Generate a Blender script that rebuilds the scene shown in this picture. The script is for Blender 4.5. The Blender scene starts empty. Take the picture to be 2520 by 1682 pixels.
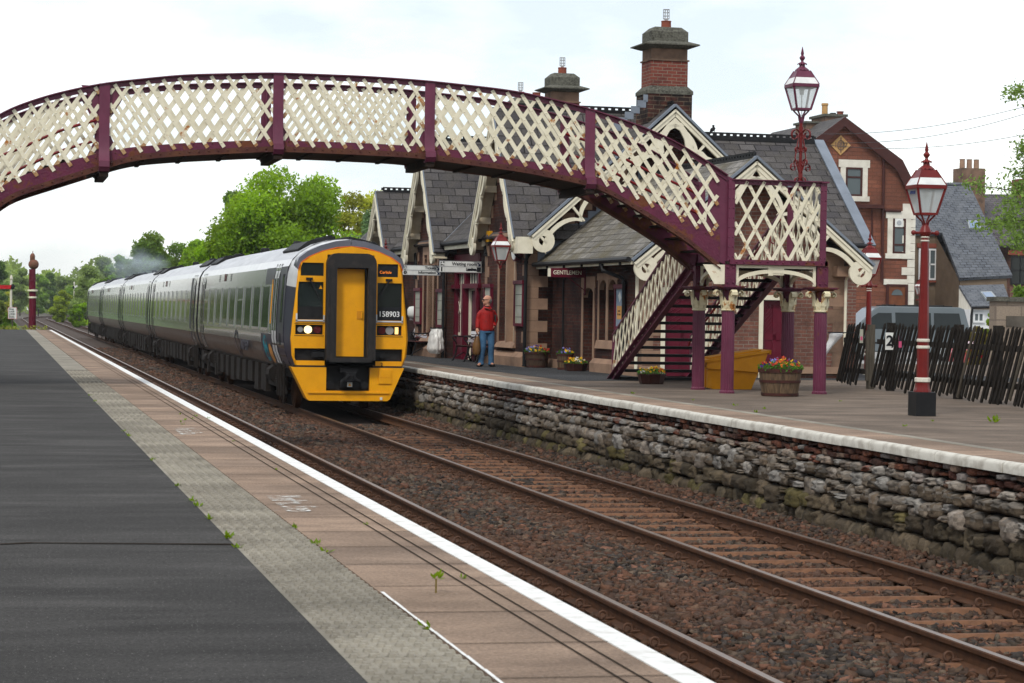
import bpy, bmesh, math, random
import numpy as np
from mathutils import Vector, Matrix
from math import radians as R, sin, cos, pi
random.seed(7); rng=np.random.default_rng(7)
SC=bpy.context.scene; COL=SC.collection

# ---------------------------------------------------------------- camera
F_PX,W_PX,H_PX=5699.34,2520,1682
YAW,PIT,ROLL,CAM_H=0.21848,0.013637,0.01616,1.319
_fw=np.array([sin(YAW)*cos(PIT),cos(YAW)*cos(PIT),-sin(PIT)])
_r=np.array([cos(YAW),-sin(YAW),0.0]); _u=np.cross(_r,_fw)
_r,_u=_r*cos(ROLL)+_u*sin(ROLL),-_r*sin(ROLL)+_u*cos(ROLL)
cd=bpy.data.cameras.new('camera'); cam=bpy.data.objects.new('camera',cd); COL.objects.link(cam)
cd.sensor_width=36; cd.lens=36*F_PX/W_PX; cd.clip_start=.1; cd.clip_end=4000
cam.matrix_world=Matrix(((_r[0],_u[0],-_fw[0],0),(_r[1],_u[1],-_fw[1],0),(_r[2],_u[2],-_fw[2],CAM_H),(0,0,0,1)))
cd.dof.use_dof=True; cd.dof.focus_distance=46; cd.dof.aperture_fstop=13
SC.camera=cam
SC.view_settings.view_transform='Standard'; SC.view_settings.look='None'
SC.view_settings.exposure=0.0; SC.view_settings.gamma=1
def at(px,py,Y):                      # a pixel of the photograph on the vertical plane y=Y
    d=_r*(px-W_PX/2)/F_PX-_u*(py-H_PX/2)/F_PX+_fw
    p=np.array([0,0,CAM_H])+d*Y/d[1]; return float(p[0]),float(p[2])

# ---------------------------------------------------------------- sky and sun (bright overcast)
SUN_EL,SUN_AZ=R(48),R(215)            # azimuth clockwise from +y
wd=bpy.data.worlds.new('World'); SC.world=wd; wd.use_nodes=True
nt=wd.node_tree; N=nt.nodes; Lk=nt.links; N.clear()
out=N.new('ShaderNodeOutputWorld'); bg=N.new('ShaderNodeBackground'); add=N.new('ShaderNodeAddShader')
sky=N.new('ShaderNodeTexSky'); sky.sky_type='NISHITA'; sky.sun_disc=False; sky.sun_elevation=SUN_EL; sky.sun_rotation=SUN_AZ
bg.inputs[1].default_value=.05; Lk.new(sky.outputs[0],bg.inputs[0])
tc=N.new('ShaderNodeTexCoord'); mp=N.new('ShaderNodeMapping'); mp.inputs['Scale'].default_value=(1,1,2.6)
n1=N.new('ShaderNodeTexNoise'); n1.inputs['Scale'].default_value=4.2; n1.inputs['Detail'].default_value=7; n1.inputs['Roughness'].default_value=.55
mp.inputs['Location'].default_value=(.35,.1,.2)
cr=N.new('ShaderNodeValToRGB'); e=cr.color_ramp.elements
e[0].position=.40; e[0].color=(.66,.70,.74,1); e[1].position=.57; e[1].color=(1.06,1.06,1.05,1)
bg2=N.new('ShaderNodeBackground'); bg2.inputs[1].default_value=1.0
Lk.new(tc.outputs['Generated'],mp.inputs[0]); Lk.new(mp.outputs[0],n1.inputs['Vector']); Lk.new(n1.outputs[0],cr.inputs[0]); Lk.new(cr.outputs[0],bg2.inputs[0])
Lk.new(bg.outputs[0],add.inputs[0]); Lk.new(bg2.outputs[0],add.inputs[1]); Lk.new(add.outputs[0],out.inputs[0])
sl=bpy.data.lights.new('sun','SUN'); sl.energy=2.0; sl.angle=R(10); sl.color=(1,.96,.88)
so=bpy.data.objects.new('sun',sl); COL.objects.link(so)
_sd=Vector((sin(SUN_AZ)*cos(SUN_EL),cos(SUN_AZ)*cos(SUN_EL),sin(SUN_EL)))
so.rotation_euler=_sd.to_track_quat('Z','Y').to_euler(); so.location=(0,0,60)

# ---------------------------------------------------------------- tagging
def tag(o,label=None,cat=None,group=None,kind=None):
    if label: o['label']=label
    if cat: o['category']=cat
    if group: o['group']=group
    if kind: o['kind']=kind
    return o
def thing(name,label,cat,loc=(0,0,0),rz=0,group=None):
    o=bpy.data.objects.new(name,None); COL.objects.link(o); o.location=loc; o.rotation_euler=(0,0,rz); o.empty_display_size=.2
    return tag(o,label,cat,group)
def copy_tree(o,parent=None):
    c=o.copy(); COL.objects.link(c)
    if parent is not None: c.parent=parent
    for ch in list(o.children): copy_tree(ch,c)
    return c

# ---------------------------------------------------------------- materials
def _new(name):
    m=bpy.data.materials.new(name); m.use_nodes=True; t=m.node_tree
    return m,t.nodes,t.links,t.nodes['Principled BSDF']
def rgba(c): return (c[0],c[1],c[2],1)
def _noise(N,L,vec,scale,detail=4,rough=.55):
    n=N.new('ShaderNodeTexNoise'); n.inputs['Scale'].default_value=scale; n.inputs['Detail'].default_value=detail; n.inputs['Roughness'].default_value=rough
    L.new(vec,n.inputs['Vector']); return n.outputs[0]
def _ramp(N,L,fac,p0,p1,c0=(0,0,0),c1=(1,1,1)):
    r=N.new('ShaderNodeValToRGB'); e=r.color_ramp.elements; e[0].position=p0; e[1].position=p1; e[0].color=rgba(c0); e[1].color=rgba(c1)
    L.new(fac,r.inputs[0]); return r.outputs[0]
def _mix(N,L,fac,a,b,mode='MIX'):
    m=N.new('ShaderNodeMix'); m.data_type='RGBA'; m.blend_type=mode
    for s,v in ((m.inputs[0],fac),(m.inputs[6],a),(m.inputs[7],b)):
        if isinstance(v,(int,float)): s.default_value=v
        elif isinstance(v,tuple): s.default_value=rgba(v)
        else: L.new(v,s)
    return m.outputs[2]
def _bump(N,L,b,h,strength,dist=.01):
    n=N.new('ShaderNodeBump'); n.inputs['Strength'].default_value=strength; n.inputs['Distance'].default_value=dist
    L.new(h,n.inputs['Height']); L.new(n.outputs[0],b.inputs['Normal'])
def paint(name,col,col2=None,scale=5,rough=.5,rust=0,rustcol=(.16,.05,.015),rs=7,bump=0,bs=60,metal=0,coat=0,speck=0,spec=.2,stretch=None,lo=.35,hi=.68):
    m,N,L,b=_new(name); tcn=N.new('ShaderNodeTexCoord'); v=tcn.outputs['Object']
    if stretch:
        mpn=N.new('ShaderNodeMapping'); mpn.inputs['Scale'].default_value=stretch; L.new(v,mpn.inputs[0]); v2=mpn.outputs[0]
    else: v2=v
    col2=col2 or tuple(x*.8 for x in col)
    f=_ramp(N,L,_noise(N,L,v2,scale,6,.6),lo,hi); c=_mix(N,L,f,col,col2)
    if speck: c=_mix(N,L,_ramp(N,L,_noise(N,L,v,speck,2),.35,.75),c,tuple(min(1,x*1.7) for x in col),'MIX')
    rg=None
    if rust:
        rf=_ramp(N,L,_noise(N,L,v,rs,9,.68),.72-rust*.3,.76-rust*.25)
        rc=_mix(N,L,_noise(N,L,v,rs*5,4),rustcol,(rustcol[0]*2.2,rustcol[1]*2.4,rustcol[2]*2.2))
        c=_mix(N,L,rf,c,rc); rg=rf
    L.new(c,b.inputs['Base Color']); b.inputs['Roughness'].default_value=rough; b.inputs['Metallic'].default_value=metal
    b.inputs['Specular IOR Level'].default_value=spec
    if rg is not None:
        mr=N.new('ShaderNodeMapRange'); mr.inputs[3].default_value=rough; mr.inputs[4].default_value=.9; L.new(rg,mr.inputs[0]); L.new(mr.outputs[0],b.inputs['Roughness'])
    if coat: b.inputs['Coat Weight'].default_value=coat; b.inputs['Coat Roughness'].default_value=.08
    if bump: _bump(N,L,b,_noise(N,L,v,bs,5,.6),bump)
    return m
def masonry(name,c1,c2,mortar,bw,rh,ms=.008,bump=.5,dirt=None,dscale=.9,offset=.5,rough=.85,bias=0,var=.35,hl=None,dlo=.42,dhi=.66):
    m,N,L,b=_new(name); tcn=N.new('ShaderNodeTexCoord'); v=tcn.outputs['UV']
    br=N.new('ShaderNodeTexBrick'); br.inputs['Scale'].default_value=1; br.inputs['Brick Width'].default_value=bw; br.inputs['Row Height'].default_value=rh
    br.inputs['Mortar Size'].default_value=ms; br.inputs['Mortar Smooth'].default_value=.2; br.inputs['Bias'].default_value=bias; br.offset=offset
    br.inputs['Color1'].default_value=rgba(c1); br.inputs['Color2'].default_value=rgba(c2); br.inputs['Mortar'].default_value=rgba(mortar)
    # slight wobble so the courses are not ruler straight
    wn=N.new('ShaderNodeTexNoise'); wn.inputs['Scale'].default_value=3; L.new(v,wn.inputs['Vector'])
    vm=N.new('ShaderNodeVectorMath'); vm.operation='SCALE'; vm.inputs['Scale'].default_value=.02; L.new(wn.outputs['Color'],vm.inputs[0])
    va=N.new('ShaderNodeVectorMath'); va.operation='ADD'; L.new(v,va.inputs[0]); L.new(vm.outputs[0],va.inputs[1]); L.new(va.outputs[0],br.inputs['Vector'])
    c=br.outputs['Color']
    if dirt: c=_mix(N,L,_ramp(N,L,_noise(N,L,v,dscale,7,.65),dlo,dhi),c,dirt)
    c=_mix(N,L,_ramp(N,L,_noise(N,L,v,26,4,.7),.3,.8,(1-var,)*3,(1+var*.4,)*3),c,(0,0,0),'MIX') if False else c
    sp=_ramp(N,L,_noise(N,L,v,22,5,.7),.3,.75,(1-var,)*3,(1.0,)*3); c=_mix(N,L,1.0,c,sp,'MULTIPLY')
    if hl: c=_mix(N,L,_ramp(N,L,_noise(N,L,v,9,8,.75),.66,.74),c,hl)
    L.new(c,b.inputs['Base Color']); b.inputs['Roughness'].default_value=rough; b.inputs['Specular IOR Level'].default_value=.15
    bmix=N.new('ShaderNodeMath'); bmix.operation='SUBTRACT'; L.new(_noise(N,L,v,40,4),bmix.inputs[0]); L.new(br.outputs['Fac'],bmix.inputs[1])
    _bump(N,L,b,bmix.outputs[0],bump,.012)
    return m
def glass(name,col=(.03,.035,.035),rough=.06):
    m,N,L,b=_new(name); b.inputs['Base Color'].default_value=rgba(col); b.inputs['Roughness'].default_value=rough; b.inputs['Specular IOR Level'].default_value=.3
    return m
def clear(name,tint=(.93,.95,.94),alpha=.25,rough=.1):
    m,N,L,b=_new(name); b.inputs['Base Color'].default_value=rgba(tint); b.inputs['Roughness'].default_value=rough; b.inputs['Alpha'].default_value=alpha
    return m
def attr_mat(name,rough=.85,trans=0,bump=0,bs=50,var=0,vs=30):
    m,N,L,b=_new(name); a=N.new('ShaderNodeAttribute'); a.attribute_name='Col'; c=a.outputs['Color']
    tcn=N.new('ShaderNodeTexCoord')
    if var: c=_mix(N,L,1.0,c,_ramp(N,L,_noise(N,L,tcn.outputs['Object'],vs,6,.7),.3,.75,(1-var,)*3,(1+var*.5,)*3),'MULTIPLY')
    L.new(c,b.inputs['Base Color']); b.inputs['Roughness'].default_value=rough; b.inputs['Specular IOR Level'].default_value=.15
    if bump: _bump(N,L,b,_noise(N,L,tcn.outputs['Object'],bs,6,.65),bump,.02)
    if trans:
        t=N.new('ShaderNodeBsdfTranslucent'); mx=N.new('ShaderNodeMixShader'); mx.inputs[0].default_value=trans
        hs=N.new('ShaderNodeHueSaturation'); hs.inputs['Value'].default_value=1.5; hs.inputs['Saturation'].default_value=1.1; hs.inputs['Hue'].default_value=.49
        L.new(c,hs.inputs['Color']); L.new(hs.outputs[0],t.inputs['Color'])
        o=N['Material Output']; L.new(b.outputs[0],mx.inputs[1]); L.new(t.outputs[0],mx.inputs[2]); L.new(mx.outputs[0],o.inputs[0])
        b.inputs['Specular IOR Level'].default_value=.25
    return m
def emit(name,col,s):
    m,N,L,b=_new(name); b.inputs['Base Color'].default_value=rgba(col); b.inputs['Emission Color'].default_value=rgba(col); b.inputs['Emission Strength'].default_value=s
    return m

def ground(name,c1,c2,st,grain,bw=False):
    m,N,L,b=_new(name); tcn=N.new('ShaderNodeTexCoord'); v=tcn.outputs['Object']
    mpn=N.new('ShaderNodeMapping'); mpn.inputs['Scale'].default_value=(st[0],st[1],1); L.new(v,mpn.inputs[0])
    c=_mix(N,L,_ramp(N,L,_noise(N,L,mpn.outputs[0],1.2,8,.62),.36,.64),c1,c2)
    c=_mix(N,L,_ramp(N,L,_noise(N,L,v,.55,5,.6),.45,.66),c,tuple(.5*(x+y)*.72 for x,y in zip(c1,c2)))
    if bw:                                   # every slab its own tone
        br=N.new('ShaderNodeTexBrick'); br.inputs['Scale'].default_value=1; br.inputs['Brick Width'].default_value=9; br.inputs['Row Height'].default_value=.9; br.inputs['Mortar Size'].default_value=0
        br.inputs['Color1'].default_value=(1.10,1.08,1.05,1); br.inputs['Color2'].default_value=(.88,.88,.88,1); L.new(v,br.inputs['Vector']); c=_mix(N,L,1.0,c,br.outputs['Color'],'MULTIPLY')
    g1=_noise(N,L,v,48,10,.82); c=_mix(N,L,1.0,c,_ramp(N,L,g1,.34,.68,(1-grain*.62,)*3,(1+grain*.75,)*3),'MULTIPLY')
    c=_mix(N,L,_ramp(N,L,_noise(N,L,v,95,2,.5),.69,.72),c,(.34,.33,.31))
    L.new(c,b.inputs['Base Color']); b.inputs['Roughness'].default_value=.92; b.inputs['Specular IOR Level'].default_value=.15
    _bump(N,L,b,g1,.9,.008); return m
MA=dict(
 asphalt=ground('asphalt',(.070,.067,.064),(.034,.0325,.031),(.45,1.9),1.1),
 brown_asphalt=ground('brown_asphalt',(.205,.158,.122),(.098,.077,.061),(.6,1.6),.8),
 dark_asphalt=ground('dark_asphalt',(.055,.056,.058),(.032,.033,.035),(.35,2.2),.6),
 slab=ground('slab',(.330,.240,.178),(.170,.122,.092),(.7,1.3),.75,bw=True),
 tactile=ground('tactile',(.340,.312,.255),(.175,.158,.128),(.8,1.4),.28),
 soft_joint=paint('soft_joint',(.040,.032,.026),None,5,.95,spec=0),
 dark_patch=ground('pale_stain',(.095,.095,.10),(.06,.06,.062),(.4,2),.6),
 white_line=paint('white_line',(.72,.72,.70),(.46,.44,.40),9,.8,bump=.5,bs=50,lo=.5,hi=.78),
 coping=paint('coping',(.58,.56,.50),(.25,.22,.18),5,.85,bump=.5,bs=40,rust=.06,rustcol=(.3,.15,.04),rs=2.5,lo=.45,hi=.8),
 joint=paint('joint',(.014,.012,.010),None,5,.95,spec=0),
 rail_rust=paint('rail_rust',(.085,.036,.016),(.045,.020,.010),9,.75,bump=.3,bs=60),
 rail_steel=paint('rail_steel',(.36,.29,.24),(.17,.10,.065),30,.33,metal=.9,stretch=(30,.6,1)),
 clip=paint('clip_rust',(.095,.046,.027),(.06,.03,.018),20,.75,bump=.3,bs=60),
 rust_iron=paint('rust_iron',(.115,.048,.028),(.065,.022,.024),3.5,.9,bump=.9,bs=18),
 rust_end=paint('rust_end',(.30,.13,.045),(.50,.36,.20),14,.85,bump=.4,bs=30),
 sleeper=paint('sleeper',(.19,.092,.050),(.12,.060,.034),12,.85,bump=.5,bs=50),
 maroon=paint('maroon',(.135,.026,.058),(.098,.018,.042),3,.42,rust=.24,rs=5,rustcol=(.09,.03,.018),bump=.15,bs=30,spec=.35),
 maroon_rusty=paint('maroon_rusty',(.125,.024,.052),(.090,.02,.042),4,.5,rust=.66,rs=3.2,rustcol=(.085,.028,.014),bump=.9,bs=22),
 maroon_clean=paint('maroon_clean',(.115,.008,.022),(.085,.007,.018),4,.4,bump=.05,bs=20),
 red_rail=paint('red_rail',(.20,.012,.014),(.13,.01,.012),6,.35),
 lamp_red=paint('lamp_red',(.165,.018,.016),(.125,.014,.014),5,.35,rust=.03,bump=.08,bs=30),
 cream=paint('cream',(.77,.72,.56),(.67,.62,.46),5,.5,rust=.42,rs=3.6,rustcol=(.24,.085,.018),bump=.15,bs=30),
 cream_rusty=paint('cream_rusty',(.74,.68,.48),(.6,.52,.32),6,.6,rust=.56,rs=6,rustcol=(.24,.085,.02),bump=.4,bs=30),
 cream_wood=paint('cream_wood',(.75,.70,.55),(.60,.55,.42),5,.55,bump=.15,bs=30,lo=.4,hi=.85),
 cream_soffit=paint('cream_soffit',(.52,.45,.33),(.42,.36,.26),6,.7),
 lead=paint('lead',(.20,.23,.275),(.145,.168,.20),2.5,.5,bump=.15,bs=14),
 black_iron=paint('black_iron',(.010,.010,.011),(.016,.016,.017),6,.5),
 deck_dark=paint('deck_dark',(.016,.012,.010),(.030,.016,.011),5,.85,bump=.5,bs=20),
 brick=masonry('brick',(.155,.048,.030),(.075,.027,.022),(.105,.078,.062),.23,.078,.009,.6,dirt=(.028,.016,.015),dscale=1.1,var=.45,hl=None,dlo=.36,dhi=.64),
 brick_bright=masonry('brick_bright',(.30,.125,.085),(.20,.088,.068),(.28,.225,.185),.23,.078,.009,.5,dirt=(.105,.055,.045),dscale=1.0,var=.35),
 brick_chimney=masonry('brick_chimney',(.27,.072,.048),(.19,.052,.04),(.26,.21,.165),.23,.078,.008,.5,dirt=(.06,.030,.026),dscale=1.6,var=.4,dlo=.5,dhi=.75),
 brick_black=masonry('brick_black',(.028,.024,.022),(.13,.045,.032),(.22,.17,.12),.30,.10,.009,.5,dirt=(.016,.014,.014),dscale=2.5,var=.5),
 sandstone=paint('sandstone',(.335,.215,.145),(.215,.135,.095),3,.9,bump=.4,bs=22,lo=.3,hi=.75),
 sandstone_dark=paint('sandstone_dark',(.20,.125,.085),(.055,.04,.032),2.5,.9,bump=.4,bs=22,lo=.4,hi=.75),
 cap_stone=paint('cap_stone',(.088,.086,.070),(.026,.025,.020),3.2,.95,bump=.8,bs=18,speck=22),
 slate=masonry('slate',(.150,.138,.134),(.066,.061,.066),(.010,.009,.009),.40,.25,.013,1.2,dirt=(.105,.095,.085),dscale=2.2,var=.5,hl=(.24,.225,.20),rough=.62),
 slate_light=masonry('slate_light',(.30,.28,.25),(.135,.125,.11),(.03,.027,.022),.36,.21,.012,1.1,dirt=(.12,.10,.055),dscale=1.3,var=.35,rough=.5),
 slate_grey=masonry('slate_grey',(.155,.170,.195),(.092,.102,.12),(.025,.026,.03),.34,.23,.022,1.0,dirt=(.155,.165,.18),dscale=1.5,var=.3,rough=.55),
 slate_purple=masonry('slate_purple',(.13,.112,.126),(.078,.068,.078),(.02,.02,.02),.34,.23,.022,1.0,dirt=(.13,.118,.12),dscale=1.0,var=.35,rough=.6),
 redstone=masonry('redstone',(.34,.125,.075),(.24,.085,.052),(.15,.075,.05),.50,.19,.014,1.0,dirt=(.19,.078,.052),dscale=.5,var=.5),
 render_brown=paint('render_brown',(.170,.125,.085),(.125,.09,.062),1.5,.95,bump=.4,bs=30),
 white_stone=paint('white_stone',(.70,.67,.58),(.55,.51,.43),2,.85,bump=.2,bs=15),
 white_pvc=paint('white_pvc',(.72,.73,.73),(.62,.63,.63),3,.35),
 brown_frame=paint('brown_frame',(.060,.018,.014),(.045,.014,.011),4,.4),
 brown_door=paint('brown_door',(.16,.055,.022),(.11,.036,.016),4,.4),
 dark_glass=glass('dark_glass',(.012,.016,.015),.08), mid_glass=glass('mid_glass',(.09,.11,.115),.12),
 lantern_glass=clear('lantern_glass',(.80,.86,.84),.42,.15), lantern_white=paint('lantern_white',(.74,.75,.73),(.60,.61,.60),6,.3),
 terracotta=paint('terracotta',(.24,.068,.04),(.17,.05,.035),5,.85),
 pot_buff=paint('pot_buff',(.50,.30,.12),(.38,.22,.09),4,.85),
 galv=paint('galv',(.50,.51,.52),(.36,.37,.38),20,.35,metal=.7),
 salt=paint('salt_yellow',(.64,.270,.010),(.54,.215,.010),3,.5,bump=.12,bs=40,rust=.12,rustcol=(.12,.06,.02),rs=4),
 barrel=paint('barrel_wood',(.155,.100,.058),(.045,.030,.020),3,.85,bump=.6,bs=16,stretch=(9,9,1.2)),
 barrel_dark=paint('barrel_dark',(.085,.052,.034),(.045,.03,.022),3,.85,bump=.6,bs=16,stretch=(9,9,1.2)),
 hoop=paint('hoop',(.075,.024,.018),(.035,.018,.016),9,.7),
 trough=paint('trough_brown',(.055,.020,.016),(.035,.014,.012),5,.45),
 soil=paint('soil',(.03,.02,.014)),
 leaf=attr_mat('leaf',.6,.45), petal=attr_mat('petal',.6,.25),
 bark=paint('bark',(.085,.065,.045),(.04,.032,.025),4,.95,bump=.8,bs=12,stretch=(6,6,1)),
 stone_wall=attr_mat('stone_wall',.92,0,.9,34,.45,16), ballast=attr_mat('ballast_stone',.9,0,.4,60,.3,40),
 ballast_bed=paint('ballast_bed',(.060,.043,.034),(.028,.021,.018),14,.95,bump=1.0,bs=26,speck=22),
 grass=paint('grass_ground',(.085,.13,.028),(.05,.085,.02),.6,.95,bump=.6,bs=6),
 earth=paint('earth',(.13,.115,.095),(.09,.08,.066),.3,.95,bump=.3,bs=4),
 road=paint('road_grey',(.30,.295,.285),(.24,.235,.23),.4,.9),
 fence=paint('fence_wood',(.026,.021,.016),(.011,.009,.008),3,.9,bump=.6,bs=20,stretch=(10,10,1)),
 fence_light=paint('fence_weathered',(.095,.08,.06),(.05,.042,.032),3,.9,bump=.5,bs=20,stretch=(10,10,1)),
 van=paint('van_paint',(.105,.125,.135),(.095,.115,.125),2,.3,coat=.6), red_car=paint('car_red',(.42,.012,.012),None,2,.3,coat=.8),
 rubber=paint('rubber',(.02,.02,.02),None,5,.8), chrome=paint('chrome_trim',(.55,.56,.57),(.45,.46,.47),9,.2,metal=.9),
 yellow=paint('train_yellow',(.84,.375,.004),(.72,.31,.004),2.5,.4,spec=.3,rust=.16,rustcol=(.20,.10,.03),rs=20),
 silver=paint('train_silver',(.25,.265,.255),(.20,.21,.205),1.2,.22,coat=.8,bump=.03,bs=3),
 livery_dark=paint('train_dark',(.040,.038,.062),(.030,.029,.048),1.5,.3,spec=.35),
 train_white=paint('train_white',(.62,.63,.64),(.50,.51,.52),2,.35,coat=.4),
 train_grey_roof=paint('train_roof',(.52,.53,.55),(.38,.39,.41),1.5,.4,stretch=(3,.4,1)),
 livery_green=paint('train_green_grey',(.20,.255,.22),(.165,.21,.185),1.2,.25,coat=.7),
 skirt_reflect=paint('train_lower_grey',(.12,.105,.094),(.08,.068,.06),1.5,.35,coat=.5),  # brownish grey paints the ballast's reflection into the lower side
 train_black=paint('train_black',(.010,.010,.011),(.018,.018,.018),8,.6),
 bogie=paint('bogie_brown',(.019,.014,.011),(.009,.007,.006),6,.85,bump=.4,bs=15),
 dome=paint('cab_dome_grey',(.135,.14,.17),(.10,.105,.13),2,.3,spec=.4),
 gangway=paint('gangway_rubber',(.022,.021,.021),(.045,.036,.033),6,.7,bump=.3,bs=25,lo=.5,hi=.8),
 orange_line=paint('orange_line',(.75,.15,.02)), teal=paint('teal',(.03,.22,.27)), orange=paint('orange_dot',(.62,.28,.08)),
 sign_white=paint('sign_white',(.72,.73,.70),(.62,.63,.60),6,.4), sign_black=paint('sign_black',(.012,.013,.016)), navy=paint('navy',(.012,.03,.09)),
 letter_cream=paint('letter_cream',(.78,.74,.58)), letter_white=paint('letter_white',(.85,.86,.86)), letter_blue=paint('letter_blue',(.04,.07,.22)),
 poster=paint('poster_pale',(.42,.43,.38),(.34,.33,.24),4,.35), poster_blue=paint('poster_blue',(.16,.24,.33),(.28,.34,.40),4,.35), poster_orange=paint('poster_orange',(.62,.32,.10)),
 cab_in=paint('cab_interior',(.085,.125,.12),(.05,.075,.075),3,.6), seat_red=paint('seat_red',(.62,.06,.03)), seat_pale=paint('seat_pale',(.42,.43,.42)),
 head_light=emit('headlight_on',(1,.80,.42),1.5), mark_light=emit('marker_light_on',(1,.62,.22),1.3), led=emit('led_orange',(1,.25,.02),.5),
 lens=paint('lens_grey',(.28,.28,.28),None,5,.15), lens_red=paint('lens_red',(.10,.015,.018),None,5,.2),
 bag_clear=clear('bag_clear',(.90,.89,.85),.66,.3), bag_white=clear('bag_white',(.86,.86,.85),.8,.4),
 skin=paint('skin',(.52,.27,.18),(.44,.21,.14),12,.5), hair=paint('hair_grey',(.16,.14,.12),(.10,.09,.08),30,.7), 
 jacket=paint('jacket_red',(.36,.014,.012),(.22,.010,.009),9,.6,bump=.3,bs=18), jeans=paint('jeans_blue',(.065,.155,.27),(.035,.085,.165),7,.85,bump=.2,bs=40),
 black_cloth=paint('black_cloth',(.014,.013,.014),None,5,.6), tan=paint('tan_leather',(.20,.10,.035),(.11,.055,.02),8,.5,bump=.2,bs=30),
 bench_red=paint('bench_maroon',(.13,.045,.042),(.09,.03,.03),6,.22,coat=.7), signal_red=paint('signal_red',(.50,.012,.018)), rust_dome=paint('rust_dome',(.20,.075,.055),(.12,.07,.035),5,.8,bump=.3,bs=20),
 timber=paint('old_timber',(.12,.105,.085),(.07,.06,.05),3,.95,bump=.4,bs=12), metal_grey=paint('cabinet_grey',(.32,.35,.36)),
 pink=paint('pink_tag',(.62,.10,.22)), yellow_box=paint('alarm_yellow',(.55,.27,.01)), bird_black=paint('bird_black',(.012,.012,.014)),
 worn_paint=None, wire=paint('wire_dark',(.05,.05,.055)), block_stone=masonry('block_stone',(.36,.29,.22),(.26,.20,.155),(.20,.16,.13),.9,.42,.02,.8,dirt=(.3,.24,.19),dscale=.8,var=.35),
)
def _worn():
    m,N,L,b=_new('worn_paint'); tcn=N.new('ShaderNodeTexCoord'); b.inputs['Base Color'].default_value=(.62,.62,.58,1); b.inputs['Roughness'].default_value=.8
    a=_ramp(N,L,_noise(N,L,tcn.outputs['Object'],9,7,.7),.44,.56); L.new(a,b.inputs['Alpha']); return m
MA['worn_paint']=_worn()

def shallow(p): return p.parent if p.parent is not None and p.parent.parent is not None else p
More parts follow.
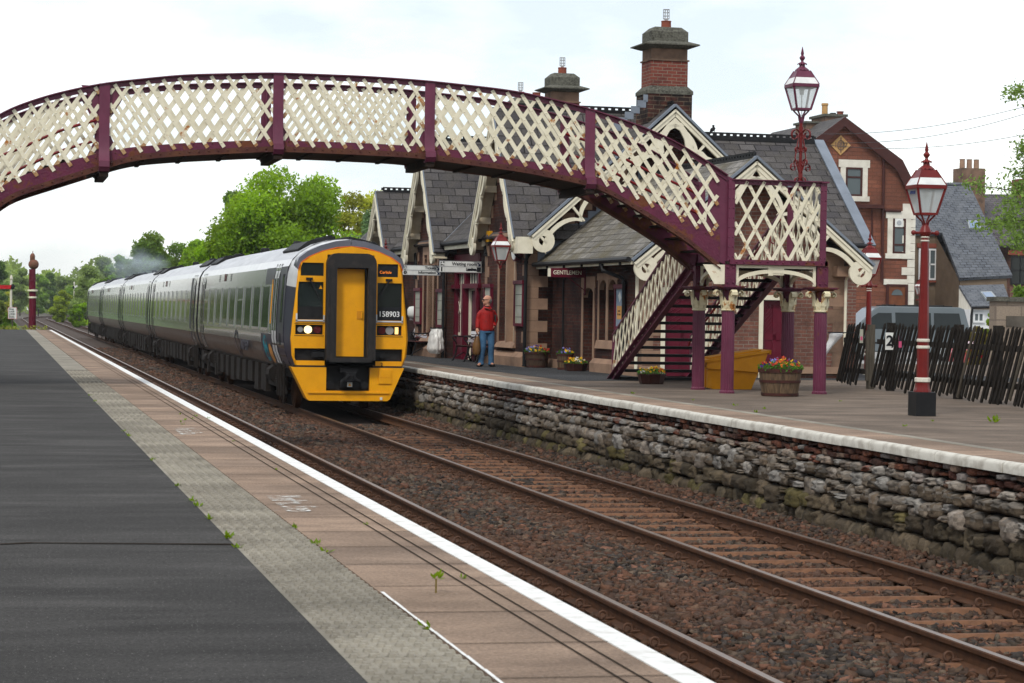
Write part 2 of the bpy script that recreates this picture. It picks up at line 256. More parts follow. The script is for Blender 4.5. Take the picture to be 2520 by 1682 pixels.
# ---------------------------------------------------------------- mesh builder
class MB:
    def __init__(s): s.v=[]; s.f=[]; s.mi=[]; s.cur=0
    def add(s,vs,fs):
        o=len(s.v); s.v+=[tuple(map(float,v)) for v in vs]; s.f+=[tuple(i+o for i in f) for f in fs]; s.mi+=[s.cur]*len(fs); return s
    def box(s,x0,x1,y0,y1,z0,z1):
        x0,x1=min(x0,x1),max(x0,x1); y0,y1=min(y0,y1),max(y0,y1); z0,z1=min(z0,z1),max(z0,z1)
        return s.add([(x0,y0,z0),(x1,y0,z0),(x1,y1,z0),(x0,y1,z0),(x0,y0,z1),(x1,y0,z1),(x1,y1,z1),(x0,y1,z1)],
                     [(0,3,2,1),(4,5,6,7),(0,1,5,4),(1,2,6,5),(2,3,7,6),(3,0,4,7)])
    def bar(s,p0,p1,w,t,up=(0,0,1)):      # rectangular bar from p0 to p1; w across, t along 'up'
        p0=Vector(p0);p1=Vector(p1); d=(p1-p0).normalized(); up=Vector(up); a=d.cross(up)
        if a.length<1e-4: a=d.cross(Vector((1,0,0)))
        a.normalize(); b=a.cross(d).normalized(); a=a*w/2; b=b*t/2
        vs=[p0-a-b,p0+a-b,p0+a+b,p0-a+b,p1-a-b,p1+a-b,p1+a+b,p1-a+b]
        return s.add(vs,[(0,1,2,3),(7,6,5,4),(0,4,5,1),(1,5,6,2),(2,6,7,3),(3,7,4,0)])
    def tube(s,pts,r,n=8,cap=True):
        pts=[Vector(p) for p in pts]; rs=r if isinstance(r,(list,tuple)) else [r]*len(pts); vs=[]; fs=[]; prev=None
        for i,p in enumerate(pts):
            d=(pts[min(i+1,len(pts)-1)]-pts[max(i-1,0)]).normalized()
            if prev is None: a=d.orthogonal().normalized()
            else: a=(prev-d*prev.dot(d)); a=a.normalized() if a.length>1e-6 else d.orthogonal().normalized()
            prev=a; b=d.cross(a)
            for k in range(n): t=2*pi*k/n; vs.append(p+(a*cos(t)+b*sin(t))*rs[i])
        for i in range(len(pts)-1):
            for k in range(n): k2=(k+1)%n; fs.append((i*n+k,i*n+k2,(i+1)*n+k2,(i+1)*n+k))
        if cap: fs.append(tuple(range(n-1,-1,-1))); fs.append(tuple((len(pts)-1)*n+k for k in range(n)))
        return s.add(vs,fs)
    def lathe(s,prof,n=16,c=(0,0,0),flute=0,a0=0):   # prof [(r,z)]
        vs=[];fs=[]
        for r,z in prof:
            for k in range(n):
                t=2*pi*k/n+a0; rr=r*(1-flute*(k%2)); vs.append((c[0]+rr*cos(t),c[1]+rr*sin(t),c[2]+z))
        m=len(prof)
        for i in range(m-1):
            for k in range(n): k2=(k+1)%n; fs.append((i*n+k,i*n+k2,(i+1)*n+k2,(i+1)*n+k))
        fs.append(tuple(range(n-1,-1,-1))); fs.append(tuple((m-1)*n+k for k in range(n)))
        return s.add(vs,fs)
    def prism(s,poly,fn,t0,t1):           # polygon [(a,b)] extruded; fn(a,b,t)->xyz
        n=len(poly); vs=[fn(a,b,t0) for a,b in poly]+[fn(a,b,t1) for a,b in poly]
        fs=[tuple(range(n-1,-1,-1)),tuple(range(n,2*n))]+[(i,(i+1)%n,n+(i+1)%n,n+i) for i in range(n)]
        return s.add(vs,fs)
    def strip(s,a,b,fn,t0,t1):            # band between polylines a and b (same length), extruded
        n=len(a); vs=[fn(*p,t0) for p in a]+[fn(*p,t0) for p in b]+[fn(*p,t1) for p in a]+[fn(*p,t1) for p in b]; fs=[]
        for i in range(n-1):
            fs+=[(i,i+1,n+i+1,n+i),(2*n+i+1,2*n+i,3*n+i,3*n+i+1),(i+1,i,2*n+i,2*n+i+1),(n+i,n+i+1,3*n+i+1,3*n+i)]
        fs+=[(0,n,3*n,2*n),(n-1,2*n+n-1,3*n+n-1,n+n-1)]
        return s.add(vs,fs)
    def slab(s,q,t):                      # quad or polygon with thickness t below its normal
        q=[Vector(p) for p in q]; nrm=(q[1]-q[0]).cross(q[2]-q[0]).normalized(); n=len(q)
        vs=q+[p-nrm*t for p in q]; fs=[tuple(range(n)),tuple(range(2*n-1,n-1,-1))]+[((i+1)%n,i,n+i,n+(i+1)%n) for i in range(n)]
        return s.add(vs,fs)
    def quad(s,*q): return s.add(q,[tuple(range(len(q)))])
    def sphere(s,c,r,nu=12,nv=8,sc=(1,1,1)):
        prof=[]
        vs=[];fs=[]
        for j in range(nv+1):
            ph=-pi/2+pi*j/nv
            for k in range(nu): t=2*pi*k/nu; vs.append((c[0]+r*sc[0]*cos(ph)*cos(t),c[1]+r*sc[1]*cos(ph)*sin(t),c[2]+r*sc[2]*sin(ph)))
        for j in range(nv):
            for k in range(nu): k2=(k+1)%nu; fs.append((j*nu+k,j*nu+k2,(j+1)*nu+k2,(j+1)*nu+k))
        return s.add(vs,fs)
    def build(s,name,mat,parent=None,smooth=None,loc=None):
        me=bpy.data.meshes.new(name); me.from_pydata(s.v,[],s.f); finish(me,smooth)
        mats=mat if isinstance(mat,(list,tuple)) else [mat]
        for m in mats: me.materials.append(MA[m] if isinstance(m,str) else m)
        if len(mats)>1: me.polygons.foreach_set('material_index',s.mi)
        o=bpy.data.objects.new(name,me); COL.objects.link(o)
        if parent is not None: o.parent=shallow(parent)
        if loc is not None: o.location=loc
        return o
def finish(me,smooth=None):
    nl=len(me.loops); npol=len(me.polygons)
    co=np.empty(len(me.vertices)*3); me.vertices.foreach_get('co',co); co=co.reshape(-1,3)
    li=np.empty(nl,int); me.loops.foreach_get('vertex_index',li)
    nm=np.empty(npol*3); me.polygons.foreach_get('normal',nm); nm=nm.reshape(-1,3)
    lt=np.empty(npol,int); me.polygons.foreach_get('loop_total',lt)
    nl_=np.repeat(nm,lt,axis=0); p=co[li]
    t=np.stack([-nl_[:,1],nl_[:,0],np.zeros(nl)],1); ln=np.linalg.norm(t,axis=1); flat=ln<.05
    t[flat]=(1,0,0); t/=np.linalg.norm(t,axis=1)[:,None]; b=np.cross(nl_,t); b[flat]=(0,1,0)
    uv=np.stack([(p*t).sum(1),(p*b).sum(1)],1)
    l=me.uv_layers.new(name='UVMap'); l.data.foreach_set('uv',uv.astype(np.float32).ravel())
    if smooth is not None:
        me.polygons.foreach_set('use_smooth',np.ones(npol,bool)); me.set_sharp_from_angle(angle=R(smooth))
def np_mesh(name,verts,faces,mat,cols=None,parent=None,smooth=False):
    """verts (n,3); faces (m,k); cols per face"""
    me=bpy.data.meshes.new(name); m,k=faces.shape
    me.vertices.add(len(verts)); me.vertices.foreach_set('co',verts.astype(np.float32).ravel())
    me.loops.add(m*k); me.loops.foreach_set('vertex_index',faces.astype(np.int32).ravel())
    me.polygons.add(m); me.polygons.foreach_set('loop_start',np.arange(0,m*k,k,dtype=np.int32))
    if smooth: me.polygons.foreach_set('use_smooth',np.ones(m,bool))
    me.update(calc_edges=True)
    if cols is not None:
        a=me.color_attributes.new('Col','FLOAT_COLOR','CORNER'); c=np.repeat(np.concatenate([cols,np.ones((m,1))],1),k,axis=0); a.data.foreach_set('color',c.astype(np.float32).ravel())
    me.materials.append(MA[mat]); o=bpy.data.objects.new(name,me); COL.objects.link(o)
    if parent is not None: o.parent=shallow(parent)
    return o
def text(name,s,size,M,mat,parent=None,ext=.004,align='CENTER',bold=0,sx=1):
    cu=bpy.data.curves.new(name,'FONT'); cu.body=s; cu.size=size; cu.extrude=ext; cu.align_x=align; cu.align_y='CENTER'; cu.offset=bold
    t=bpy.data.objects.new('tmp_text',cu); COL.objects.link(t); bpy.context.view_layer.update()
    me=bpy.data.meshes.new_from_object(t.evaluated_get(bpy.context.evaluated_depsgraph_get())); bpy.data.objects.remove(t)
    me.transform(Matrix.Diagonal((sx,1,1,1))); me.transform(M); me.materials.clear(); me.materials.append(MA[mat]); me.name=name
    o=bpy.data.objects.new(name,me); COL.objects.link(o)
    if parent is not None: o.parent=shallow(parent)
    return o
def face_y(x,y,z): return Matrix.Translation((x,y,z))@Matrix.Rotation(R(90),4,'X')          # text read from -y
def face_x(x,y,z): return Matrix.Translation((x,y,z))@Matrix.Rotation(R(-90),4,'Z')@Matrix.Rotation(R(90),4,'X')   # text read from -x
def lerp(x,xs,ys): return float(np.interp(x,xs,ys))

# ================================================================ ground, platforms, track
XL,XR=2.503,8.965                     # platform edges; rail tops at z=RT
RT=-.977
RAILS=[3.28,4.783,6.675,8.18]
def curve(y):                          # far away the line bends to the right
    return 0 if y<330 else (y-330)**2/1000.0
g=MB(); g.quad((-420,-105,-1.32),(420,-105,-1.32),(420,760,-1.32),(-420,760,-1.32))
tag(g.build('ground','earth'),kind='structure')
g=MB(); g.quad((-400,113.6,-1.2),(2.2,113.6,-1.2),(2.0,330,-1.2),(-30,700,-1.2),(-400,700,-1.2)); g.quad((9.6,160,-1.2),(300,160,-1.2),(300,700,-1.2),(20,700,-1.2),(9.6,330,-1.2))
tag(g.build('verge','grass'),kind='structure')
g=MB(); g.quad((19,48,-.30),(140,30,-.30),(140,180,-.30),(19,180,-.30)); g.quad((15.2,20,-.296),(140,-30,-.296),(140,31,-.296),(19,48,-.296))
tag(g.build('road','road'),kind='structure')
# left platform
g=MB(); g.box(-16,1.285,-8,113,-1.3,0); tag(g.build('platform_surface','asphalt'),kind='structure')
g=MB(); g.box(1.285,1.725,-8,113,-1.3,0.002)
tp=MB()
yy=6.5; 
while yy<46:
    for k in range(6):
        x=1.285+.037+k*.0733+(.018 if int(round(yy/.066))%2 else 0); a=.017; b=.023
        tp.add([(x-a,yy-b,.002),(x+a,yy-b,.002),(x+a,yy+b,.002),(x-a,yy+b,.002),(x-a*.7,yy-b*.7,.016),(x+a*.7,yy-b*.7,.016),(x+a*.7,yy+b*.7,.016),(x-a*.7,yy+b*.7,.016)],[(4,5,6,7),(0,1,5,4),(1,2,6,5),(2,3,7,6),(3,0,4,7)])
    yy+=.066
g.v,g.f,g.mi=g.v+tp.v,g.f+[tuple(i+len(g.v) for i in f) for f in tp.f],g.mi+tp.mi
tag(g.build('tactile_paving','tactile'),kind='structure')
g=MB(); g.box(1.745,XL,-8,113,-.16,0.0); g.box(1.745,XL-.14,-8,113,-1.3,-.16); tag(g.build('platform_edge','slab'),kind='structure')
g=MB(); g.box(1.725,1.745,-8,113,-1.3,-.012)
for x in (2.19,2.275): g.quad((x,-8,.004),(x+.010,-8,.004),(x+.010,113,.004),(x,113,.004))
y=7.2
while y<112:
    j=random.uniform(-.01,.01); w=.010
    g.quad((1.75,y,.0035),(XL-.11,y+j,.0035),(XL-.11,y+j+w,.0035),(1.75,y+w,.0035)); y+=random.choice([.86,.9,.94])
y=7
while y<100:
    g.quad((1.29,y,.0045),(1.72,y+.004,.0045),(1.72,y+.010,.0045),(1.29,y+.006,.0045)); y+=.8
for (x0,y0,x1,y1) in ((-6,13.1,-.2,12.75),(-.2,12.75,.2,12.9),(.2,12.9,1.28,12.75)):
    g.quad((x0,y0,.004),(x1,y1,.004),(x1,y1+.05,.004),(x0,y0+.03,.004))
tag(g.build('paving_joints','soft_joint'),kind='structure')
g=MB(); g.box(XL-.115,XL+.004,-8,113,-.012,.005); tag(g.build('white_line','white_line'),kind='structure')
for k in range(9): y=7.6+k*.33; g=MB(); g.quad((1.742,y,.005),(1.756,y+.02,.005),(1.757+random.uniform(-.004,.004),y+.34,.005),(1.744,y+.34,.005)); tag(g.build('white_paint_edge','white_line'),kind='structure')
g=MB()
for (x,y,w,h) in ((-1.5,18.9,1.5,.10),(-3,32.5,.8,.2),(-2.2,38,.9,.25)): g.quad(*[(x+w*(cos(t)*(1+.2*sin(3*t))),y+h*sin(t),.004) for t in np.linspace(0,2*pi,15)[:-1]])
tag(g.build('pale_stain','dark_patch'),kind='structure')
# worn lettering painted on the coping slabs
M=lambda x,y:Matrix.Translation((x,y,.006))@Matrix.Rotation(R(-90),4,'Z')
for nm,s,x,y in (('worn_lettering','Mind the Step',1.93,15.4),('worn_lettering','Mind the Step',1.93,24.2)):
    tag(text(nm,s,.36,M(x,y),'worn_paint',ext=.0,sx=.62),kind='structure')
# right platform
g=MB(); g.box(9.86,34,-8,60,-1.3,0); g.box(10.0,15,60,112,-1.3,0); tag(g.build('platform_surface','brown_asphalt'),kind='structure')
g=MB(); g.quad((10.5,42.2,.004),(14,43.6,.004),(14,44.2,.004),(22,44.4,.004),(22,46,.004),(14,112,.004),(10.0,112,.004),(10.0,60,.004)); tag(g.build('dark_tarmac','dark_asphalt'),kind='structure')
g=MB(); g.box(9.02,9.70,-8,112,-.11,-.001); tag(g.build('platform_edge','slab'),kind='structure')
g=MB(); g.box(9.70,9.86,-8,112,-1.3,.001); tag(g.build('paving_setts','tactile'),kind='structure')
g=MB(); y=-4.0; pr=[(0,-.098),(0,-.03),(.012,-.008),(.035,.004),(.09,.006),(.09,-.098)]
while y<112:
    L_=random.choice([.74,.82,.95,1.04]); dz=random.uniform(-.004,.004); dx=random.uniform(-.006,.006)
    g.prism(pr,lambda a,b,t:(XR+dx+a,t,b+dz),y+.006,y+L_-.006); y+=L_
tag(g.build('platform_coping','coping',smooth=40),kind='structure')
# rubble wall under the right platform: courses of separate stones
vs=[];fs=[];cs=[]
courses=[(-.10,-.175,'b'),(-.175,-.25,'b'),(-.25,-.345,'w'),(-.345,-.50,'s'),(-.50,-.68,'s'),(-.68,-.87,'m'),(-.87,-1.22,'m')]
PAL=dict(b=[(.115,.050,.036),(.085,.038,.030),(.15,.065,.044),(.19,.14,.115),(.07,.040,.034)],w=[(.24,.20,.17),(.19,.12,.09),(.33,.31,.285),(.15,.06,.042),(.21,.18,.15)],
 s=[(.155,.128,.10),(.21,.185,.155),(.11,.092,.072),(.165,.135,.105),(.24,.215,.19)],m=[(.110,.093,.066),(.078,.066,.050),(.125,.112,.052),(.135,.112,.082),(.090,.078,.058)])
for ci,(zt,zb,kind) in enumerate(courses):
    y=7.0+random.random()*.2
    lean=-.085*max(0,(ci-1))/7
    ztA,zbA=zt,zb; half=0
    while y<62:
        zt,zb=ztA,zbA
        L_=random.uniform(.12,.26) if kind=='b' else random.uniform(.15,.34) if kind=='w' else random.uniform(.18,.42) if kind=='s' else random.uniform(.24,.52)
        if half: zt=(ztA+zbA)/2; L_=half; half=0
        elif kind in 'sm' and random.random()<.22: half=L_=min(L_,.26); zb=(ztA+zbA)/2
        zt2=zt+random.uniform(-.018,.018); zb2=zb+random.uniform(-.018,.018)
        if kind in 'sm' and random.random()<.12: zb2-=.06
        base=len(vs); nn=7 if y<34 else 5; out_=random.uniform(-.01,.03) if kind=='b' else random.uniform(-.02,.055); rough=.006 if kind=='b' else .030
        c=np.array(random.choice(PAL[kind]))*np.array((1.06,.98,.90))*random.uniform(.55,1.25)
        if kind in 'wsb' and random.random()<(.10 if kind=='b' else .26): c=c*.5+np.array((.42,.41,.39))*.5
        tilt=random.uniform(-.02,.02)
        for i in range(nn):
            for j in range(nn):
                u=i/(nn-1); v=j/(nn-1); edge=min(u,1-u,v,1-v)
                bul=0 if edge<.01 else .030+random.uniform(-rough,rough)*.85
                cu=.016 if (i in(0,nn-1) and j in(0,nn-1)) else 0
                yy=y+.014+(L_-.028)*u+(cu if u<.5 else -cu)+random.uniform(-.008,.008); zz=zt2-.006+(zb2-zt2+.012)*v+(-cu if v<.5 else cu)+tilt*(u-.5)
                vs.append((9.035+lean-out_*(edge>.01)-bul,yy,zz))
        for i in range(nn-1):
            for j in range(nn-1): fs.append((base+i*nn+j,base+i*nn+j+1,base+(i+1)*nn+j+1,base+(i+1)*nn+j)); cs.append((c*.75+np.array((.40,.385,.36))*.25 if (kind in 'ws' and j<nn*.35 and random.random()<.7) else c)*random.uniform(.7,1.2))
        # rim back into the wall
        rim=[(0,j) for j in range(nn)]+[(i,nn-1) for i in range(1,nn)]+[(nn-1,j) for j in range(nn-2,-1,-1)]+[(i,0) for i in range(nn-2,0,-1)]
        rb=len(vs)
        for (i,j) in rim: p=vs[base+i*nn+j]; vs.append((9.14+lean*.5,p[1],p[2]))
        for k in range(len(rim)):
            k2=(k+1)%len(rim); fs.append((base+rim[k][0]*nn+rim[k][1],rb+k,rb+k2,base+rim[k2][0]*nn+rim[k2][1])); cs.append(c*.8)
        if not half: y+=L_
o=np_mesh('platform_wall',np.array(vs),np.array(fs),'stone_wall',np.array(cs)); tag(o,kind='structure')
g=MB(); g.box(9.06,9.86,-8,112,-1.3,-.10); tag(g.build('platform_wall_core','joint'),kind='structure')
# ballast bed and the loose stones on it
def bz(x,y):
    h=-1.15
    d=abs(x-5.73); h+=.05*max(0,1-d/.75) if d<.75 else 0
    if x>8.3: h+=.11*min(1,(x-8.3)/.5)
    for r in RAILS:
        if abs(x-r)<.14: h-=.02
    if 6.75<x<8.1 or 3.36<x<4.7: h-=.030
    return h
xs=np.arange(2.35,9.31,.14); ys=np.concatenate([np.arange(-4,60,1.5),np.arange(60,160,6),np.arange(160,460,8)])
bv=[(x+curve(y),y,bz(x,y)-.015) for y in ys for x in xs]; nx=len(xs)
bf=[(j*nx+i,j*nx+i+1,(j+1)*nx+i+1,(j+1)*nx+i) for j in range(len(ys)-1) for i in range(nx-1)]
g=MB(); g.add(bv,bf); tag(g.build('ballast_bed','ballast_bed',smooth=60),kind='structure')
def rocks(n_list):
    t=(1+5**.5)/2; cub=np.array([(-1,-1,-1),(1,-1,-1),(1,1,-1),(-1,1,-1),(-1,-1,1),(1,-1,1),(1,1,1),(-1,1,1)],float)*.72; cf=np.array([(0,2,1),(0,3,2),(4,5,6),(4,6,7),(0,1,5),(0,5,4),(1,2,6),(1,6,5),(2,3,7),(2,7,6),(3,0,4),(3,4,7)])
    ico=np.array([(-1,t,0),(1,t,0),(-1,-t,0),(1,-t,0),(0,-1,t),(0,1,t),(0,-1,-t),(0,1,-t),(t,0,-1),(t,0,1),(-t,0,-1),(-t,0,1)],float); ico/=np.linalg.norm(ico[0])
    f=np.array([(0,11,5),(0,5,1),(0,1,7),(0,7,10),(0,10,11),(1,5,9),(5,11,4),(11,10,2),(10,7,6),(7,1,8),(3,9,4),(3,4,2),(3,2,6),(3,6,8),(3,8,9),(4,9,5),(2,4,11),(6,2,10),(8,6,7),(9,8,1)])
    V=[];C=[]
    for (x0,x1,y0,y1,n,s) in n_list:
        px=rng.uniform(x0,x1,n); py=rng.uniform(y0,y1,n)
        keep=np.ones(n,bool)
        for r in RAILS: keep&=np.abs(px-r)>.05
        px,py=px[keep],py[keep]; n=len(px)
        pz=np.array([bz(a,b) for a,b in zip(px,py)])+rng.uniform(-.016,.026,n)
        sc=s*rng.uniform(.5,1.3,(n,1))*np.stack([rng.uniform(.9,1.6,n),rng.uniform(.6,1.1,n),rng.uniform(.4,.9,n)],1)
        v=(cub[None]+rng.uniform(-.46,.46,(n,8,3)))*sc[:,None,:]
        a=rng.uniform(0,2*pi,n); b=rng.uniform(-1.1,1.1,n)
        ca,sa,cb,sb=np.cos(a)[:,None],np.sin(a)[:,None],np.cos(b)[:,None],np.sin(b)[:,None]
        x,y,z=v[...,0],v[...,1],v[...,2]; y,z=y*cb-z*sb,y*sb+z*cb; x,y=x*ca-y*sa,x*sa+y*ca
        V.append(np.stack([x+px[:,None],y+py[:,None],z+pz[:,None]],2))
        pal=np.array([(.088,.068,.052),(.068,.055,.046),(.115,.086,.062),(.115,.058,.036),(.15,.075,.05),(.048,.041,.037),(.095,.056,.038)])
        rail=np.min(np.abs(px[:,None]-np.array(RAILS)[None]),1); w=np.clip(1-rail/.6,0,1)[:,None]
        c=pal[rng.integers(0,len(pal),n)]*rng.uniform(.45,1.35,(n,1)); pt=np.clip(np.sin(px*2.3+1.3*np.sin(py*.45))*np.sin(py*.8+px)+.2,0,1)[:,None]*.55; c=c*(1-pt)+np.array((.13,.066,.042))*pt*rng.uniform(.5,1.3,(n,1)); c=c*(1-.5*w)+np.array((.105,.050,.027))*.5*w*rng.uniform(.6,1.2,(n,1))
        C.append(np.repeat(c,12,axis=0)*rng.uniform(.75,1.2,(12*n,1)))
    V=np.concatenate(V); n=len(V); F=(cf[None]+8*np.arange(n)[:,None,None]).reshape(-1,3)
    return V.reshape(-1,3),F,np.concatenate(C)
V,F,C=rocks([(4.2,9.0,7.5,16,25000,.033),(8.2,9.0,48,56,3000,.05),(4.5,9.0,16,30,36000,.034),(4.8,9.0,30,48,24000,.042),(3.4,6.6,48,80,34000,.05),(3.4,6.6,80,125,22000,.07)])
tag(np_mesh('ballast_stones',V,F,'ballast',C),'loose brown and grey ballast stones between the rails','ballast',kind='stuff')
# rails with spring clips
hp=[(-.07,-.159),(.07,-.159),(.07,-.148),(.012,-.125),(.009,-.045),(.035,-.036),(.036,-.008),(.028,0),(-.028,0),(-.036,-.008),(-.035,-.036),(-.009,-.045),(-.012,-.125),(-.07,-.148)]
yr=[-4]+list(range(20,331,20))+list(range(340,461,8))
def rail(x,label):
    root=thing('rail',label,'rail',(x,0,RT),0,'running rails of the two tracks')
    g=MB(); n=len(hp); vs=[(a+curve(y),y,b) for y in yr for a,b in hp]; o=0
    for j in range(len(yr)-1):
        for k in range(n):
            k2=(k+1)%n; top=k==7; 
            g.mi.append(1 if top else 0); g.f.append((j*n+k,j*n+k2,(j+1)*n+k2,(j+1)*n+k))
    g.v=[tuple(map(float,v)) for v in vs]
    g.f.append(tuple(range(n-1,-1,-1))); g.mi.append(0)
    g.build('rail_profile',['rail_rust','rail_steel'],root); return root
def clip_mesh():
    g=MB()
    pts=[]
    for k in range(11):                # open loop of round bar standing over the rail foot
        t=R(-50+k*29); pts.append((-.092+.035*cos(t),.012*sin(t),.046+.033*sin(t)))
    pts=[(-.01,-.05,.03),(-.05,-.03,.03)]+pts+[(-.07,.03,.03),(-.01,.045,.028)]
    g.tube(pts,.0115,6); g.box(-.11,-.01,-.055,.055,-.012,.012)
    return g
RL=['rusty running rail nearest the left platform, mostly hidden below its edge','rusty rail with shiny top running just beyond the white platform line','rusty rail in the middle, left rail of the track the train is on','rusty rail closest to the rubble platform wall, right rail under the train']
roots=[rail(x,l) for x,l in zip(RAILS,RL)]
cm=None
def clips(root,side,y0,n,step=.7388,zt=-.150):
    global cm
    for i in range(n):
        if cm is None:
            o=clip_mesh().build('rail_clip','clip',root,smooth=40); cm=o
        else:
            o=cm.copy(); COL.objects.link(o); o.parent=root
        o.location=(side*.062*0+(-.0 if side<0 else 0),y0+i*step,zt); o.rotation_euler=(0,0,0 if side<0 else pi)
clips(roots[1],-1,11.0,56); clips(roots[2],-1,12.30,44); clips(roots[3],-1,14.43,36)
# sleepers: steel bars showing between the rails of the far track
sm=None
for i in range(42):
    y=12.95+i*.7388
    g=MB()
    if sm is None:
        pr=[(-.115,-.10),(-.045,-.012),(-.030,0),(.030,0),(.045,-.012),(.115,-.10)]
        g.prism(pr,lambda a,b,t:(t,a,b),-1.25,1.25); sm=g.build('sleeper','sleeper',smooth=30); o=sm
    else: o=sm.copy(); COL.objects.link(o)
    o.location=(7.43,y,-1.118+random.uniform(-.006,.006)); tag(o,'brown steel sleeper crossing under the rails in front of the train','sleeper','steel sleepers of the far track')
g=MB(); g.box(2.52,6.2,88.4,88.75,-1.2,-1.06); tag(g.build('cable_crossing','timber'),'pale timber board laid across the tracks beside the train','board')

# ================================================================ footbridge
YN,YF=36.55,38.2; XC_=5.47
TX=[0,.714,1.503,2.753,4.194,5.648,6.637,7.819,8.255,9.27,10.213,10.832,11.777]; TZ=[4.252,4.53,4.737,4.915,5.003,5.002,4.969,4.883,4.836,4.635,4.363,4.124,3.558]
WX=[.184,1.28,1.834,2.768,4.095,5.664,6.446,6.882,7.837,9.124,10.024,10.581,11.393,11.777]; WZ=[3.234,3.594,3.742,3.847,3.937,3.938,3.914,3.898,3.8,3.619,3.349,3.045,2.724,2.55]
BX=[.005,2.024,2.771,4.193,5.085,6.449,7.043,8.238,9.407,9.7,10.444,10.92,11.424,11.631]; BZ=[2.858,3.562,3.647,3.758,3.756,3.73,3.672,3.55,3.352,3.24,2.815,2.553,2.2,1.953]
def ext(X_,Z_):                        # continue the left end as the mirror of the right end
    m=[(2*XC_-x,z) for x,z in zip(X_,Z_) if x>2*XC_-X_[0]+.15]
    m=sorted(m)+list(zip(X_,Z_)); return [a for a,b in m],[b for a,b in m]
TX,TZ=ext(TX,TZ); WX,WZ=ext(WX,WZ); BX,BZ=ext(BX,BZ)
def sm(X_,Z_):
    xs=np.arange(-.84,11.781,.12); z=np.interp(xs,X_,Z_); 
    for _ in range(6): z[1:-1]=(z[:-2]+2*z[1:-1]+z[2:])/4
    return xs,z
TS,TQ=sm(TX,TZ); WS,WQ=sm(WX,WZ); BS,BQ=sm(BX,BZ)
zt=lambda x:float(np.interp(x,TS,TQ)); zw=lambda x:float(np.interp(x,WS,WQ)); zb=lambda x:float(np.interp(x,BS,BQ))
FB=thing('footbridge','arched iron footbridge with cream lattice sides and maroon girders over the tracks','bridge',(XC_,37.4,0))
def fbb(mb,name,mat,**k):
    mb.v=[(x-XC_,y-37.4,z) for x,y,z in mb.v]; return mb.build(name,mat,FB,**k)
XE0,XE1=2*XC_-11.777,11.777
xs=list(np.arange(XE0,XE1+.01,.11))
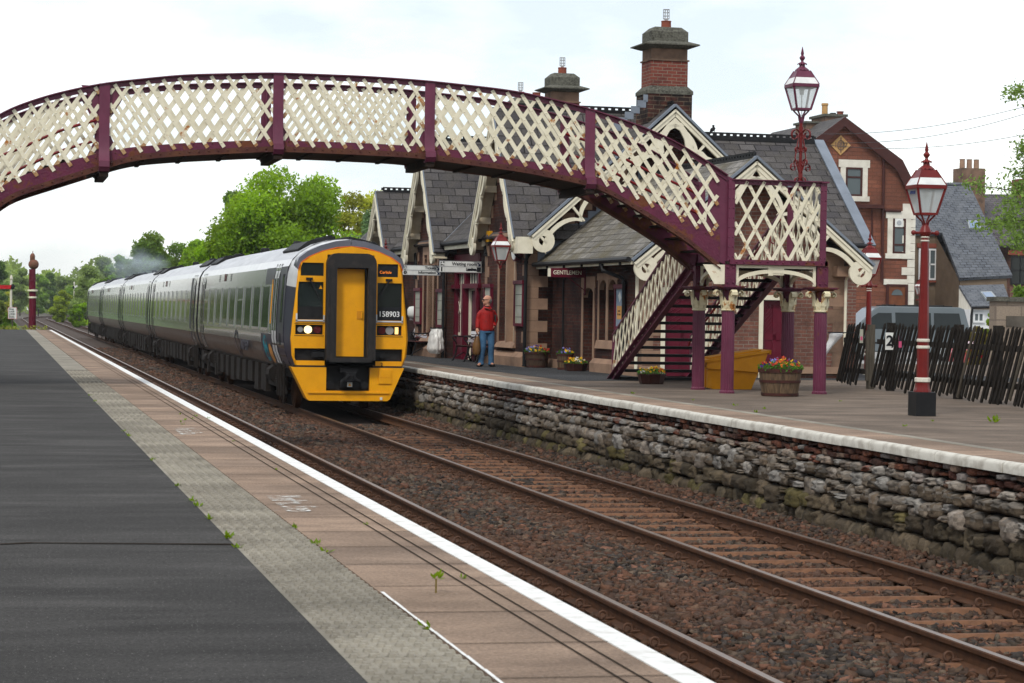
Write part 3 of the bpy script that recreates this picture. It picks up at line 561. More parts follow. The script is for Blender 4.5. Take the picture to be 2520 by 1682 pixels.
for side,Y,o in (('near',YN,-1),('far',YF,1)):
    g=MB()                                             # web plate with bottom angle
    pts=[x for x in xs if 2*XC_-11.6<=x<=11.6]
    g.strip([(x,zw(x)) for x in pts],[(x,zb(x)+.01) for x in pts],lambda a,b,t:(a,Y+t,b),-.006,.006)
    fbb(g,'web_girder','maroon_rusty',smooth=35); g=MB()
    g.strip([(x,zb(x)+.085) for x in pts],[(x,zb(x)+.0) for x in pts],lambda a,b,t:(a,Y+t,b),-.020,-.007)
    g.strip([(x,zb(x)+.012) for x in pts],[(x,zb(x)-.006) for x in pts],lambda a,b,t:(a,Y+t,b),-.085,.085)
    for x in np.arange(2*XC_-11.5,11.5,.15):            # rivets
        if side=='near':
            g.sphere((x,Y-.021,zb(x)+.052),.016,6,4); 
            if random.random()<.45: g.sphere((x+.06,Y-.007,zb(x)+.06+.6*(zw(x)-zb(x))),.013,6,4)
    fbb(g,'bottom_angle','rust_iron',smooth=35)
    g=MB()                                             # top chord: flat cap over a deep angle
    g.strip([(x,zt(x)) for x in xs],[(x,zt(x)-.016) for x in xs],lambda a,b,t:(a,Y+t,b),-.07,.07)
    g.strip([(x,zt(x)-.016) for x in xs],[(x,zt(x)-.095) for x in xs],lambda a,b,t:(a,Y+t,b),-.006,.012)
    fbb(g,'top_chord','maroon',smooth=35)
    # lattice panels between posts
    posts=[1.57,4.27,6.70,9.35]
    bounds=[XE0+.05]+posts+[XE1-.15]
    for i in range(5):
        a,b=bounds[i]+.10,bounds[i+1]-.10
        for dr,off in ((1,-.014),(-1,.006)):
            g=MB(); x=a-.8
            while x<b+.8:
                xb,zb_=x,0
                xm=min(max(x,XE0),XE1); P=Vector((x,zw(xm)-.09 if dr>0 else zw(xm)-.03)); dvec=Vector((-.68*dr,1)).normalized(); Q=P.copy(); k=0
                while Q.y<zt(min(max(Q.x,XE0),XE1))-.05 and k<200: Q=Q+dvec*.02; k+=1
                # clip both ends to the panel
                def clipx(P,Q):
                    for lim,s in ((a-.02,1),(b+.02,-1)):
                        for (A,B_) in ((P,Q),(Q,P)):
                            if (A.x-lim)*s<0 and (B_.x-lim)*s>0:
                                t=(lim-A.x)/(B_.x-A.x); A.x,A.y=A.x+(B_.x-A.x)*t,A.y+(B_.y-A.y)*t
                clipx(P,Q)
                if min(P.x,Q.x)>=a-.025 and max(P.x,Q.x)<=b+.025 and (Q-P).length>.08:
                    cut=P+(Q-P).normalized()*random.uniform(.04,.13); g.bar((cut.x,Y+off,cut.y),(Q.x,Y+off,Q.y),.058,.012,up=(0,1,0)); g.cur=1 if random.random()<.6 else 0; g.bar((P.x,Y+off,P.y),(cut.x,Y+off,cut.y),.058,.012,up=(0,1,0)); g.cur=0
                    if dr>0 and side=='near':
                        n_=int((Q-P).length/.225)
                        for q in range(n_+1):
                            c=P+(Q-P)*((q+.35)/(n_+.7)); g.sphere((c.x,Y+off-.006,c.y),.015,6,4,(1,.6,1))
                x+=.256
            fbb(g,'lattice',['cream','rust_end'])
    for px in posts+([XE0+.02] if 0 else []):
        g=MB(); zt_,zw_,zb_=zt(px)-.01,zw(px),zb(px); d=o
        prof=[(.045,zt_),(.05,zw_+.35),(.06,zw_+.1),(.11,zw_-.06),(.19,zb_+.12),(.20,zb_+.03),(.15,zb_-.04),(.06,zb_-.06),(.0,zb_-.05)]
        A_=[(Y+d*p,z) for p,z in prof]; B2=[(Y+d*(p-.022),z+(.0 if k<5 else .02)) for k,(p,z) in enumerate(prof)]
        g.strip(A_,B2,lambda a,b,t:(t,a,b),px-.082,px+.082)
        g.strip([(Y+d*(p-.01),z) for p,z in prof],[(Y-d*.02,z) for p,z in prof],lambda a,b,t:(t,a,b),px-.012,px+.012)
        g.prism([(px-.36,zt_-.03),(px+.36,zt_-.05),(px+.24,zt_-.30),(px+.09,zt_-.5),(px-.09,zt_-.5),(px-.2,zt_-.28)],lambda a,b,t:(a,Y+t,b),.014,.024) if px<3 else None
        g.prism([(px-.22,zw_-.02),(px+.22,zw_-.02),(px+.10,zw_+.26),(px-.10,zw_+.26)],lambda a,b,t:(a,Y+t,b),.012,.020)
        fbb(g,'post','maroon',smooth=30)
# end gusset plates beside the landing
for mx in (0,1):
    for Y in (YN,YF):
        X=(lambda x:x) if not mx else (lambda x:2*XC_-x)
        g=MB(); g.prism([(X(11.42),zt(11.42)-.08),(X(11.80),zt(11.75)-.02),(X(11.80),2.08),(X(11.30),2.30),(X(11.36),2.75)],lambda a,b,t:(a,Y+t,b),.018,.03); fbb(g,'gusset_plate','maroon')
# deck and the treads under the sloping ends
g=MB()
dx=[x for x in xs if 1.3<=x<=9.64]
g.strip([(x,zb(x)+.12) for x in dx],[(x,zb(x)+.0) for x in dx],lambda a,b,t:(a,t,b),YN+.02,YF-.02)
for x in np.arange(1.5,9.6,.66): g.box(x-.03,x+.03,YN+.02,YF-.02,zb(x)-.03,zb(x)+.0)
for x in (1.57,4.27,6.70,9.35): g.box(x-.07,x+.07,YN-.12,YF+.12,zb(x)-.12,zb(x)+.02)
fbb(g,'deck','deck_dark')
for mx in (0,1):
    for k in range(7):
        x=9.86+k*.285; x=x if not mx else 2*XC_-x
        g=MB(); z=zb(max(2*XC_-11.6,min(x,11.6)))+.27
        g.box(x-.16,x+.16,YN+.02,YF-.02,z,z+.035)
        fbb(g,'arch_tread','deck_dark')
# red handrails inside the lattice on the sloping ends
for mx in (0,1):
    for dz in (.52,.85):
        g=MB(); pts=[]
        for x in np.arange(9.3,11.8,.2): pts.append((x if not mx else 2*XC_-x,YF-.16,zw(x)-.1+dz))
        g.tube(pts,.024,8); fbb(g,'handrail','red_rail',smooth=60)
# landings, columns and stairs
LZ=2.16
LX0,LX1=11.80,13.40
def landing(mx):
    X=(lambda x:x) if not mx else (lambda x:2*XC_-x)
    g=MB(); g.box(X(LX0-.1),X(LX1),YN-.05,YF+.02,LZ-.03,LZ+.02)
    for k in range(6): y=YN+.2+k*.28; g.box(X(LX0),X(LX1),y-.03,y+.03,LZ-.10,LZ-.03)
    fbb(g,'landing_deck','deck_dark')
    g=MB(); g.box(X(LX0-.05),X(LX1+.05),YN-.09,YN-.03,LZ-.03,LZ+.05); g.box(X(LX1-.0),X(LX1+.06),YN-.09,YF+.05,LZ-.03,LZ+.05)
    for k in range(12): g.sphere((X(LX0+.06+k*.135),YN-.09,LZ+.015+random.uniform(-.01,.01)),.018,6,4)
    fbb(g,'landing_edge','maroon_rusty')
    g=MB(); zr=3.535
    g.box(X(LX0-.02),X(LX1+.06),YN-.075,YN+.055,zr-.014,zr); g.box(X(LX0),X(LX1),YN-.02,YN-.006,zr-.085,zr-.014)
    g.box(X(LX1-.07),X(LX1+.06),YN-.075,YF+.05,zr-.028,zr-.0142); g.box(X(LX1+.02),X(LX1+.034),YN,YF,zr-.085,zr-.028)
    for k in range(16): g.sphere((X(LX0+.05+k*.1),YN-.021,zr-.05),.012,6,4)
    fbb(g,'landing_rail','maroon')
    for (x,y) in ((LX0-.02,YN),(LX1-.02,YN),(LX1-.02,YF),(LX0-.02,YF)):
        g=MB(); g.box(X(x)-.055,X(x)+.055,y-.035,y-.022,LZ-.03,zr-.015); g.box(X(x)-.012,X(x)+.012,y-.022,y+.05,LZ-.03,zr-.015)
        if y==YN:
            for k in range(8): 
                for s in (-.035,.035): g.sphere((X(x)+s,y-.036,LZ+.1+k*.16),.014,6,4)
        fbb(g,'landing_post','maroon')
    def latt(P0,P1,z0,z1,off,n,sl=.62,nm='lattice'):      # vertical lattice panel from P0 to P1 in plan
        P0=Vector(P0);P1=Vector(P1); L_=(P1-P0).length; d=(P1-P0)/L_; nr=Vector((d.y,-d.x))
        for dr,of in ((1,off),(-1,off+.018)):
            g=MB(); x=-1.4
            while x<L_+1.4:
                a=[x,z0]; b=[x-sl*dr*(z1-z0),z1]
                for A,B_ in ((a,b),(b,a)):
                    for lim,s in ((0,1),(L_,-1)):
                        if (A[0]-lim)*s<0 and (B_[0]-lim)*s>0:
                            t=(lim-A[0])/(B_[0]-A[0]); A[0],A[1]=lim,A[1]+(B_[1]-A[1])*t
                if -1e-6<=min(a[0],b[0]) and max(a[0],b[0])<=L_+1e-6 and abs(a[1]-b[1])>.05:
                    A3=P0+d*a[0]+nr*of; B3=P0+d*b[0]+nr*of
                    g.bar((A3.x,A3.y,a[1]),(B3.x,B3.y,b[1]),.055,.012,up=(nr.x,nr.y,0))
                    if dr<0 and off<0 or 1:
                        for q in range(5):
                            t=(q+.5)/5; c=A3+(B3-A3)*t; zz=a[1]+(b[1]-a[1])*t
                            if dr>0 and abs(nr.y)>.5: g.sphere((c.x,c.y-.008,zz),.015,6,4)
                x+=n
            fbb(g,nm,'cream')
    latt((X(LX0+.05),YN),(X(LX1-.08),YN),LZ+.04,zr-.03,-.004,.292,.56)
    latt((X(LX1+.01),YN+.06),(X(LX1+.01),YF),LZ+.04,zr-.03,0,.292,.56)
    # columns
    for (x,y) in ((LX0-.03,YN+.02),(LX1-.02,YN+.02),(LX0-.03,YF),(LX1-.02,YF)):
        cx=X(x)-XC_; cy=y-37.4
        g=MB(); prof=[(.145,0),(.145,.03),(.125,.05),(.125,1.30),(.118,1.36)]
        g.lathe([(r*.86,z) for r,z in prof],40,(cx,cy,0),flute=.075); col=g.build('column','maroon_clean' if 0 else 'maroon',FB,smooth=20)
        g=MB(); g.lathe([(.108,1.36),(.122,1.372),(.122,1.388),(.106,1.398),(.108,1.42),(.118,1.49),(.112,1.52),(.09,1.53)],20,(cx,cy,0))
        for k in range(8):                              # acanthus leaves, long and short in turn
            t=2*pi*k/8; c_,s_=cos(t),sin(t); h=1.60 if k%2 else 1.545
            g.add([(cx+(r*c_-w*s_),cy+(r*s_+w*c_),z) for r,w,z in ((.112,-.034,1.40),(.112,.034,1.40),(.128,.040,1.50),(.142,.0,h),(.128,-.040,1.50))],[(0,1,2,3,4)])
            g.add([(cx+(r*c_-w*s_),cy+(r*s_+w*c_),z) for r,w,z in ((.100,-.034,1.40),(.100,.034,1.40),(.112,.040,1.50),(.140,.0,h),(.112,-.040,1.50))],[(4,3,2,1,0)])
        for k in range(4):                              # volutes
            t=pi/2*k+.10; c_,s_=cos(t),sin(t); pts=[]
            prof2=[(.112,1.46),(.118,1.56),(.135,1.645),(.17,1.69),(.22,1.71),(.262,1.675),(.262,1.625),(.225,1.60),(.195,1.63),(.215,1.66),(.235,1.645)]
            w=.05; A_=[];B2=[]
            for r,z in prof2: pts.append((r,z))
            a2=[(r,z) for r,z in pts]; b2=[]
            for i,(r,z) in enumerate(pts):
                p=Vector(pts[max(i-1,0)]);q=Vector(pts[min(i+1,len(pts)-1)]); n_=(q-p).normalized(); b2.append((r+n_.y*.017,z-n_.x*.017))
            g.strip(a2,b2,lambda a,b,tt:(cx+a*c_-tt*s_,cy+a*s_+tt*c_,b),-w,w)
        g.build('capital','cream_rusty',col,smooth=30)
        g=MB(); g.lathe([(.088,1.50),(.084,1.60),(.10,1.72)],14,(cx,cy,0)); 
        for h,s in ((1.715,.17),(1.735,.215),(1.755,.235)): g.box(cx-s,cx+s,cy-s,cy+s,h,h+.018)
        g.box(cx-.095,cx+.095,cy-.075,cy+.075,1.775,LZ-.035)
        for sx_ in (-.05,.05):
            for z in (1.83,2.08): g.sphere((cx+sx_,cy-.077,z),.02,6,4)
        g.build('abacus','maroon_rusty',col)
    # cream arched brackets under the landing edges
    def arch(P0,P1,nm='arch_bracket'):
        P0=Vector(P0);P1=Vector(P1); L_=(P1-P0).length; d=(P1-P0)/L_; nr=Vector((d.y,-d.x))
        fn=lambda a,b,t:(P0.x+d.x*a+nr.x*t,P0.y+d.y*a+nr.y*t,b)
        g=MB(); z1,z0=LZ-.035,1.79; n_=18
        top=[(L_*i/n_,z1) for i in range(n_+1)]; top2=[(L_*i/n_,z1-.05) for i in range(n_+1)]
        g.strip(top,top2,fn,-.02,.02)
        ar=[(L_*i/n_,z0+(z1-.13-z0)*math.sqrt(max(0,1-(2*i/n_-1)**2))**1.15) for i in range(n_+1)]
        ar2=[(a,b+.065) for a,b in ar]; g.strip(ar2,ar,fn,-.028,.028)
        for x0,x1 in ((0,.045),(L_-.045,L_)): g.prism([(x0,z0),(x1,z0),(x1,z1-.05),(x0,z1-.05)],fn,-.019,.019)
        g.prism([(L_*.40,z1-.05),(L_*.60,z1-.05),(L_*.60,z1-.16),(L_*.40,z1-.16)],fn,-.018,.018)
        g.prism([(L_*.40,z1-.04),(L_*.46,z1-.04),(L_*.46,z1-.17),(L_*.40,z1-.17)],fn,-.035,.03)
        fbb(g,nm,'cream',smooth=30)
    arch((X(LX0+.08),YN+.0),(X(LX1-.13),YN+.0)); arch((X(LX1-.02),YN+.1),(X(LX1-.02),YF-.1)); arch((X(LX0+.08),YF),(X(LX1-.13),YF)); arch((X(LX0-.03),YN+.1),(X(LX0-.03),YF-.1))
    g=MB(); g.prism([(X(11.50),1.80),(X(11.68),1.80),(X(11.68),LZ-.04),(X(11.30),LZ-.04)],lambda a,b,t:(a,YN+t,b),-.05,-.03); fbb(g,'spandrel','cream')
    # stairs going away from the track side of the landing
    sy0,sy1=YF+.05,43.5; S0,S1=(X(11.72),X(13.30)); nT=14
    zl=lambda y: (LZ+.02)*(sy1-y)/(sy1-sy0)
    for x in (S0,S1):
        g=MB(); fn=lambda a,b,t:(x+t,a,b)
        g.prism([(sy0,zl(sy0)+.06),(sy0,zl(sy0)-.16),(sy1-.12,-.0),(sy1+.28,0)],fn,-.012,.012)
        for k in range(14): y=sy0+.2+k*.37; g.sphere((x-.014,y,zl(y)-.02),.022,6,4)
        g.prism([(sy0,zl(sy0)+.075),(sy0,zl(sy0)+.055),(sy1+.27,-.0),(sy1+.31,0)],fn,-.09,.02)
        g.prism([(sy0,zl(sy0)-.15),(sy0,zl(sy0)-.17),(sy1-.14,-.0),(sy1-.10,0)],fn,-.09,.02)
        fbb(g,'stringer','maroon')
        g=MB(); g.bar((x,sy0,zl(sy0)+.98),(x,sy1+.15,.86),.07,.03); g.bar((x,sy1+.15,0),(x,sy1+.15,.88),.05,.05); fbb(g,'stair_rail','maroon')
        for dr,of in ((1,-.012),(-1,.012)):
            g=MB(); s=-1.0
            L_=sy1+.15-sy0
            while s<L_+1:
                a=[s,0.03]; b=[s-.42*dr,.95]
                for A,B_ in ((a,b),(b,a)):
                    for lim,sg in ((0,1),(L_,-1)):
                        if (A[0]-lim)*sg<0 and (B_[0]-lim)*sg>0: t=(lim-A[0])/(B_[0]-A[0]); A[0],A[1]=lim,A[1]+(B_[1]-A[1])*t
                if min(a[0],b[0])>=-1e-6 and max(a[0],b[0])<=L_+1e-6 and abs(a[1]-b[1])>.06:
                    hz=lambda q,h:(zl(sy0+q)+.05)*(1) + h*.93
                    g.bar((x+of,sy0+a[0],max(.02,hz(a[0],a[1]))),(x+of,sy0+b[0],max(.03,hz(b[0],b[1]))),.05,.012,up=(1,0,0))
                s+=.27
            fbb(g,'stair_lattice','cream')
    for k in range(nT):
        y=sy0+(k+.6)*(sy1-sy0)/nT; z=zl(y)
        g=MB(); g.box(min(S0,S1)+.015,max(S0,S1)-.015,y-.15,y+.15,z-.055,z); fbb(g,'stair_tread','black_iron')
    g=MB(); x=X(13.22); g.tube([(x,sy0,zl(sy0)+.78),(x,sy1,.74),(x,sy1+.1,.6)],.022,8)
    for k in range(4): y=sy0+.5+k*1.4; g.tube([(x,y,zl(y)+.76),(x,y,zl(y)+.62),(x+.06,y,zl(y)+.58)],.014,6)
    fbb(g,'stair_handrail','red_rail',smooth=60)
landing(0); landing(1)

# ================================================================ station building (local frame: w across, v away along the platform, z up)
AL=R(2.0); BO=(12.8,45.4,0)
ST=thing('station_building','brick station building with steep slate gables, scalloped cream bargeboards and tall chimneys','building',BO,AL)
def bl(w,v,z): return (BO[0]+w*cos(AL)-v*sin(AL),BO[1]+w*sin(AL)+v*cos(AL),z)
def split_mb(mb,gap=.02):
    n=len(mb.v); pr=list(range(n))
    def fd(a):
        while pr[a]!=a: pr[a]=pr[pr[a]]; a=pr[a]
        return a
    for f in mb.f:
        a=fd(f[0])
        for i in f[1:]: pr[fd(i)]=a
    gr={}
    for k,f in enumerate(mb.f): gr.setdefault(fd(f[0]),[]).append(k)
    it=[]
    for fs in gr.values():
        P=np.array([mb.v[i] for k in fs for i in mb.f[k]]); it.append([P.min(0)-gap,P.max(0)+gap,fs])
    ch=True
    while ch:
        ch=False; o=[]
        for a in it:
            for b in o:
                if (a[0]<b[1]).all() and (b[0]<a[1]).all(): b[0]=np.minimum(a[0],b[0]); b[1]=np.maximum(a[1],b[1]); b[2]+=a[2]; ch=True; break
            else: o.append(a)
        it=o
    res=[]
    for lo,hi,fs in it:
        m=MB(); mp={}
        for k in sorted(fs):
            for i in mb.f[k]:
                if i not in mp: mp[i]=len(m.v); m.v.append(mb.v[i])
            m.f.append(tuple(mp[i] for i in mb.f[k])); m.mi.append(mb.mi[k])
        res.append(m)
    return res
def sb(mb,name,mat,parent=None,**k):
    r=None
    for m in split_mb(mb): r=m.build(name,mat,parent or ST,**k)
    return r
def wallp(mb,fn,u0,u1,z0,z1,holes=(),dep=.2):
    """wall face with openings; fn(u,z,d)->xyz, d = depth behind the face. Reveals are added."""
    us=sorted({u0,u1}|{h[0] for h in holes}|{h[1] for h in holes}); zs=sorted({z0,z1}|{h[2] for h in holes}|{h[3] for h in holes})
    for a,b in zip(us,us[1:]):
        for c,d in zip(zs,zs[1:]):
            if any(h[0]<=a and b<=h[1] and h[2]<=c and d<=h[3] for h in holes): continue
            mb.quad(fn(a,c,0),fn(b,c,0),fn(b,d,0),fn(a,d,0))
    for a,b,c,d in holes:
        mb.quad(fn(a,c,0),fn(a,c,dep),fn(a,d,dep),fn(a,d,0)); mb.quad(fn(b,c,dep),fn(b,c,0),fn(b,d,0),fn(b,d,dep))
        mb.quad(fn(a,d,0),fn(a,d,dep),fn(b,d,dep),fn(b,d,0)); mb.quad(fn(a,c,dep),fn(a,c,0),fn(b,c,0),fn(b,c,dep))
def fW(w0): return lambda u,z,d:(w0+d,u,z)       # wall facing the platform, u = v
def fV(v0): return lambda u,z,d:(u,v0+d,z)       # wall facing the camera, u = w
WM=2.75                                           # ridge line of the main roof
# --- walls
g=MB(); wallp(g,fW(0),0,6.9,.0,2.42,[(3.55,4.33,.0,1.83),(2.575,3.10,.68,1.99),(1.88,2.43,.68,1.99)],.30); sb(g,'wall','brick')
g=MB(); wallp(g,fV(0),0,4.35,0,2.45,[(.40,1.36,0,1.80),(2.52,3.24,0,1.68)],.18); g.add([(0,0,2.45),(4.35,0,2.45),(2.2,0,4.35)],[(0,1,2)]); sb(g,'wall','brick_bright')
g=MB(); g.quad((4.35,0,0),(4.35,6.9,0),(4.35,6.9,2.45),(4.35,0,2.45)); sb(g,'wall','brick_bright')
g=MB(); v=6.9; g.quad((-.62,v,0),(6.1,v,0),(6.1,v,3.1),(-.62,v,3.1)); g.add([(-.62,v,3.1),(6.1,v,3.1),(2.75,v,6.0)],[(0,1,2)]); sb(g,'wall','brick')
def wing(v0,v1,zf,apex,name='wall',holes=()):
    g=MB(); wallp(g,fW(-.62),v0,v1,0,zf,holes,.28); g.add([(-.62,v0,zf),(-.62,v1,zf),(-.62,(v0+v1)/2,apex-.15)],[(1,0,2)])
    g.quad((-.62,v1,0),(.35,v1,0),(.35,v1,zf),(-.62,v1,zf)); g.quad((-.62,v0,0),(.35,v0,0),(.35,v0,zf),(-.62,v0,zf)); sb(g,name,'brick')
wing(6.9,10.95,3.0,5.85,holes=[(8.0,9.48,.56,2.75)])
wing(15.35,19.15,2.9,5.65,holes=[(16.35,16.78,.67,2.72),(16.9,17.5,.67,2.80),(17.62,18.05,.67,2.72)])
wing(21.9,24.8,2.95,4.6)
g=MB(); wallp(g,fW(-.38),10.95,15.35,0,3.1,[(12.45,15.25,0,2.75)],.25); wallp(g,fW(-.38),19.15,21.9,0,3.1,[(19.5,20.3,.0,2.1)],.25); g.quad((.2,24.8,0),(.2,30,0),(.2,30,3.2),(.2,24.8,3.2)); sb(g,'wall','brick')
g=MB(); g.box(5.9,6.1,6.95,30,0,3.1); g.box(-.1,6.1,29.8,30,0,3.1); sb(g,'wall','brick')
# east wing beyond the end
g=MB(); wallp(g,fV(6.62),6.1,7.45,0,3.1,[(6.55,6.95,.95,1.75)],.12); g.quad((7.45,6.62,0),(7.45,12.5,0),(7.45,12.5,3.1),(7.45,6.62,3.1)); g.add([(7.45,6.62,3.1),(7.45,12.5,3.1),(7.45,9.5,5.45)],[(0,1,2)]); sb(g,'wall','brick_bright')
# --- plinths, quoins, stone dressings
g=MB()
g.box(-.09,0,0,3.50,.0,.20); g.box(-.09,0,4.40,6.9,0,.20); g.prism([(-.09,.20),(0,.20),(0,.30)],lambda a,b,t:(a,t,b),0,3.5)
g.box(-.09,.36,-.09,0,0,.22); g.box(1.42,2.46,-.09,0,0,.16); g.box(3.32,4.44,-.09,0,.10,.24)
for a,b in ((6.9,10.95),(15.35,19.15)):
    g.box(-.75,-.62,a-.04,b+.04,0,.22); g.prism([(-.75,.22),(-.62,.22),(-.62,.34)],lambda a_,b_,t:(a_,t,b_),a,b)
g.box(-.48,-.38,10.95,12.4,0,.2)
sb(g,'plinth','sandstone')
def quoins(fa,fb,z0,z1,mat='sandstone',h=.30):
    z=z0;k=0
    g=MB()
    while z<z1-.05:
        la,lb=(.40,.22) if k%2 else (.22,.40); fa(g,la,z,min(z+h-.006,z1)); fb(g,lb,z,min(z+h-.006,z1)); z+=h;k+=1
    sb(g,'quoins',mat)
quoins(lambda g,l,a,b:g.box(-.012,.0,0,l,a,b),lambda g,l,a,b:g.box(-.012,l,-.012,0,a,b),.24,2.4)
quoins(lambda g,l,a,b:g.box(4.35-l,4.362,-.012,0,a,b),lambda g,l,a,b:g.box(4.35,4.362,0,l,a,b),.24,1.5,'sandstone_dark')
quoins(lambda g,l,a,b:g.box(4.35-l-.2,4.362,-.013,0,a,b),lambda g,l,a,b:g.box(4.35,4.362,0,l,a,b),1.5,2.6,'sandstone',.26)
quoins(lambda g,l,a,b:g.box(-.632,-.62,6.9,6.9+l,a,b),lambda g,l,a,b:g.box(-.632,-.62+l*1.25,6.888,6.9,a,b),.3,3.1,'sandstone',.26)
for v in (10.95,15.35,19.15): quoins(lambda g,l,a,b:g.box(-.632,-.62,v-(l if v in(10.95,19.15) else 0),v+(l if v==15.35 else 0),a,b),lambda g,l,a,b:None,.3,3.0,'sandstone',.26)
g=MB()                                              # big stone lintel band on the gents end and kneelers
g.box(-.02,1.2,-.014,0,2.0,2.42); g.box(3.4,4.36,-.016,0,2.06,2.46)
g.box(4.10,4.50,-.30,-.012,2.12,2.33)
for k in range(6): g.box(-.633,-.62,7.1+k*.30,7.32+k*.30,3.15+k*.42,3.45+k*.42); g.box(-.633,-.62,10.75-k*.30-.22,10.75-k*.30,3.15+k*.42,3.45+k*.42); g.box(-.633,-.62,15.5+k*.28,15.7+k*.28,3.05+k*.4,3.33+k*.4); g.box(-.633,-.62,19.0-k*.28-.2,19.0-k*.28,3.05+k*.4,3.33+k*.4)
for k in range(5): g.box(.2+k*.42,.5+k*.42,6.887,6.9,3.3+k*.38,3.6+k*.38)
sb(g,'stone_dressing','sandstone')
def lancet(v0,v1,z0,z1,w0,mat='sandstone'):
    g=MB(); c=(v0+v1)/2; hw=(v1-v0)/2
    arc=[(v0-.001,z1-.22)]+[(c-hw*cos(t),z1-.22+.22*sin(t)**.8) for t in np.linspace(.15,pi-.15,9)]+[(v1+.001,z1-.22)]
    topl=[(v,z1+.001) for v,_ in arc]
    g.strip(topl,arc,lambda a,b,t:(w0+t,a,b),-.004,.10); sb(g,'window_head',mat)
for a,b in ((2.575,3.10),(1.88,2.43)): lancet(a,b,.68,1.99,0)
g=MB(); 
for v in (1.80,2.43,3.10): g.box(-.018,0,v if v!=2.43 else 2.43,v+(.08 if v!=2.43 else .145),.68,1.99)
g.box(-.018,0,1.72,3.26,1.99,2.14); g.prism([(-.06,.52),(0,.52),(0,.70),(-.02,.68)],lambda a,b,t:(a,t,b),1.72,3.26)
g.box(-.018,0,3.44,3.55,.2,1.83); g.box(-.018,0,4.33,4.44,.2,1.83); g.box(-.018,0,3.40,4.48,1.83,2.08)
sb(g,'stone_surround','sandstone')
lancet(3.55,4.33,0,1.83,0)
for a,b in ((2.575,3.10),(1.88,2.43)):
    g=MB(); g.box(.24,.26,a,b,.68,1.99); w=sb(g,'window','dark_glass'); g=MB(); g.box(.21,.24,a,a+.05,.68,1.99); g.box(.21,.24,b-.05,b,.68,1.99); g.box(.21,.24,a+.05,b-.05,1.3,1.35); sb(g,'sash_bar','maroon_clean',w)
g=MB(); g.box(.28,.32,3.55,4.33,0,1.83); sb(g,'door','train_black')
# --- end wall doors
def door(w0,w1,z1,planks):
    g=MB(); g.box(w0+.07,w1-.07,.10,.14,.02,z1-.07); d=sb(g,'door','maroon_clean')
    g=MB(); g.box(w0+.07,w0+.16,.085,.10,.02,z1-.07); g.box(w1-.16,w1-.07,.085,.10,.02,z1-.07); g.box(w0+.16,w1-.16,.085,.10,.78,.90); g.box(w0+.16,w1-.16,.085,.10,z1-.17,z1-.07); g.box(w0+.16,w1-.16,.085,.10,.02,.16); g.box((w0+w1)/2-.04,(w0+w1)/2+.04,.085,.10,.02,z1-.17)
    for k in range(9): g.bar((w0+.17,.094,.95+k*.09),((w0+w1)/2-.05,.094,1.12+k*.09),.008,.012,up=(0,1,0))
    sb(g,'door_rail','maroon_clean',d)
    g=MB(); g.box(w0-.02,w0+.07,-.03,.17,0,z1+.02); g.box(w1-.07,w1+.02,-.03,.17,0,z1+.02); g.box(w0-.02,w1+.02,-.035,.17,z1-.07,z1+.03); sb(g,'door_frame','cream_wood',d)
    return d
d1=door(.40,1.36,1.80,6); g=MB(); g.box(.465,.505,.055,.085,.78,.98); sb(g,'door_handle','chrome',d1)
d2=door(2.52,3.24,1.68,6); g=MB(); g.box(2.66,2.98,.06,.10,1.60,1.68); sb(g,'door_closer','galv',d2)
g=MB(); g.tube([(-.16,-.07,.1),(-.16,-.07,2.15)],.035,8); g.tube([(4.38,-.35,2.25),(4.38,-.08,2.05),(4.38,-.06,.1)],.03,8); sb(g,'downpipe','cream_wood')
# --- platform windows of the wings
def sashwin(v0,v1,z0,z1,w0=-.62):
    g=MB(); g.box(w0+.24,w0+.26,v0,v1,z0,z1); w=sb(g,'window','dark_glass')
    g=MB(); 
    for a,b in ((v0,v0+.05),(v1-.05,v1)): g.box(w0+.19,w0+.24,a,b,z0,z1)
    g.box(w0+.19,w0+.24,v0+.05,v1-.05,z0,z0+.06); g.box(w0+.20,w0+.24,v0+.05,v1-.05,(z0+z1)/2-.025,(z0+z1)/2+.025); g.box(w0+.20,w0+.24,(v0+v1)/2-.012,(v0+v1)/2+.012,z0,z1); sb(g,'sash_bar','maroon_clean',w)
    g=MB(); g.box(w0+.15,w0+.19,v0,v0+.07,z0,z1); g.box(w0+.15,w0+.19,v1-.07,v1,z0,z1); sb(g,'window_frame','cream_wood',w)
for a,b,c,d in ((8.0,8.68,.56,2.75),(8.80,9.48,.56,2.75)): sashwin(a,b,c,d); 
for a,b in ((16.35,16.78),(16.9,17.5),(17.62,18.05)): sashwin(a,b,.67,2.75)
for a,b in ((8.0,9.48),(16.35,16.78),(16.9,17.5),(17.62,18.05)): lancet(a,b,.6,2.75 if b in(9.48,) else 2.72 if b!=17.5 else 2.8,-.62)
g=MB()
for v0,v1,mull in ((8.0,9.48,(8.68,)),(16.35,18.05,(16.78,17.5))):
    z0=.56
    g.box(-.64,-.62,v0-.14,v0,z0,3.02); g.box(-.64,-.62,v1,v1+.14,z0,3.02); g.box(-.64,-.62,v0,v1,2.801,3.02)
    for m in mull: g.box(-.64,-.40,m,m+.12,z0,2.8)
    g.prism([(-.72,.42),(-.62,.42),(-.36,.58),(-.62,.56)],lambda a,b,t:(a,t,b),v0-.14,v1+.14)
    g.box(-.74,-.62,v0-.5,v1+.35,3.06,3.15)           # hood mould
sb(g,'stone_surround','sandstone')
def SBX(mb,name,mat,parent=None,**k):
    mb.v=[(x-.58,15.25-(15.2-y)*1.5,z) for x,y,z in mb.v]; return mb.build(name,mat,parent or ST,**k)
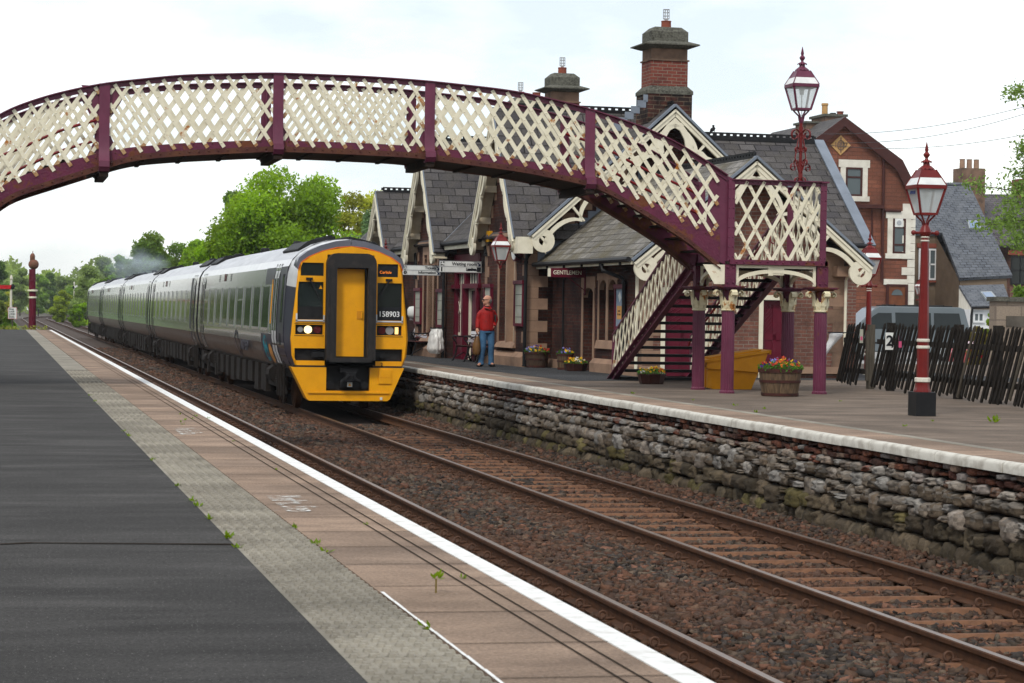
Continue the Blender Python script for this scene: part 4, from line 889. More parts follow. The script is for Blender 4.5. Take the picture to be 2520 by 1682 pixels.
# --- recessed waiting-room front: maroon timber screen with door
g=MB()
for v in (13.37,14.38,15.12): g.box(.16,.30,v-.05,v+.05,0,2.75)
g.box(.16,.30,13.3,15.2,2.25,2.75); g.box(.14,.32,14.42,15.12,0,.62); g.box(.10,.30,13.25,14.45,1.86,1.98); g.box(.10,.30,14.95,15.25,1.86,1.96)
g.box(.08,.22,13.31,13.45,0,.35); g.box(.08,.22,14.31,14.45,0,.35); g.box(.10,.2,13.32,13.44,.35,1.86); g.box(.10,.2,14.32,14.44,.35,1.86)
scr=SBX(g,'timber_screen','maroon_clean')
g=MB(); g.box(.30,.33,13.45,14.3,1.98,2.25); g.box(.30,.33,14.45,15.1,.62,2.25); SBX(g,'screen_glass','mid_glass',scr)
g=MB(); g.box(.29,.31,13.45,13.52,0,1.86); g.box(.26,.31,14.24,14.32,0,1.86); g.box(.26,.31,13.45,14.32,1.80,1.86)
for k in range(5): g.box(.26,.28,14.47+k*.15,14.50+k*.15,.62,2.25)
for k in range(4):
    for s in (1,-1): g.bar((.255,14.47+k*.15,1.36+.16*s),(.255,14.62+k*.15,1.36-.16*s),.018,.012,up=(1,0,0))
for k in range(5): g.box(.27,.29,13.47+k*.19,13.49+k*.19,1.98,2.25)
g.box(.25,.27,14.45,15.1,.62,.70)
SBX(g,'lattice_gate','cream_wood',scr)
g=MB(); g.box(.34,.38,13.85,14.24,.02,1.80); d=SBX(g,'door','maroon_clean'); g=MB(); g.box(.31,.34,13.90,14.2,.2,.75); g.box(.31,.34,13.90,14.2,.9,1.7); SBX(g,'door_panel','maroon',d)
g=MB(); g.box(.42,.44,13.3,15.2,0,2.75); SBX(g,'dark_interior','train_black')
g=MB(); g.box(-.18,-.14,19.5,20.3,0,2.1); sb(g,'door','train_black')
# --- roofs
def rsl(name,mat,*q,t=.06): g=MB(); g.slab(q,t); return sb(g,name,mat)
mz=lambda w:6.10-.881*abs(w-WM)
RF=rsl('roof','slate',(WM,6.45,6.10),(-.60,6.45,mz(-.60)),(-.60,8.9,mz(-.6)),(WM,8.9,6.10))
rsl('roof','slate',(6.15,6.45,mz(6.15)),(WM,6.45,6.10),(WM,30,6.10),(6.15,30,mz(6.15)))
rsl('roof','slate',(WM,8.9,6.10),(-.72,8.9,mz(-.72)),(-.72,30,mz(-.72)),(WM,30,6.10))
rsl('roof','slate_light',(2.2,-.5,4.47),(-.40,-.5,2.36),(-.40,6.9,2.36),(2.2,6.9,4.47))
rsl('roof','slate_light',(4.75,-.5,2.36),(2.2,-.5,4.47),(2.2,6.9,4.47),(4.75,6.9,2.36))
def wroof(vm,hw,za,zf,w1):
    rsl('roof','slate',(-1.0,vm,za),(w1,vm,za),(w1,vm-hw,zf),(-1.0,vm-hw,zf)); rsl('roof','slate',(w1,vm,za),(-1.0,vm,za),(-1.0,vm+hw,zf),(w1,vm+hw,zf))
wroof(8.9,2.22,6.12,2.95,2.7); wroof(17.2,2.05,5.93,2.80,2.6); wroof(23.3,1.55,4.78,2.85,1.2)
rsl('roof','slate',(7.62,9.5,5.65),(2.8,9.5,5.65),(2.8,6.15,2.98),(7.62,6.15,2.98)); rsl('roof','slate',(2.8,9.5,5.65),(7.62,9.5,5.65),(7.62,12.85,2.98),(2.8,12.85,2.98))
# lead verges, valleys and flashings
def vbar(name,mat,p,q,w,t,up): g=MB(); g.bar(p,q,w,t,up); return sb(g,name,mat)
def verge(vm,hw,za,zf,w0=-1.02):
    for s in (-1,1):
        n=Vector((0,s*(za-zf),hw)).normalized(); g=MB(); off=n*.035
        for w in (w0+.11,):
            g.bar((w,vm,za+.01+off.z),(w,vm+s*hw,zf+off.z+.0),.24,.035,up=n)
        sb(g,'lead_verge','lead')
verge(8.9,2.24,6.12,2.95); verge(17.2,2.07,5.93,2.80); verge(23.3,1.57,4.78,2.85)
for s in (-1,1):
    n=Vector((0,s*.62,.78)).normalized(); g=MB(); g.bar((7.58,9.5,5.70),(7.58,9.5+s*3.4,2.98),.26,.04,up=n); sb(g,'lead_verge','lead')
for vm,wa,za,hw,zf in ((-.52,2.2,4.50,2.62,2.34),(6.40,2.75,6.14,3.48,3.02)):
    for s in (-1,1):
        n=Vector((s*(za-zf),0,hw)).normalized(); g=MB(); o=n*.02; g.bar((wa,vm+.03,za+o.z),(wa+s*hw,vm+.03,zf+o.z),.14,.05,up=n); sb(g,'lead_verge','lead')
g=MB()                                                # stepped flashing where the gents roof meets the gable wall
k=0
while -.38+k*.2<2.1:
    w=-.38+k*.2; z=2.36+(w+.4)*.8115; g.box(w,w+.21,6.865,6.9,z,z+.30); k+=1
sb(g,'stepped_flashing','lead')
g=MB()
for k in range(6): g.box(2.2-.05-k*.15,2.2+.16-k*.15,6.95,6.98,6.25-k*.14,6.42-k*.14)
for a,b in (((-.7,11.0,3.12),(2.2,8.95,5.85)),((-.7,15.1,3.10),(2.2,17.15,5.65)),((-.7,19.2,3.1),(2.2,17.3,5.65)),((-.7,21.7,3.08),(1.0,23.2,4.6))):
    n=Vector((-.6,0,.8)); g.bar((a[0],a[1],a[2]+.02),(b[0],b[1],b[2]+.02),.16,.03,up=n)
sb(g,'valley_flashing','lead')
# ridge cresting
def crest(p0,p1,h=.15):
    p0=Vector(p0);p1=Vector(p1); L_=(p1-p0).length; d=(p1-p0)/L_; n=int(L_/.17); g=MB()
    g.bar(p0+Vector((0,0,-.01)),p1+Vector((0,0,-.01)),.16,.09); g.bar(p0+Vector((0,0,h-.02)),p1+Vector((0,0,h-.02)),.04,.04); g.bar(p0+Vector((0,0,.05)),p1+Vector((0,0,.05)),.04,.04)
    for k in range(n+1): c=p0+d*(k*L_/n); g.bar(c+Vector((0,0,.05)),c+Vector((0,0,h-.02)),.035,.10,up=d)
    sb(g,'ridge_cresting','black_iron')
crest((-.8,8.9,6.13),(2.7,8.9,6.13)); crest((2.75,6.6,6.12),(2.75,8.9,6.12)); crest((-.8,17.2,5.94),(2.6,17.2,5.94)); crest((-.78,23.3,4.79),(1.1,23.3,4.79)); crest((2.9,9.5,5.66),(7.45,9.5,5.66)); crest((2.2,-.4,4.48),(2.2,6.9,4.48))
# bargeboards: moulded top band and a pierced, scalloped lower band ending in a roundel
def barge(fn,apex,foot,nsc,depth=.34,ring=.27,th=.045,name='bargeboard'):
    ax,az=apex; fx,fz=foot
    for s in (-1,1):
        L_=math.hypot(fx,az-fz); ux,uz=s*fx/L_,(fz-az)/L_; px,pz=-s*abs(uz),-abs(ux)  # unit along, unit inwards/down
        P=lambda t,o:(ax+ux*t+px*o,az+uz*t+pz*o)
        g=MB(); n=nsc*14
        ts=[L_*i/n for i in range(n+1)]
        def lo(t):
            q=t/L_*nsc; k=q-math.floor(q); return .17+depth*.55*(.25+.75*abs(sin(pi*k))**.7)*(0.8+.35*math.floor(q)/nsc)
        if name=='near_bargeboard':
            lo=lambda t:.16+depth*(.28+.9*(1-math.sqrt(max(0,1-(((t/L_*nsc)%1)*1.0-0.0-.5)**2*3.6))) if True else 0)
        g.strip([P(t,0) for t in ts],[P(t,.125) for t in ts],fn,-th,th)
        g.strip([P(t,.0) for t in ts],[P(t,.045) for t in ts],fn,-th-.025,-th)
        g.strip([P(t,max(.12,lo(t)-.10)) for t in ts],[P(t,lo(t)) for t in ts],fn,-th*.7,th*.7)
        for k in range(nsc): t=L_*(k+.98)/nsc if k<nsc-1 else L_*.97; g.strip([P(t-.06,.1),P(t+.0,.1)],[P(t-.05,lo(min(t,L_*.999))+.06),P(t-.01,lo(min(t,L_*.999))+.06)],fn,-th*.7,th*.7)
        # roundel at the foot
        cx,cz=P(L_-ring*.55,ring*.98); a=[(cx+ring*cos(q),cz+ring*sin(q)) for q in np.linspace(0,2*pi,25)]; b=[(cx+ring*.40*cos(q),cz+ring*.40*sin(q)) for q in np.linspace(0,2*pi,25)]
        g.strip(a,b,fn,-th*.8,th*.8)
        sb(g,'bargeboard','cream_wood',smooth=30)
barge(lambda a,b,t:(a,-.50+t,b),(2.2,4.42),(2.58,2.30),3,.40,.25,name='near_bargeboard')
barge(lambda a,b,t:(a,6.42+t,b),(2.75,6.05),(3.42,3.02),4,.42,.27,name='near_bargeboard')
barge(lambda a,b,t:(-.98+t,a,b),(8.9,6.06),(2.2,2.90),5,.30,.22)
barge(lambda a,b,t:(-.98+t,a,b),(17.2,5.87),(2.03,2.75),5,.30,.22)
barge(lambda a,b,t:(-.98+t,a,b),(23.3,4.72),(1.53,2.80),3,.30,.20)
def trefoil(fn,ax,az,s=1.0):
    g=MB(); out=[];inn=[]
    pr=[(0,-.22),(.10,-.34),(.19,-.50),(.22,-.66),(.20,-.76),(.30,-.78),(.42,-.80),(.55,-.90)]
    o2=[(0,-.10),(.16,-.24),(.30,-.42),(.345,-.58),(.36,-.66),(.44,-.68),(.56,-.72),(.68,-.84)]
    for q in (1,-1):
        g.strip([(ax+q*x*s,az+z*s) for x,z in o2],[(ax+q*x*s,az+z*s) for x,z in pr],fn,-.03,.03)
    sb(g,'apex_tracery','cream_wood',smooth=30)
trefoil(lambda a,b,t:(a,-.50+t,b),2.2,4.36,.55); trefoil(lambda a,b,t:(a,6.42+t,b),2.75,5.98,1.25)
# soffits and purlin ends under the wing gables
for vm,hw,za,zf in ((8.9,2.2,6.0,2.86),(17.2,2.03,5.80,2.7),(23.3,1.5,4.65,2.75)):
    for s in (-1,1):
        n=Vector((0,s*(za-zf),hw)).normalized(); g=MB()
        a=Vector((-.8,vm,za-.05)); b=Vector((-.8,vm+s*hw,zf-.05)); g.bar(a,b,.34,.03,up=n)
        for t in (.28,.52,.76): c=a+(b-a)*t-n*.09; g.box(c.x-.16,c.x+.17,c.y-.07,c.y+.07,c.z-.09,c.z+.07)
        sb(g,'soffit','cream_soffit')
# boxed eaves at the corner between the two gables, gutters, downpipes
g=MB(); g.box(-.98,-.62,6.42,6.88,2.62,3.0); g.box(-.42,-.36,-.45,6.85,2.275,2.355); g.box(-.72,-.64,10.9,15.2,2.88,3.02); g.box(-.72,-.64,19.2,21.8,2.88,3.02); g.box(6.1,7.5,6.20,6.28,2.8,2.95); sb(g,'fascia','cream_wood')
g=MB(); 
for a,b in (((-.48,-.48,2.375),(-.48,6.85,2.375)),((-.78,10.9,3.04),(-.78,15.2,3.03)),((-.78,19.2,3.03),(-.78,21.8,3.02)),((6.0,6.08,2.96),(7.6,6.08,2.96))): g.tube([a,b],.055,8)
for k in range(5): g.box(-.46,-.42,.2+k*1.4,.26+k*1.4,2.27,2.36)
sb(g,'gutter','black_iron')
for path in ([(-.46,1.45,2.30),(-.46,1.40,2.18),(-.10,1.15,2.02),(-.07,1.12,1.95),(-.07,1.12,.05)],[(-.66,6.55,2.62),(-.70,6.6,2.55),(-.70,6.72,2.45),(-.70,6.74,.05)],[(-.60,14.9,3.12),(-.60,15.0,3.0),(-.66,15.22,2.72),(-.70,15.25,2.6),(-.70,15.25,.05)],[(-.62,11.2,3.12),(-.64,11.0,2.95),(-.66,10.75,2.7)],[(-.62,19.3,3.1),(-.66,19.1,2.9),(-.68,18.95,2.6),(-.68,18.95,2.2)]):
    g=MB(); g.tube(path,.042,8)
    for p in path[-2:]: g.tube([(p[0],p[1],max(p[2]-.06,.02)),(p[0],p[1],p[2])],.055,8)
    sb(g,'downpipe','black_iron',smooth=40)
g=MB(); g.tube([(-.02,5.9,.1),(-.03,5.9,2.0),(-.03,5.8,2.08),(-.03,4.9,2.1)],.022,6); sb(g,'cable_conduit','black_iron',smooth=40)
# --- chimneys
def chimney(w,v,zb_,zt_,hw,pots,base=False):
    g=MB(); hd=hw*.8
    g.box(w-hw,w+hw,v-hd,v+hd,zb_,zt_-.78); c=sb(g,'chimney','brick_chimney')
    if base:
        g=MB(); g.box(w-hw-.09,w+hw+.09,v-hd-.09,v+hd+.09,zb_-.3,zb_+.50); sb(g,'chimney_base','brick_black',c)
        g=MB(); g.add([(w+sx*(hw+.11),v+sy*(hd+.11),zb_+.50) for sx,sy in ((-1,-1),(1,-1),(1,1),(-1,1))]+[(w+sx*(hw+.11),v+sy*(hd+.11),zb_+.58) for sx,sy in ((-1,-1),(1,-1),(1,1),(-1,1))]+[(w+sx*hw,v+sy*hd,zb_+.70) for sx,sy in ((-1,-1),(1,-1),(1,1),(-1,1))],
            [(3,2,1,0)]+[(a,(a+1)%4,4+(a+1)%4,4+a) for a in range(4)]+[(4+a,4+(a+1)%4,8+(a+1)%4,8+a) for a in range(4)]+[(8,9,10,11)]); sb(g,'chimney_offset','cap_stone',c)
    g=MB(); g.box(w-hw+.01,w+hw-.01,v-hd+.01,v+hd-.01,zt_-.78,zt_-.50); g.box(w-hw-.03,w+hw+.03,v-hd-.03,v+hd+.03,zt_-.81,zt_-.775); sb(g,'chimney_frieze','sandstone_dark',c)
    g=MB(); o=.22
    def fr(a,b,z0,z1): 
        vs=[(w+sx*(hw+a),v+sy*(hd+a),z0) for sx,sy in ((-1,-1),(1,-1),(1,1),(-1,1))]+[(w+sx*(hw+b),v+sy*(hd+b),z1) for sx,sy in ((-1,-1),(1,-1),(1,1),(-1,1))]
        g.add(vs,[(3,2,1,0),(4,5,6,7)]+[(k,(k+1)%4,4+(k+1)%4,4+k) for k in range(4)])
    fr(.02,.20,zt_-.52,zt_-.45); fr(.22,.22,zt_-.45,zt_-.42); fr(.22,0,zt_-.42,zt_-.34); fr(.0,.0,zt_-.34,zt_-.12); fr(0,-.13,zt_-.12,zt_)
    sb(g,'chimney_cap','cap_stone',c)
    for k,(dx,cowl) in enumerate(pots):
        g=MB(); g.lathe([(.12,zt_-.01),(.115,zt_+.14),(.125,zt_+.15),(.12,zt_+.17),(.08,zt_+.17)],14,(w+dx,v,0)); p=sb(g,'chimney_pot','terracotta',c,smooth=40)
        if cowl:
            g=MB(); g.tube([(w+dx,v,zt_+.16),(w+dx,v,zt_+.23)],.045,8)
            for q in range(8): t=q*pi/4; g.tube([(w+dx+.075*cos(t),v+.075*sin(t),zt_+.22),(w+dx+.075*cos(t),v+.075*sin(t),zt_+.44)],.007,4)
            for z in (.22,.29,.37,.44): g.tube([(w+dx+.075*cos(t),v+.075*sin(t),zt_+z) for t in np.linspace(0,2*pi,13)],.008,4,cap=False)
            g.lathe([(.07,zt_+.445),(.02,zt_+.455)],10,(w+dx,v,0)); sb(g,'cowl','galv',p)
chimney(2.80,7.4,5.95,8.05,.455,[(0.02,True)],True)
chimney(2.75,16.2,5.6,7.80,.41,[(0,True)])
chimney(2.75,20.0,5.4,7.46,.50,[(-.18,True),(.30,False)])
# east wing window
g=MB(); g.box(6.55,6.95,6.70,6.73,.95,1.75); w=sb(g,'window','dark_glass'); g=MB(); g.box(6.52,6.58,6.59,6.70,.9,1.8); g.box(6.92,6.98,6.59,6.70,.9,1.8); g.box(6.52,6.98,6.59,6.70,1.75,1.83); g.box(6.58,6.92,6.66,6.70,1.4,1.45); g.box(6.50,7.0,6.58,6.70,.1,.95); sb(g,'window_frame','brown_frame',w)

# ================================================================ diesel train
XT,YT,ZT=7.39,49.4,RT
TR=thing('train','grey diesel train with a yellow front end and black-framed gangway door beside the platform','train',(XT,YT,ZT))
def tb(mb,name,mat,parent=None,**k): return mb.build(name,mat,parent or TR,**k)
# cross-section of a carriage side (half), from roof centre to skirt
SEC=[(0,3.79),(.35,3.76),(.70,3.66),(.98,3.50),(1.16,3.33),(1.25,3.16),(1.285,2.90),(1.325,2.30),(1.345,1.80),(1.33,1.45),(1.27,1.22),(1.18,1.02),(1.10,.92)]
BANDS=[('carriage_roof','train_grey_roof',0,4),('roof_edge','skirt_reflect',4,5),('carriage_side','silver',5,9),('lower_side','skirt_reflect',9,12)]
def lofted(y0,y1,i0,i1,sx=(1,1),sgn=1):
    g=MB(); pts=SEC[i0:i1+1]
    for s in (-1,1):
        a=[(s*x*sx[0],y0,z) for x,z in pts]; b=[(s*x*sx[1],y1,z) for x,z in pts]; n=len(pts)
        g.add(a+b,[(k,k+1,n+k+1,n+k) if s>0 else (k+1,k,n+k,n+k+1) for k in range(n-1)])
    return g
def sx_at(z):
    zs=[p[1] for p in SEC][::-1]; xs=[p[0] for p in SEC][::-1]; return float(np.interp(z,zs,xs))
CAR=23.2
def side_panel(g,y0,y1,z0,z1,off,s=-1,nz=3):
    zs=np.linspace(z0,z1,nz+1); vs=[]
    for z in zs: vs+=[(s*(sx_at(z)+off),y0,z),(s*(sx_at(z)+off),y1,z)]
    fs=[(2*k,2*k+1,2*k+3,2*k+2) if s>0 else (2*k+1,2*k,2*k+2,2*k+3) for k in range(nz)]
    b=len(vs); vs+=[(p[0]-s*.02,p[1],p[2]) for p in vs]
    n=2*(nz+1)
    fs+=[(0,1,n+1,n),(n-2,n+n-2,n+n-1,n-1)]+[(2*k,2*k+2,n+2*k+2,n+2*k) for k in range(nz)]+[(2*k+3,2*k+1,n+2*k+1,n+2*k+3) for k in range(nz)]
    g.add(vs,fs)
for c in range(5):
    y0=c*CAR+(.75 if c==0 else .30); y1=(c+1)*CAR-.30
    green=c==2 or c>2
    g=lofted(y0,y1,5,9); body=tb(g,'carriage_body','livery_green' if green else 'silver',smooth=50)
    g=lofted(y0,y1,0,4); tb(g,'carriage_roof','train_grey_roof',body,smooth=50)
    g=lofted(y0,y1,4,5); tb(g,'cantrail','train_white',body,smooth=50)
    g=lofted(y0,y1,9,12); g.quad((-1.1,y0,.92),(1.1,y0,.92),(1.1,y1,.92),(-1.1,y1,.92)); tb(g,'lower_side','skirt_reflect',body,smooth=50)
    for yy in ((y0,y1) if c else (y1,)):
        g=MB(); g.add([(x,yy,z) for x,z in SEC]+[(-x,yy,z) for x,z in SEC[::-1]],[tuple(range(2*len(SEC)))]); tb(g,'carriage_end','train_black',body)
    if c<4:
        g=MB(); g.box(-.75,.75,y1-.02,y1+.62,1.1,3.5); tb(g,'gangway_bellows','train_black',body)
    # doors near both ends, each a pair of leaves with a glazed slit, standing in grooves
    doors=[y0+(1.75 if c==0 else 1.4),y1-1.5]
    for dy in doors:
        for s in (-1,1):
            g=MB(); 
            for k in (-.46,.0): side_panel(g,dy+k,dy+k+.45,1.02,3.22,.012,s,8)
            d=tb(g,'door','silver' if not(c==0 and dy==doors[0]) else 'train_white',body,smooth=40)
            g=MB(); 
            for k in (-.36,.12): side_panel(g,dy+k,dy+k+.22,1.75,2.92,.017,s,4)
            tb(g,'door_window','dark_glass',d)
            g=MB()
            for k in (-.50,-.035,.47): side_panel(g,dy+k,dy+k+.025,1.02,3.24,.02,s,8)
            tb(g,'door_edge','train_black',d)
    # saloon windows
    ws=np.linspace(doors[0]+1.9,doors[1]-1.25,9)
    for i,wy in enumerate(ws):
        for s in ((-1,1) if c==0 else (-1,)):
            g=MB(); side_panel(g,wy-.70,wy+.70,1.80,2.74,.006,s,3); w=tb(g,'window','dark_glass' if not green else 'dark_glass',body)
            g=MB()
            for a,b,c_,d_ in ((-.76,-.70,1.76,2.78),(.70,.76,1.76,2.78),(-.70,.70,2.74,2.78),(-.70,.70,1.74,1.80)): side_panel(g,wy+a,wy+b,c_,d_,.014,s,2)
            if i in (3,8): side_panel(g,wy-.70,wy+.70,2.42,2.47,.016,s,1)
            tb(g,'window_frame','silver',w)
    g=MB(); side_panel(g,doors[0]+1.1,doors[1]-.55,1.68,1.73,.010,-1,1); tb(g,'waist_strip','chrome',body)
    g=MB()
    for k in (-1.6,1.6):
        for q in range(4): side_panel(g,(y0+y1)/2+k-.12+3,(y0+y1)/2+k+.12+3,2.96+q*.05,2.985+q*.05,.012,-1,1)
    tb(g,'side_vent','train_black',body)
    g=MB(); side_panel(g,(y0+y1)/2+2.9,(y0+y1)/2+3.12,2.96,3.16,.03,-1,1); tb(g,'door_lamp','lens_red',body)
    # roof boxes at the ends
    for ya,yb in (((y0+.6,y0+3.4),(y1-2.2,y1-.2)) if c<5 else ()):
        g=MB(); 
        for s in (-1,1): g.prism([(s*.15,3.78),(s*.95,3.50),(s*.98,3.56),(s*.75,3.74),(s*.15,3.86)],lambda a,b,t:(a,t,b),ya,yb)
        for q in range(9): yq=ya+.15+q*(yb-ya-.3)/8; g.bar((-.95,yq,3.56),(-.2,yq,3.87),.05,.05)
        tb(g,'roof_pod','train_black',body)
    for yq in (y0+6,y0+13):
        g=MB(); g.lathe([(.12,3.72),(.12,3.84),(.09,3.88),(.05,3.88)],10,(-.3,yq,0)); tb(g,'roof_vent','train_black',body)
    # underframe and bogies
    g=MB(); g.box(-1.0,1.0,y0+.4,y1-.4,.72,.93); 
    for q in range(9):
        yq=y0+5.2+q*1.5; w_=random.uniform(.5,1.1); h=random.uniform(.22,.45); g.box(-1.18,-.5,yq-w_/2,yq+w_/2,h,.92); 
        g.box(.5,1.15,yq-w_/2,yq+w_/2,h,.92)
    tb(g,'underframe','bogie',body)
    for yb in (y0+3.4,y1-3.4):
        g=MB()
        for s in (-1,1):
            g.box(s*1.02,s*1.14,yb-1.6,yb+1.6,.46,.68); g.bar((s*1.12,yb-1.9,.3),(s*1.12,yb-1.2,.85),.12,.08); g.tube([(s*1.1,yb-.3,.75),(s*1.1,yb+.3,.75)],.2,10)
            for q in (-1.3,1.3):
                g.box(s*1.0,s*1.2,yb+q-.2,yb+q+.2,.28,.62)
                for zz in range(6): g.lathe([(.13,.62+zz*.05),(.13,.645+zz*.05)],10,(s*1.1,yb+q*.75,0))
        b=body
        for m_ in split_mb(g,.3): tb(m_,'bogie_frame','bogie',body)
        for q in (-1.3,1.3):
            g=MB()
            for s in (-1,1): g.tube([(s*.70,yb+q,.42),(s*.83,yb+q,.42)],.42,20); g.tube([(s*.83,yb+q,.42),(s*.85,yb+q,.42)],.34,20)
            g.tube([(-.7,yb+q,.42),(.7,yb+q,.42)],.08,8); tb(g,'wheelset','rail_rust',b,smooth=40)
    g=MB(); 
    for q in range(3): yq=y0+1.2+q*.35; g.box(-1.24,-1.2,yq,yq+.06,.3,1.0)
    g.box(-1.22,-1.1,y1-1.0,y1-.2,.35,.9); g.tube([(-1.12,y1-1.9,.66),(-1.12,y1-.9,.66)],.17,10); g.tube([(-1.2,y1-.3,.15),(-1.2,y1-.3,1.1)],.025,6); g.tube([(-1.2,y0+.9,.15),(-1.2,y0+.9,1.1)],.025,6)
    
    for m_ in split_mb(g,.1): tb(m_,'end_equipment','bogie',body)
    if c in (0,1):                                    # dark livery patch, roundels and lettering
        g=MB()
        if c==0: side_panel(g,y0+.02,y0+1.2,1.02,3.17,.008,-1,8); side_panel(g,y0+2.25,y0+4.4,1.02,1.66,.007,-1,4); side_panel(g,y0+2.25,y0+4.0,2.8,3.17,.007,-1,3)
        else: side_panel(g,y0+1.95,y0+2.6,1.1,3.15,.007,-1,8)
        tb(g,'dark_livery','livery_dark',body,smooth=40)
    if c==0:
        def disc(yc,zc,ry,rz,mat,nm,r0=0):
            g=MB(); n=24; vs=[];fs=[]
            for k in range(n):
                t=2*pi*k/n
                for q in (r0,1): z=zc+rz*q*sin(t); vs.append((-(sx_at(z)+.012),yc+ry*q*cos(t),z))
            for k in range(n): k2=(k+1)%n; fs.append((2*k,2*k2,2*k2+1,2*k+1))
            g.add(vs,fs); tb(g,nm,mat,body)
        disc(y0+3.6,1.32,.42,.30,'teal','roundel'); disc(y0+2.7,1.22,.34,.22,'orange','roundel'); disc(y0+10.2,1.33,.55,.34,'livery_dark','ring_mark',.72)
        text('lettering','NORTHERN',.34,face_x(-1.352,y0+8.0,1.30),'livery_dark',body,ext=.004,bold=.008)
        g=MB(); side_panel(g,y0+.35,y0+.62,2.0,2.95,.014,-1,3); tb(g,'cab_side_window','dark_glass',body); g=MB(); side_panel(g,y0+.30,y0+.67,1.94,3.0,.011,-1,3); tb(g,'cab_window_frame','train_black',body)
        g=MB(); side_panel(g,y0+2.45,y0+2.55,1.9,2.9,.012,-1,3); tb(g,'yellow_stripe','yellow',body); g=MB(); side_panel(g,y0+.5,y0+.8,1.45,1.7,.014,-1,1); tb(g,'cab_door_grab','train_black',body)
# ---- cab front: silhouette built as a shallow moulded shell
FS=[(-.08+0,3.60)]
prof=[(0,3.60),(.30,3.575),(.62,3.49),(.90,3.37),(1.08,3.24),(1.13,3.10),(1.20,2.4),(1.255,1.9),(1.275,1.62),(1.25,1.25),(1.16,1.02)]
def front_ring(k,dy,dz=0): return [(x*k+0,dy,z+dz) for x,z in prof]+[(-x*k,dy,z+dz) for x,z in prof[::-1]]
g=MB(); n=2*len(prof)
r0=front_ring(.965,-.02,-.0); r1=front_ring(1.0,.05); r2=front_ring(1.012,.42,.03)
g.add(r0+r1,[(k,k+1,n+k+1,n+k) for k in range(n-1)]+[(n-1,0,n,2*n-1)])
for k in range(len(g.f)): pass
cab=tb(g,'cab_front','yellow',smooth=60)
# front skin with openings for gangway, windows, lamps and intake, at y=-.02
OP=dict(gang=(-.51,.51,1.03,3.42),wl=(-1.14,-.585,2.02,2.83),wr=(.585,1.12,2.02,2.83),tl=(-1.08,-.585,2.96,3.24),tr=(.585,1.03,2.96,3.24),ll=(-1.18,-.585,1.70,1.91),lr=(.585,1.13,1.70,1.91),vl=(-1.19,-.5101,1.14,1.405),vr=(.5101,1.15,1.14,1.405))
def inside(x,z):
    zs=[p[1] for p in prof][::-1]; xs=[p[0] for p in prof][::-1]; return float(np.interp(z,zs,xs))*.965
g=MB(); zc=sorted({1.02,3.60}|{v for o in OP.values() for v in o[2:]}|set(np.arange(1.1,3.6,.12)))
for za,zb_ in zip(zc,zc[1:]):
    zm=(za+zb_)/2; hs=sorted([o for o in OP.values() if o[2]<=zm<=o[3]]); wa,wb=inside(0,za+1e-4),inside(0,zb_-1e-4)
    cur=None; edges=[('L',)]+[h for h in hs]+[('R',)]
    lastx=None
    for h in hs+[None]:
        xl=(-wa,-wb) if lastx is None else (lastx,lastx); xr=(wa,wb) if h is None else (h[0],h[0])
        g.quad((xl[0],-.02,za),(xr[0],-.02,za),(xr[1],-.02,zb_),(xl[1],-.02,zb_)); lastx=None if h is None else h[1]
        if h is not None: pass
tb(g,'front_panel','yellow',cab)
g=MB(); 
for nm,o in OP.items():
    dp=.10 if nm!='gang' else .06
    x0,x1,z0,z1=o
    for q in (((x0,z0),(x1,z0)),((x1,z0),(x1,z1)),((x1,z1),(x0,z1)),((x0,z1),(x0,z0))): g.quad((q[0][0],-.02,q[0][1]),(q[1][0],-.02,q[1][1]),(q[1][0],dp,q[1][1]),(q[0][0],dp,q[0][1]))
tb(g,'opening_reveal','yellow',cab)
g=MB(); g.strip([(x,z) for x,z in prof[:6]],[(x*1.02+.02,z+.15-.06*(i/5)) for i,(x,z) in enumerate(prof[:6])],lambda a,b,t:(a,t,b),.0,.5); g.strip([(-x,z) for x,z in prof[:6]],[(-x*1.02-.02,z+.15-.06*(i/5)) for i,(x,z) in enumerate(prof[:6])],lambda a,b,t:(a,t,b),.0,.5); tb(g,'roof_dome','dome',cab,smooth=50)
g=MB(); g.strip([(x,z+.012) for x,z in prof[:6]],[(x,z-.018) for x,z in prof[:6]],lambda a,b,t:(a,t,b),-.015,.02); g.strip([(-x,z+.012) for x,z in prof[:6]],[(-x,z-.018) for x,z in prof[:6]],lambda a,b,t:(a,t,b),-.015,.02); tb(g,'orange_line','orange_line',cab)
g=MB()                                               # transition from cab to body, dark
a=[(x*1.012,.42,z+.05) for x,z in prof]; b=[(x,.80,z) for x,z in SEC[1:]]
def resample(p,n):
    p=np.array(p); d=np.r_[0,np.cumsum(np.linalg.norm(np.diff(p,axis=0),axis=1))]; return np.stack([np.interp(np.linspace(0,d[-1],n),d,p[:,k]) for k in range(3)],1)
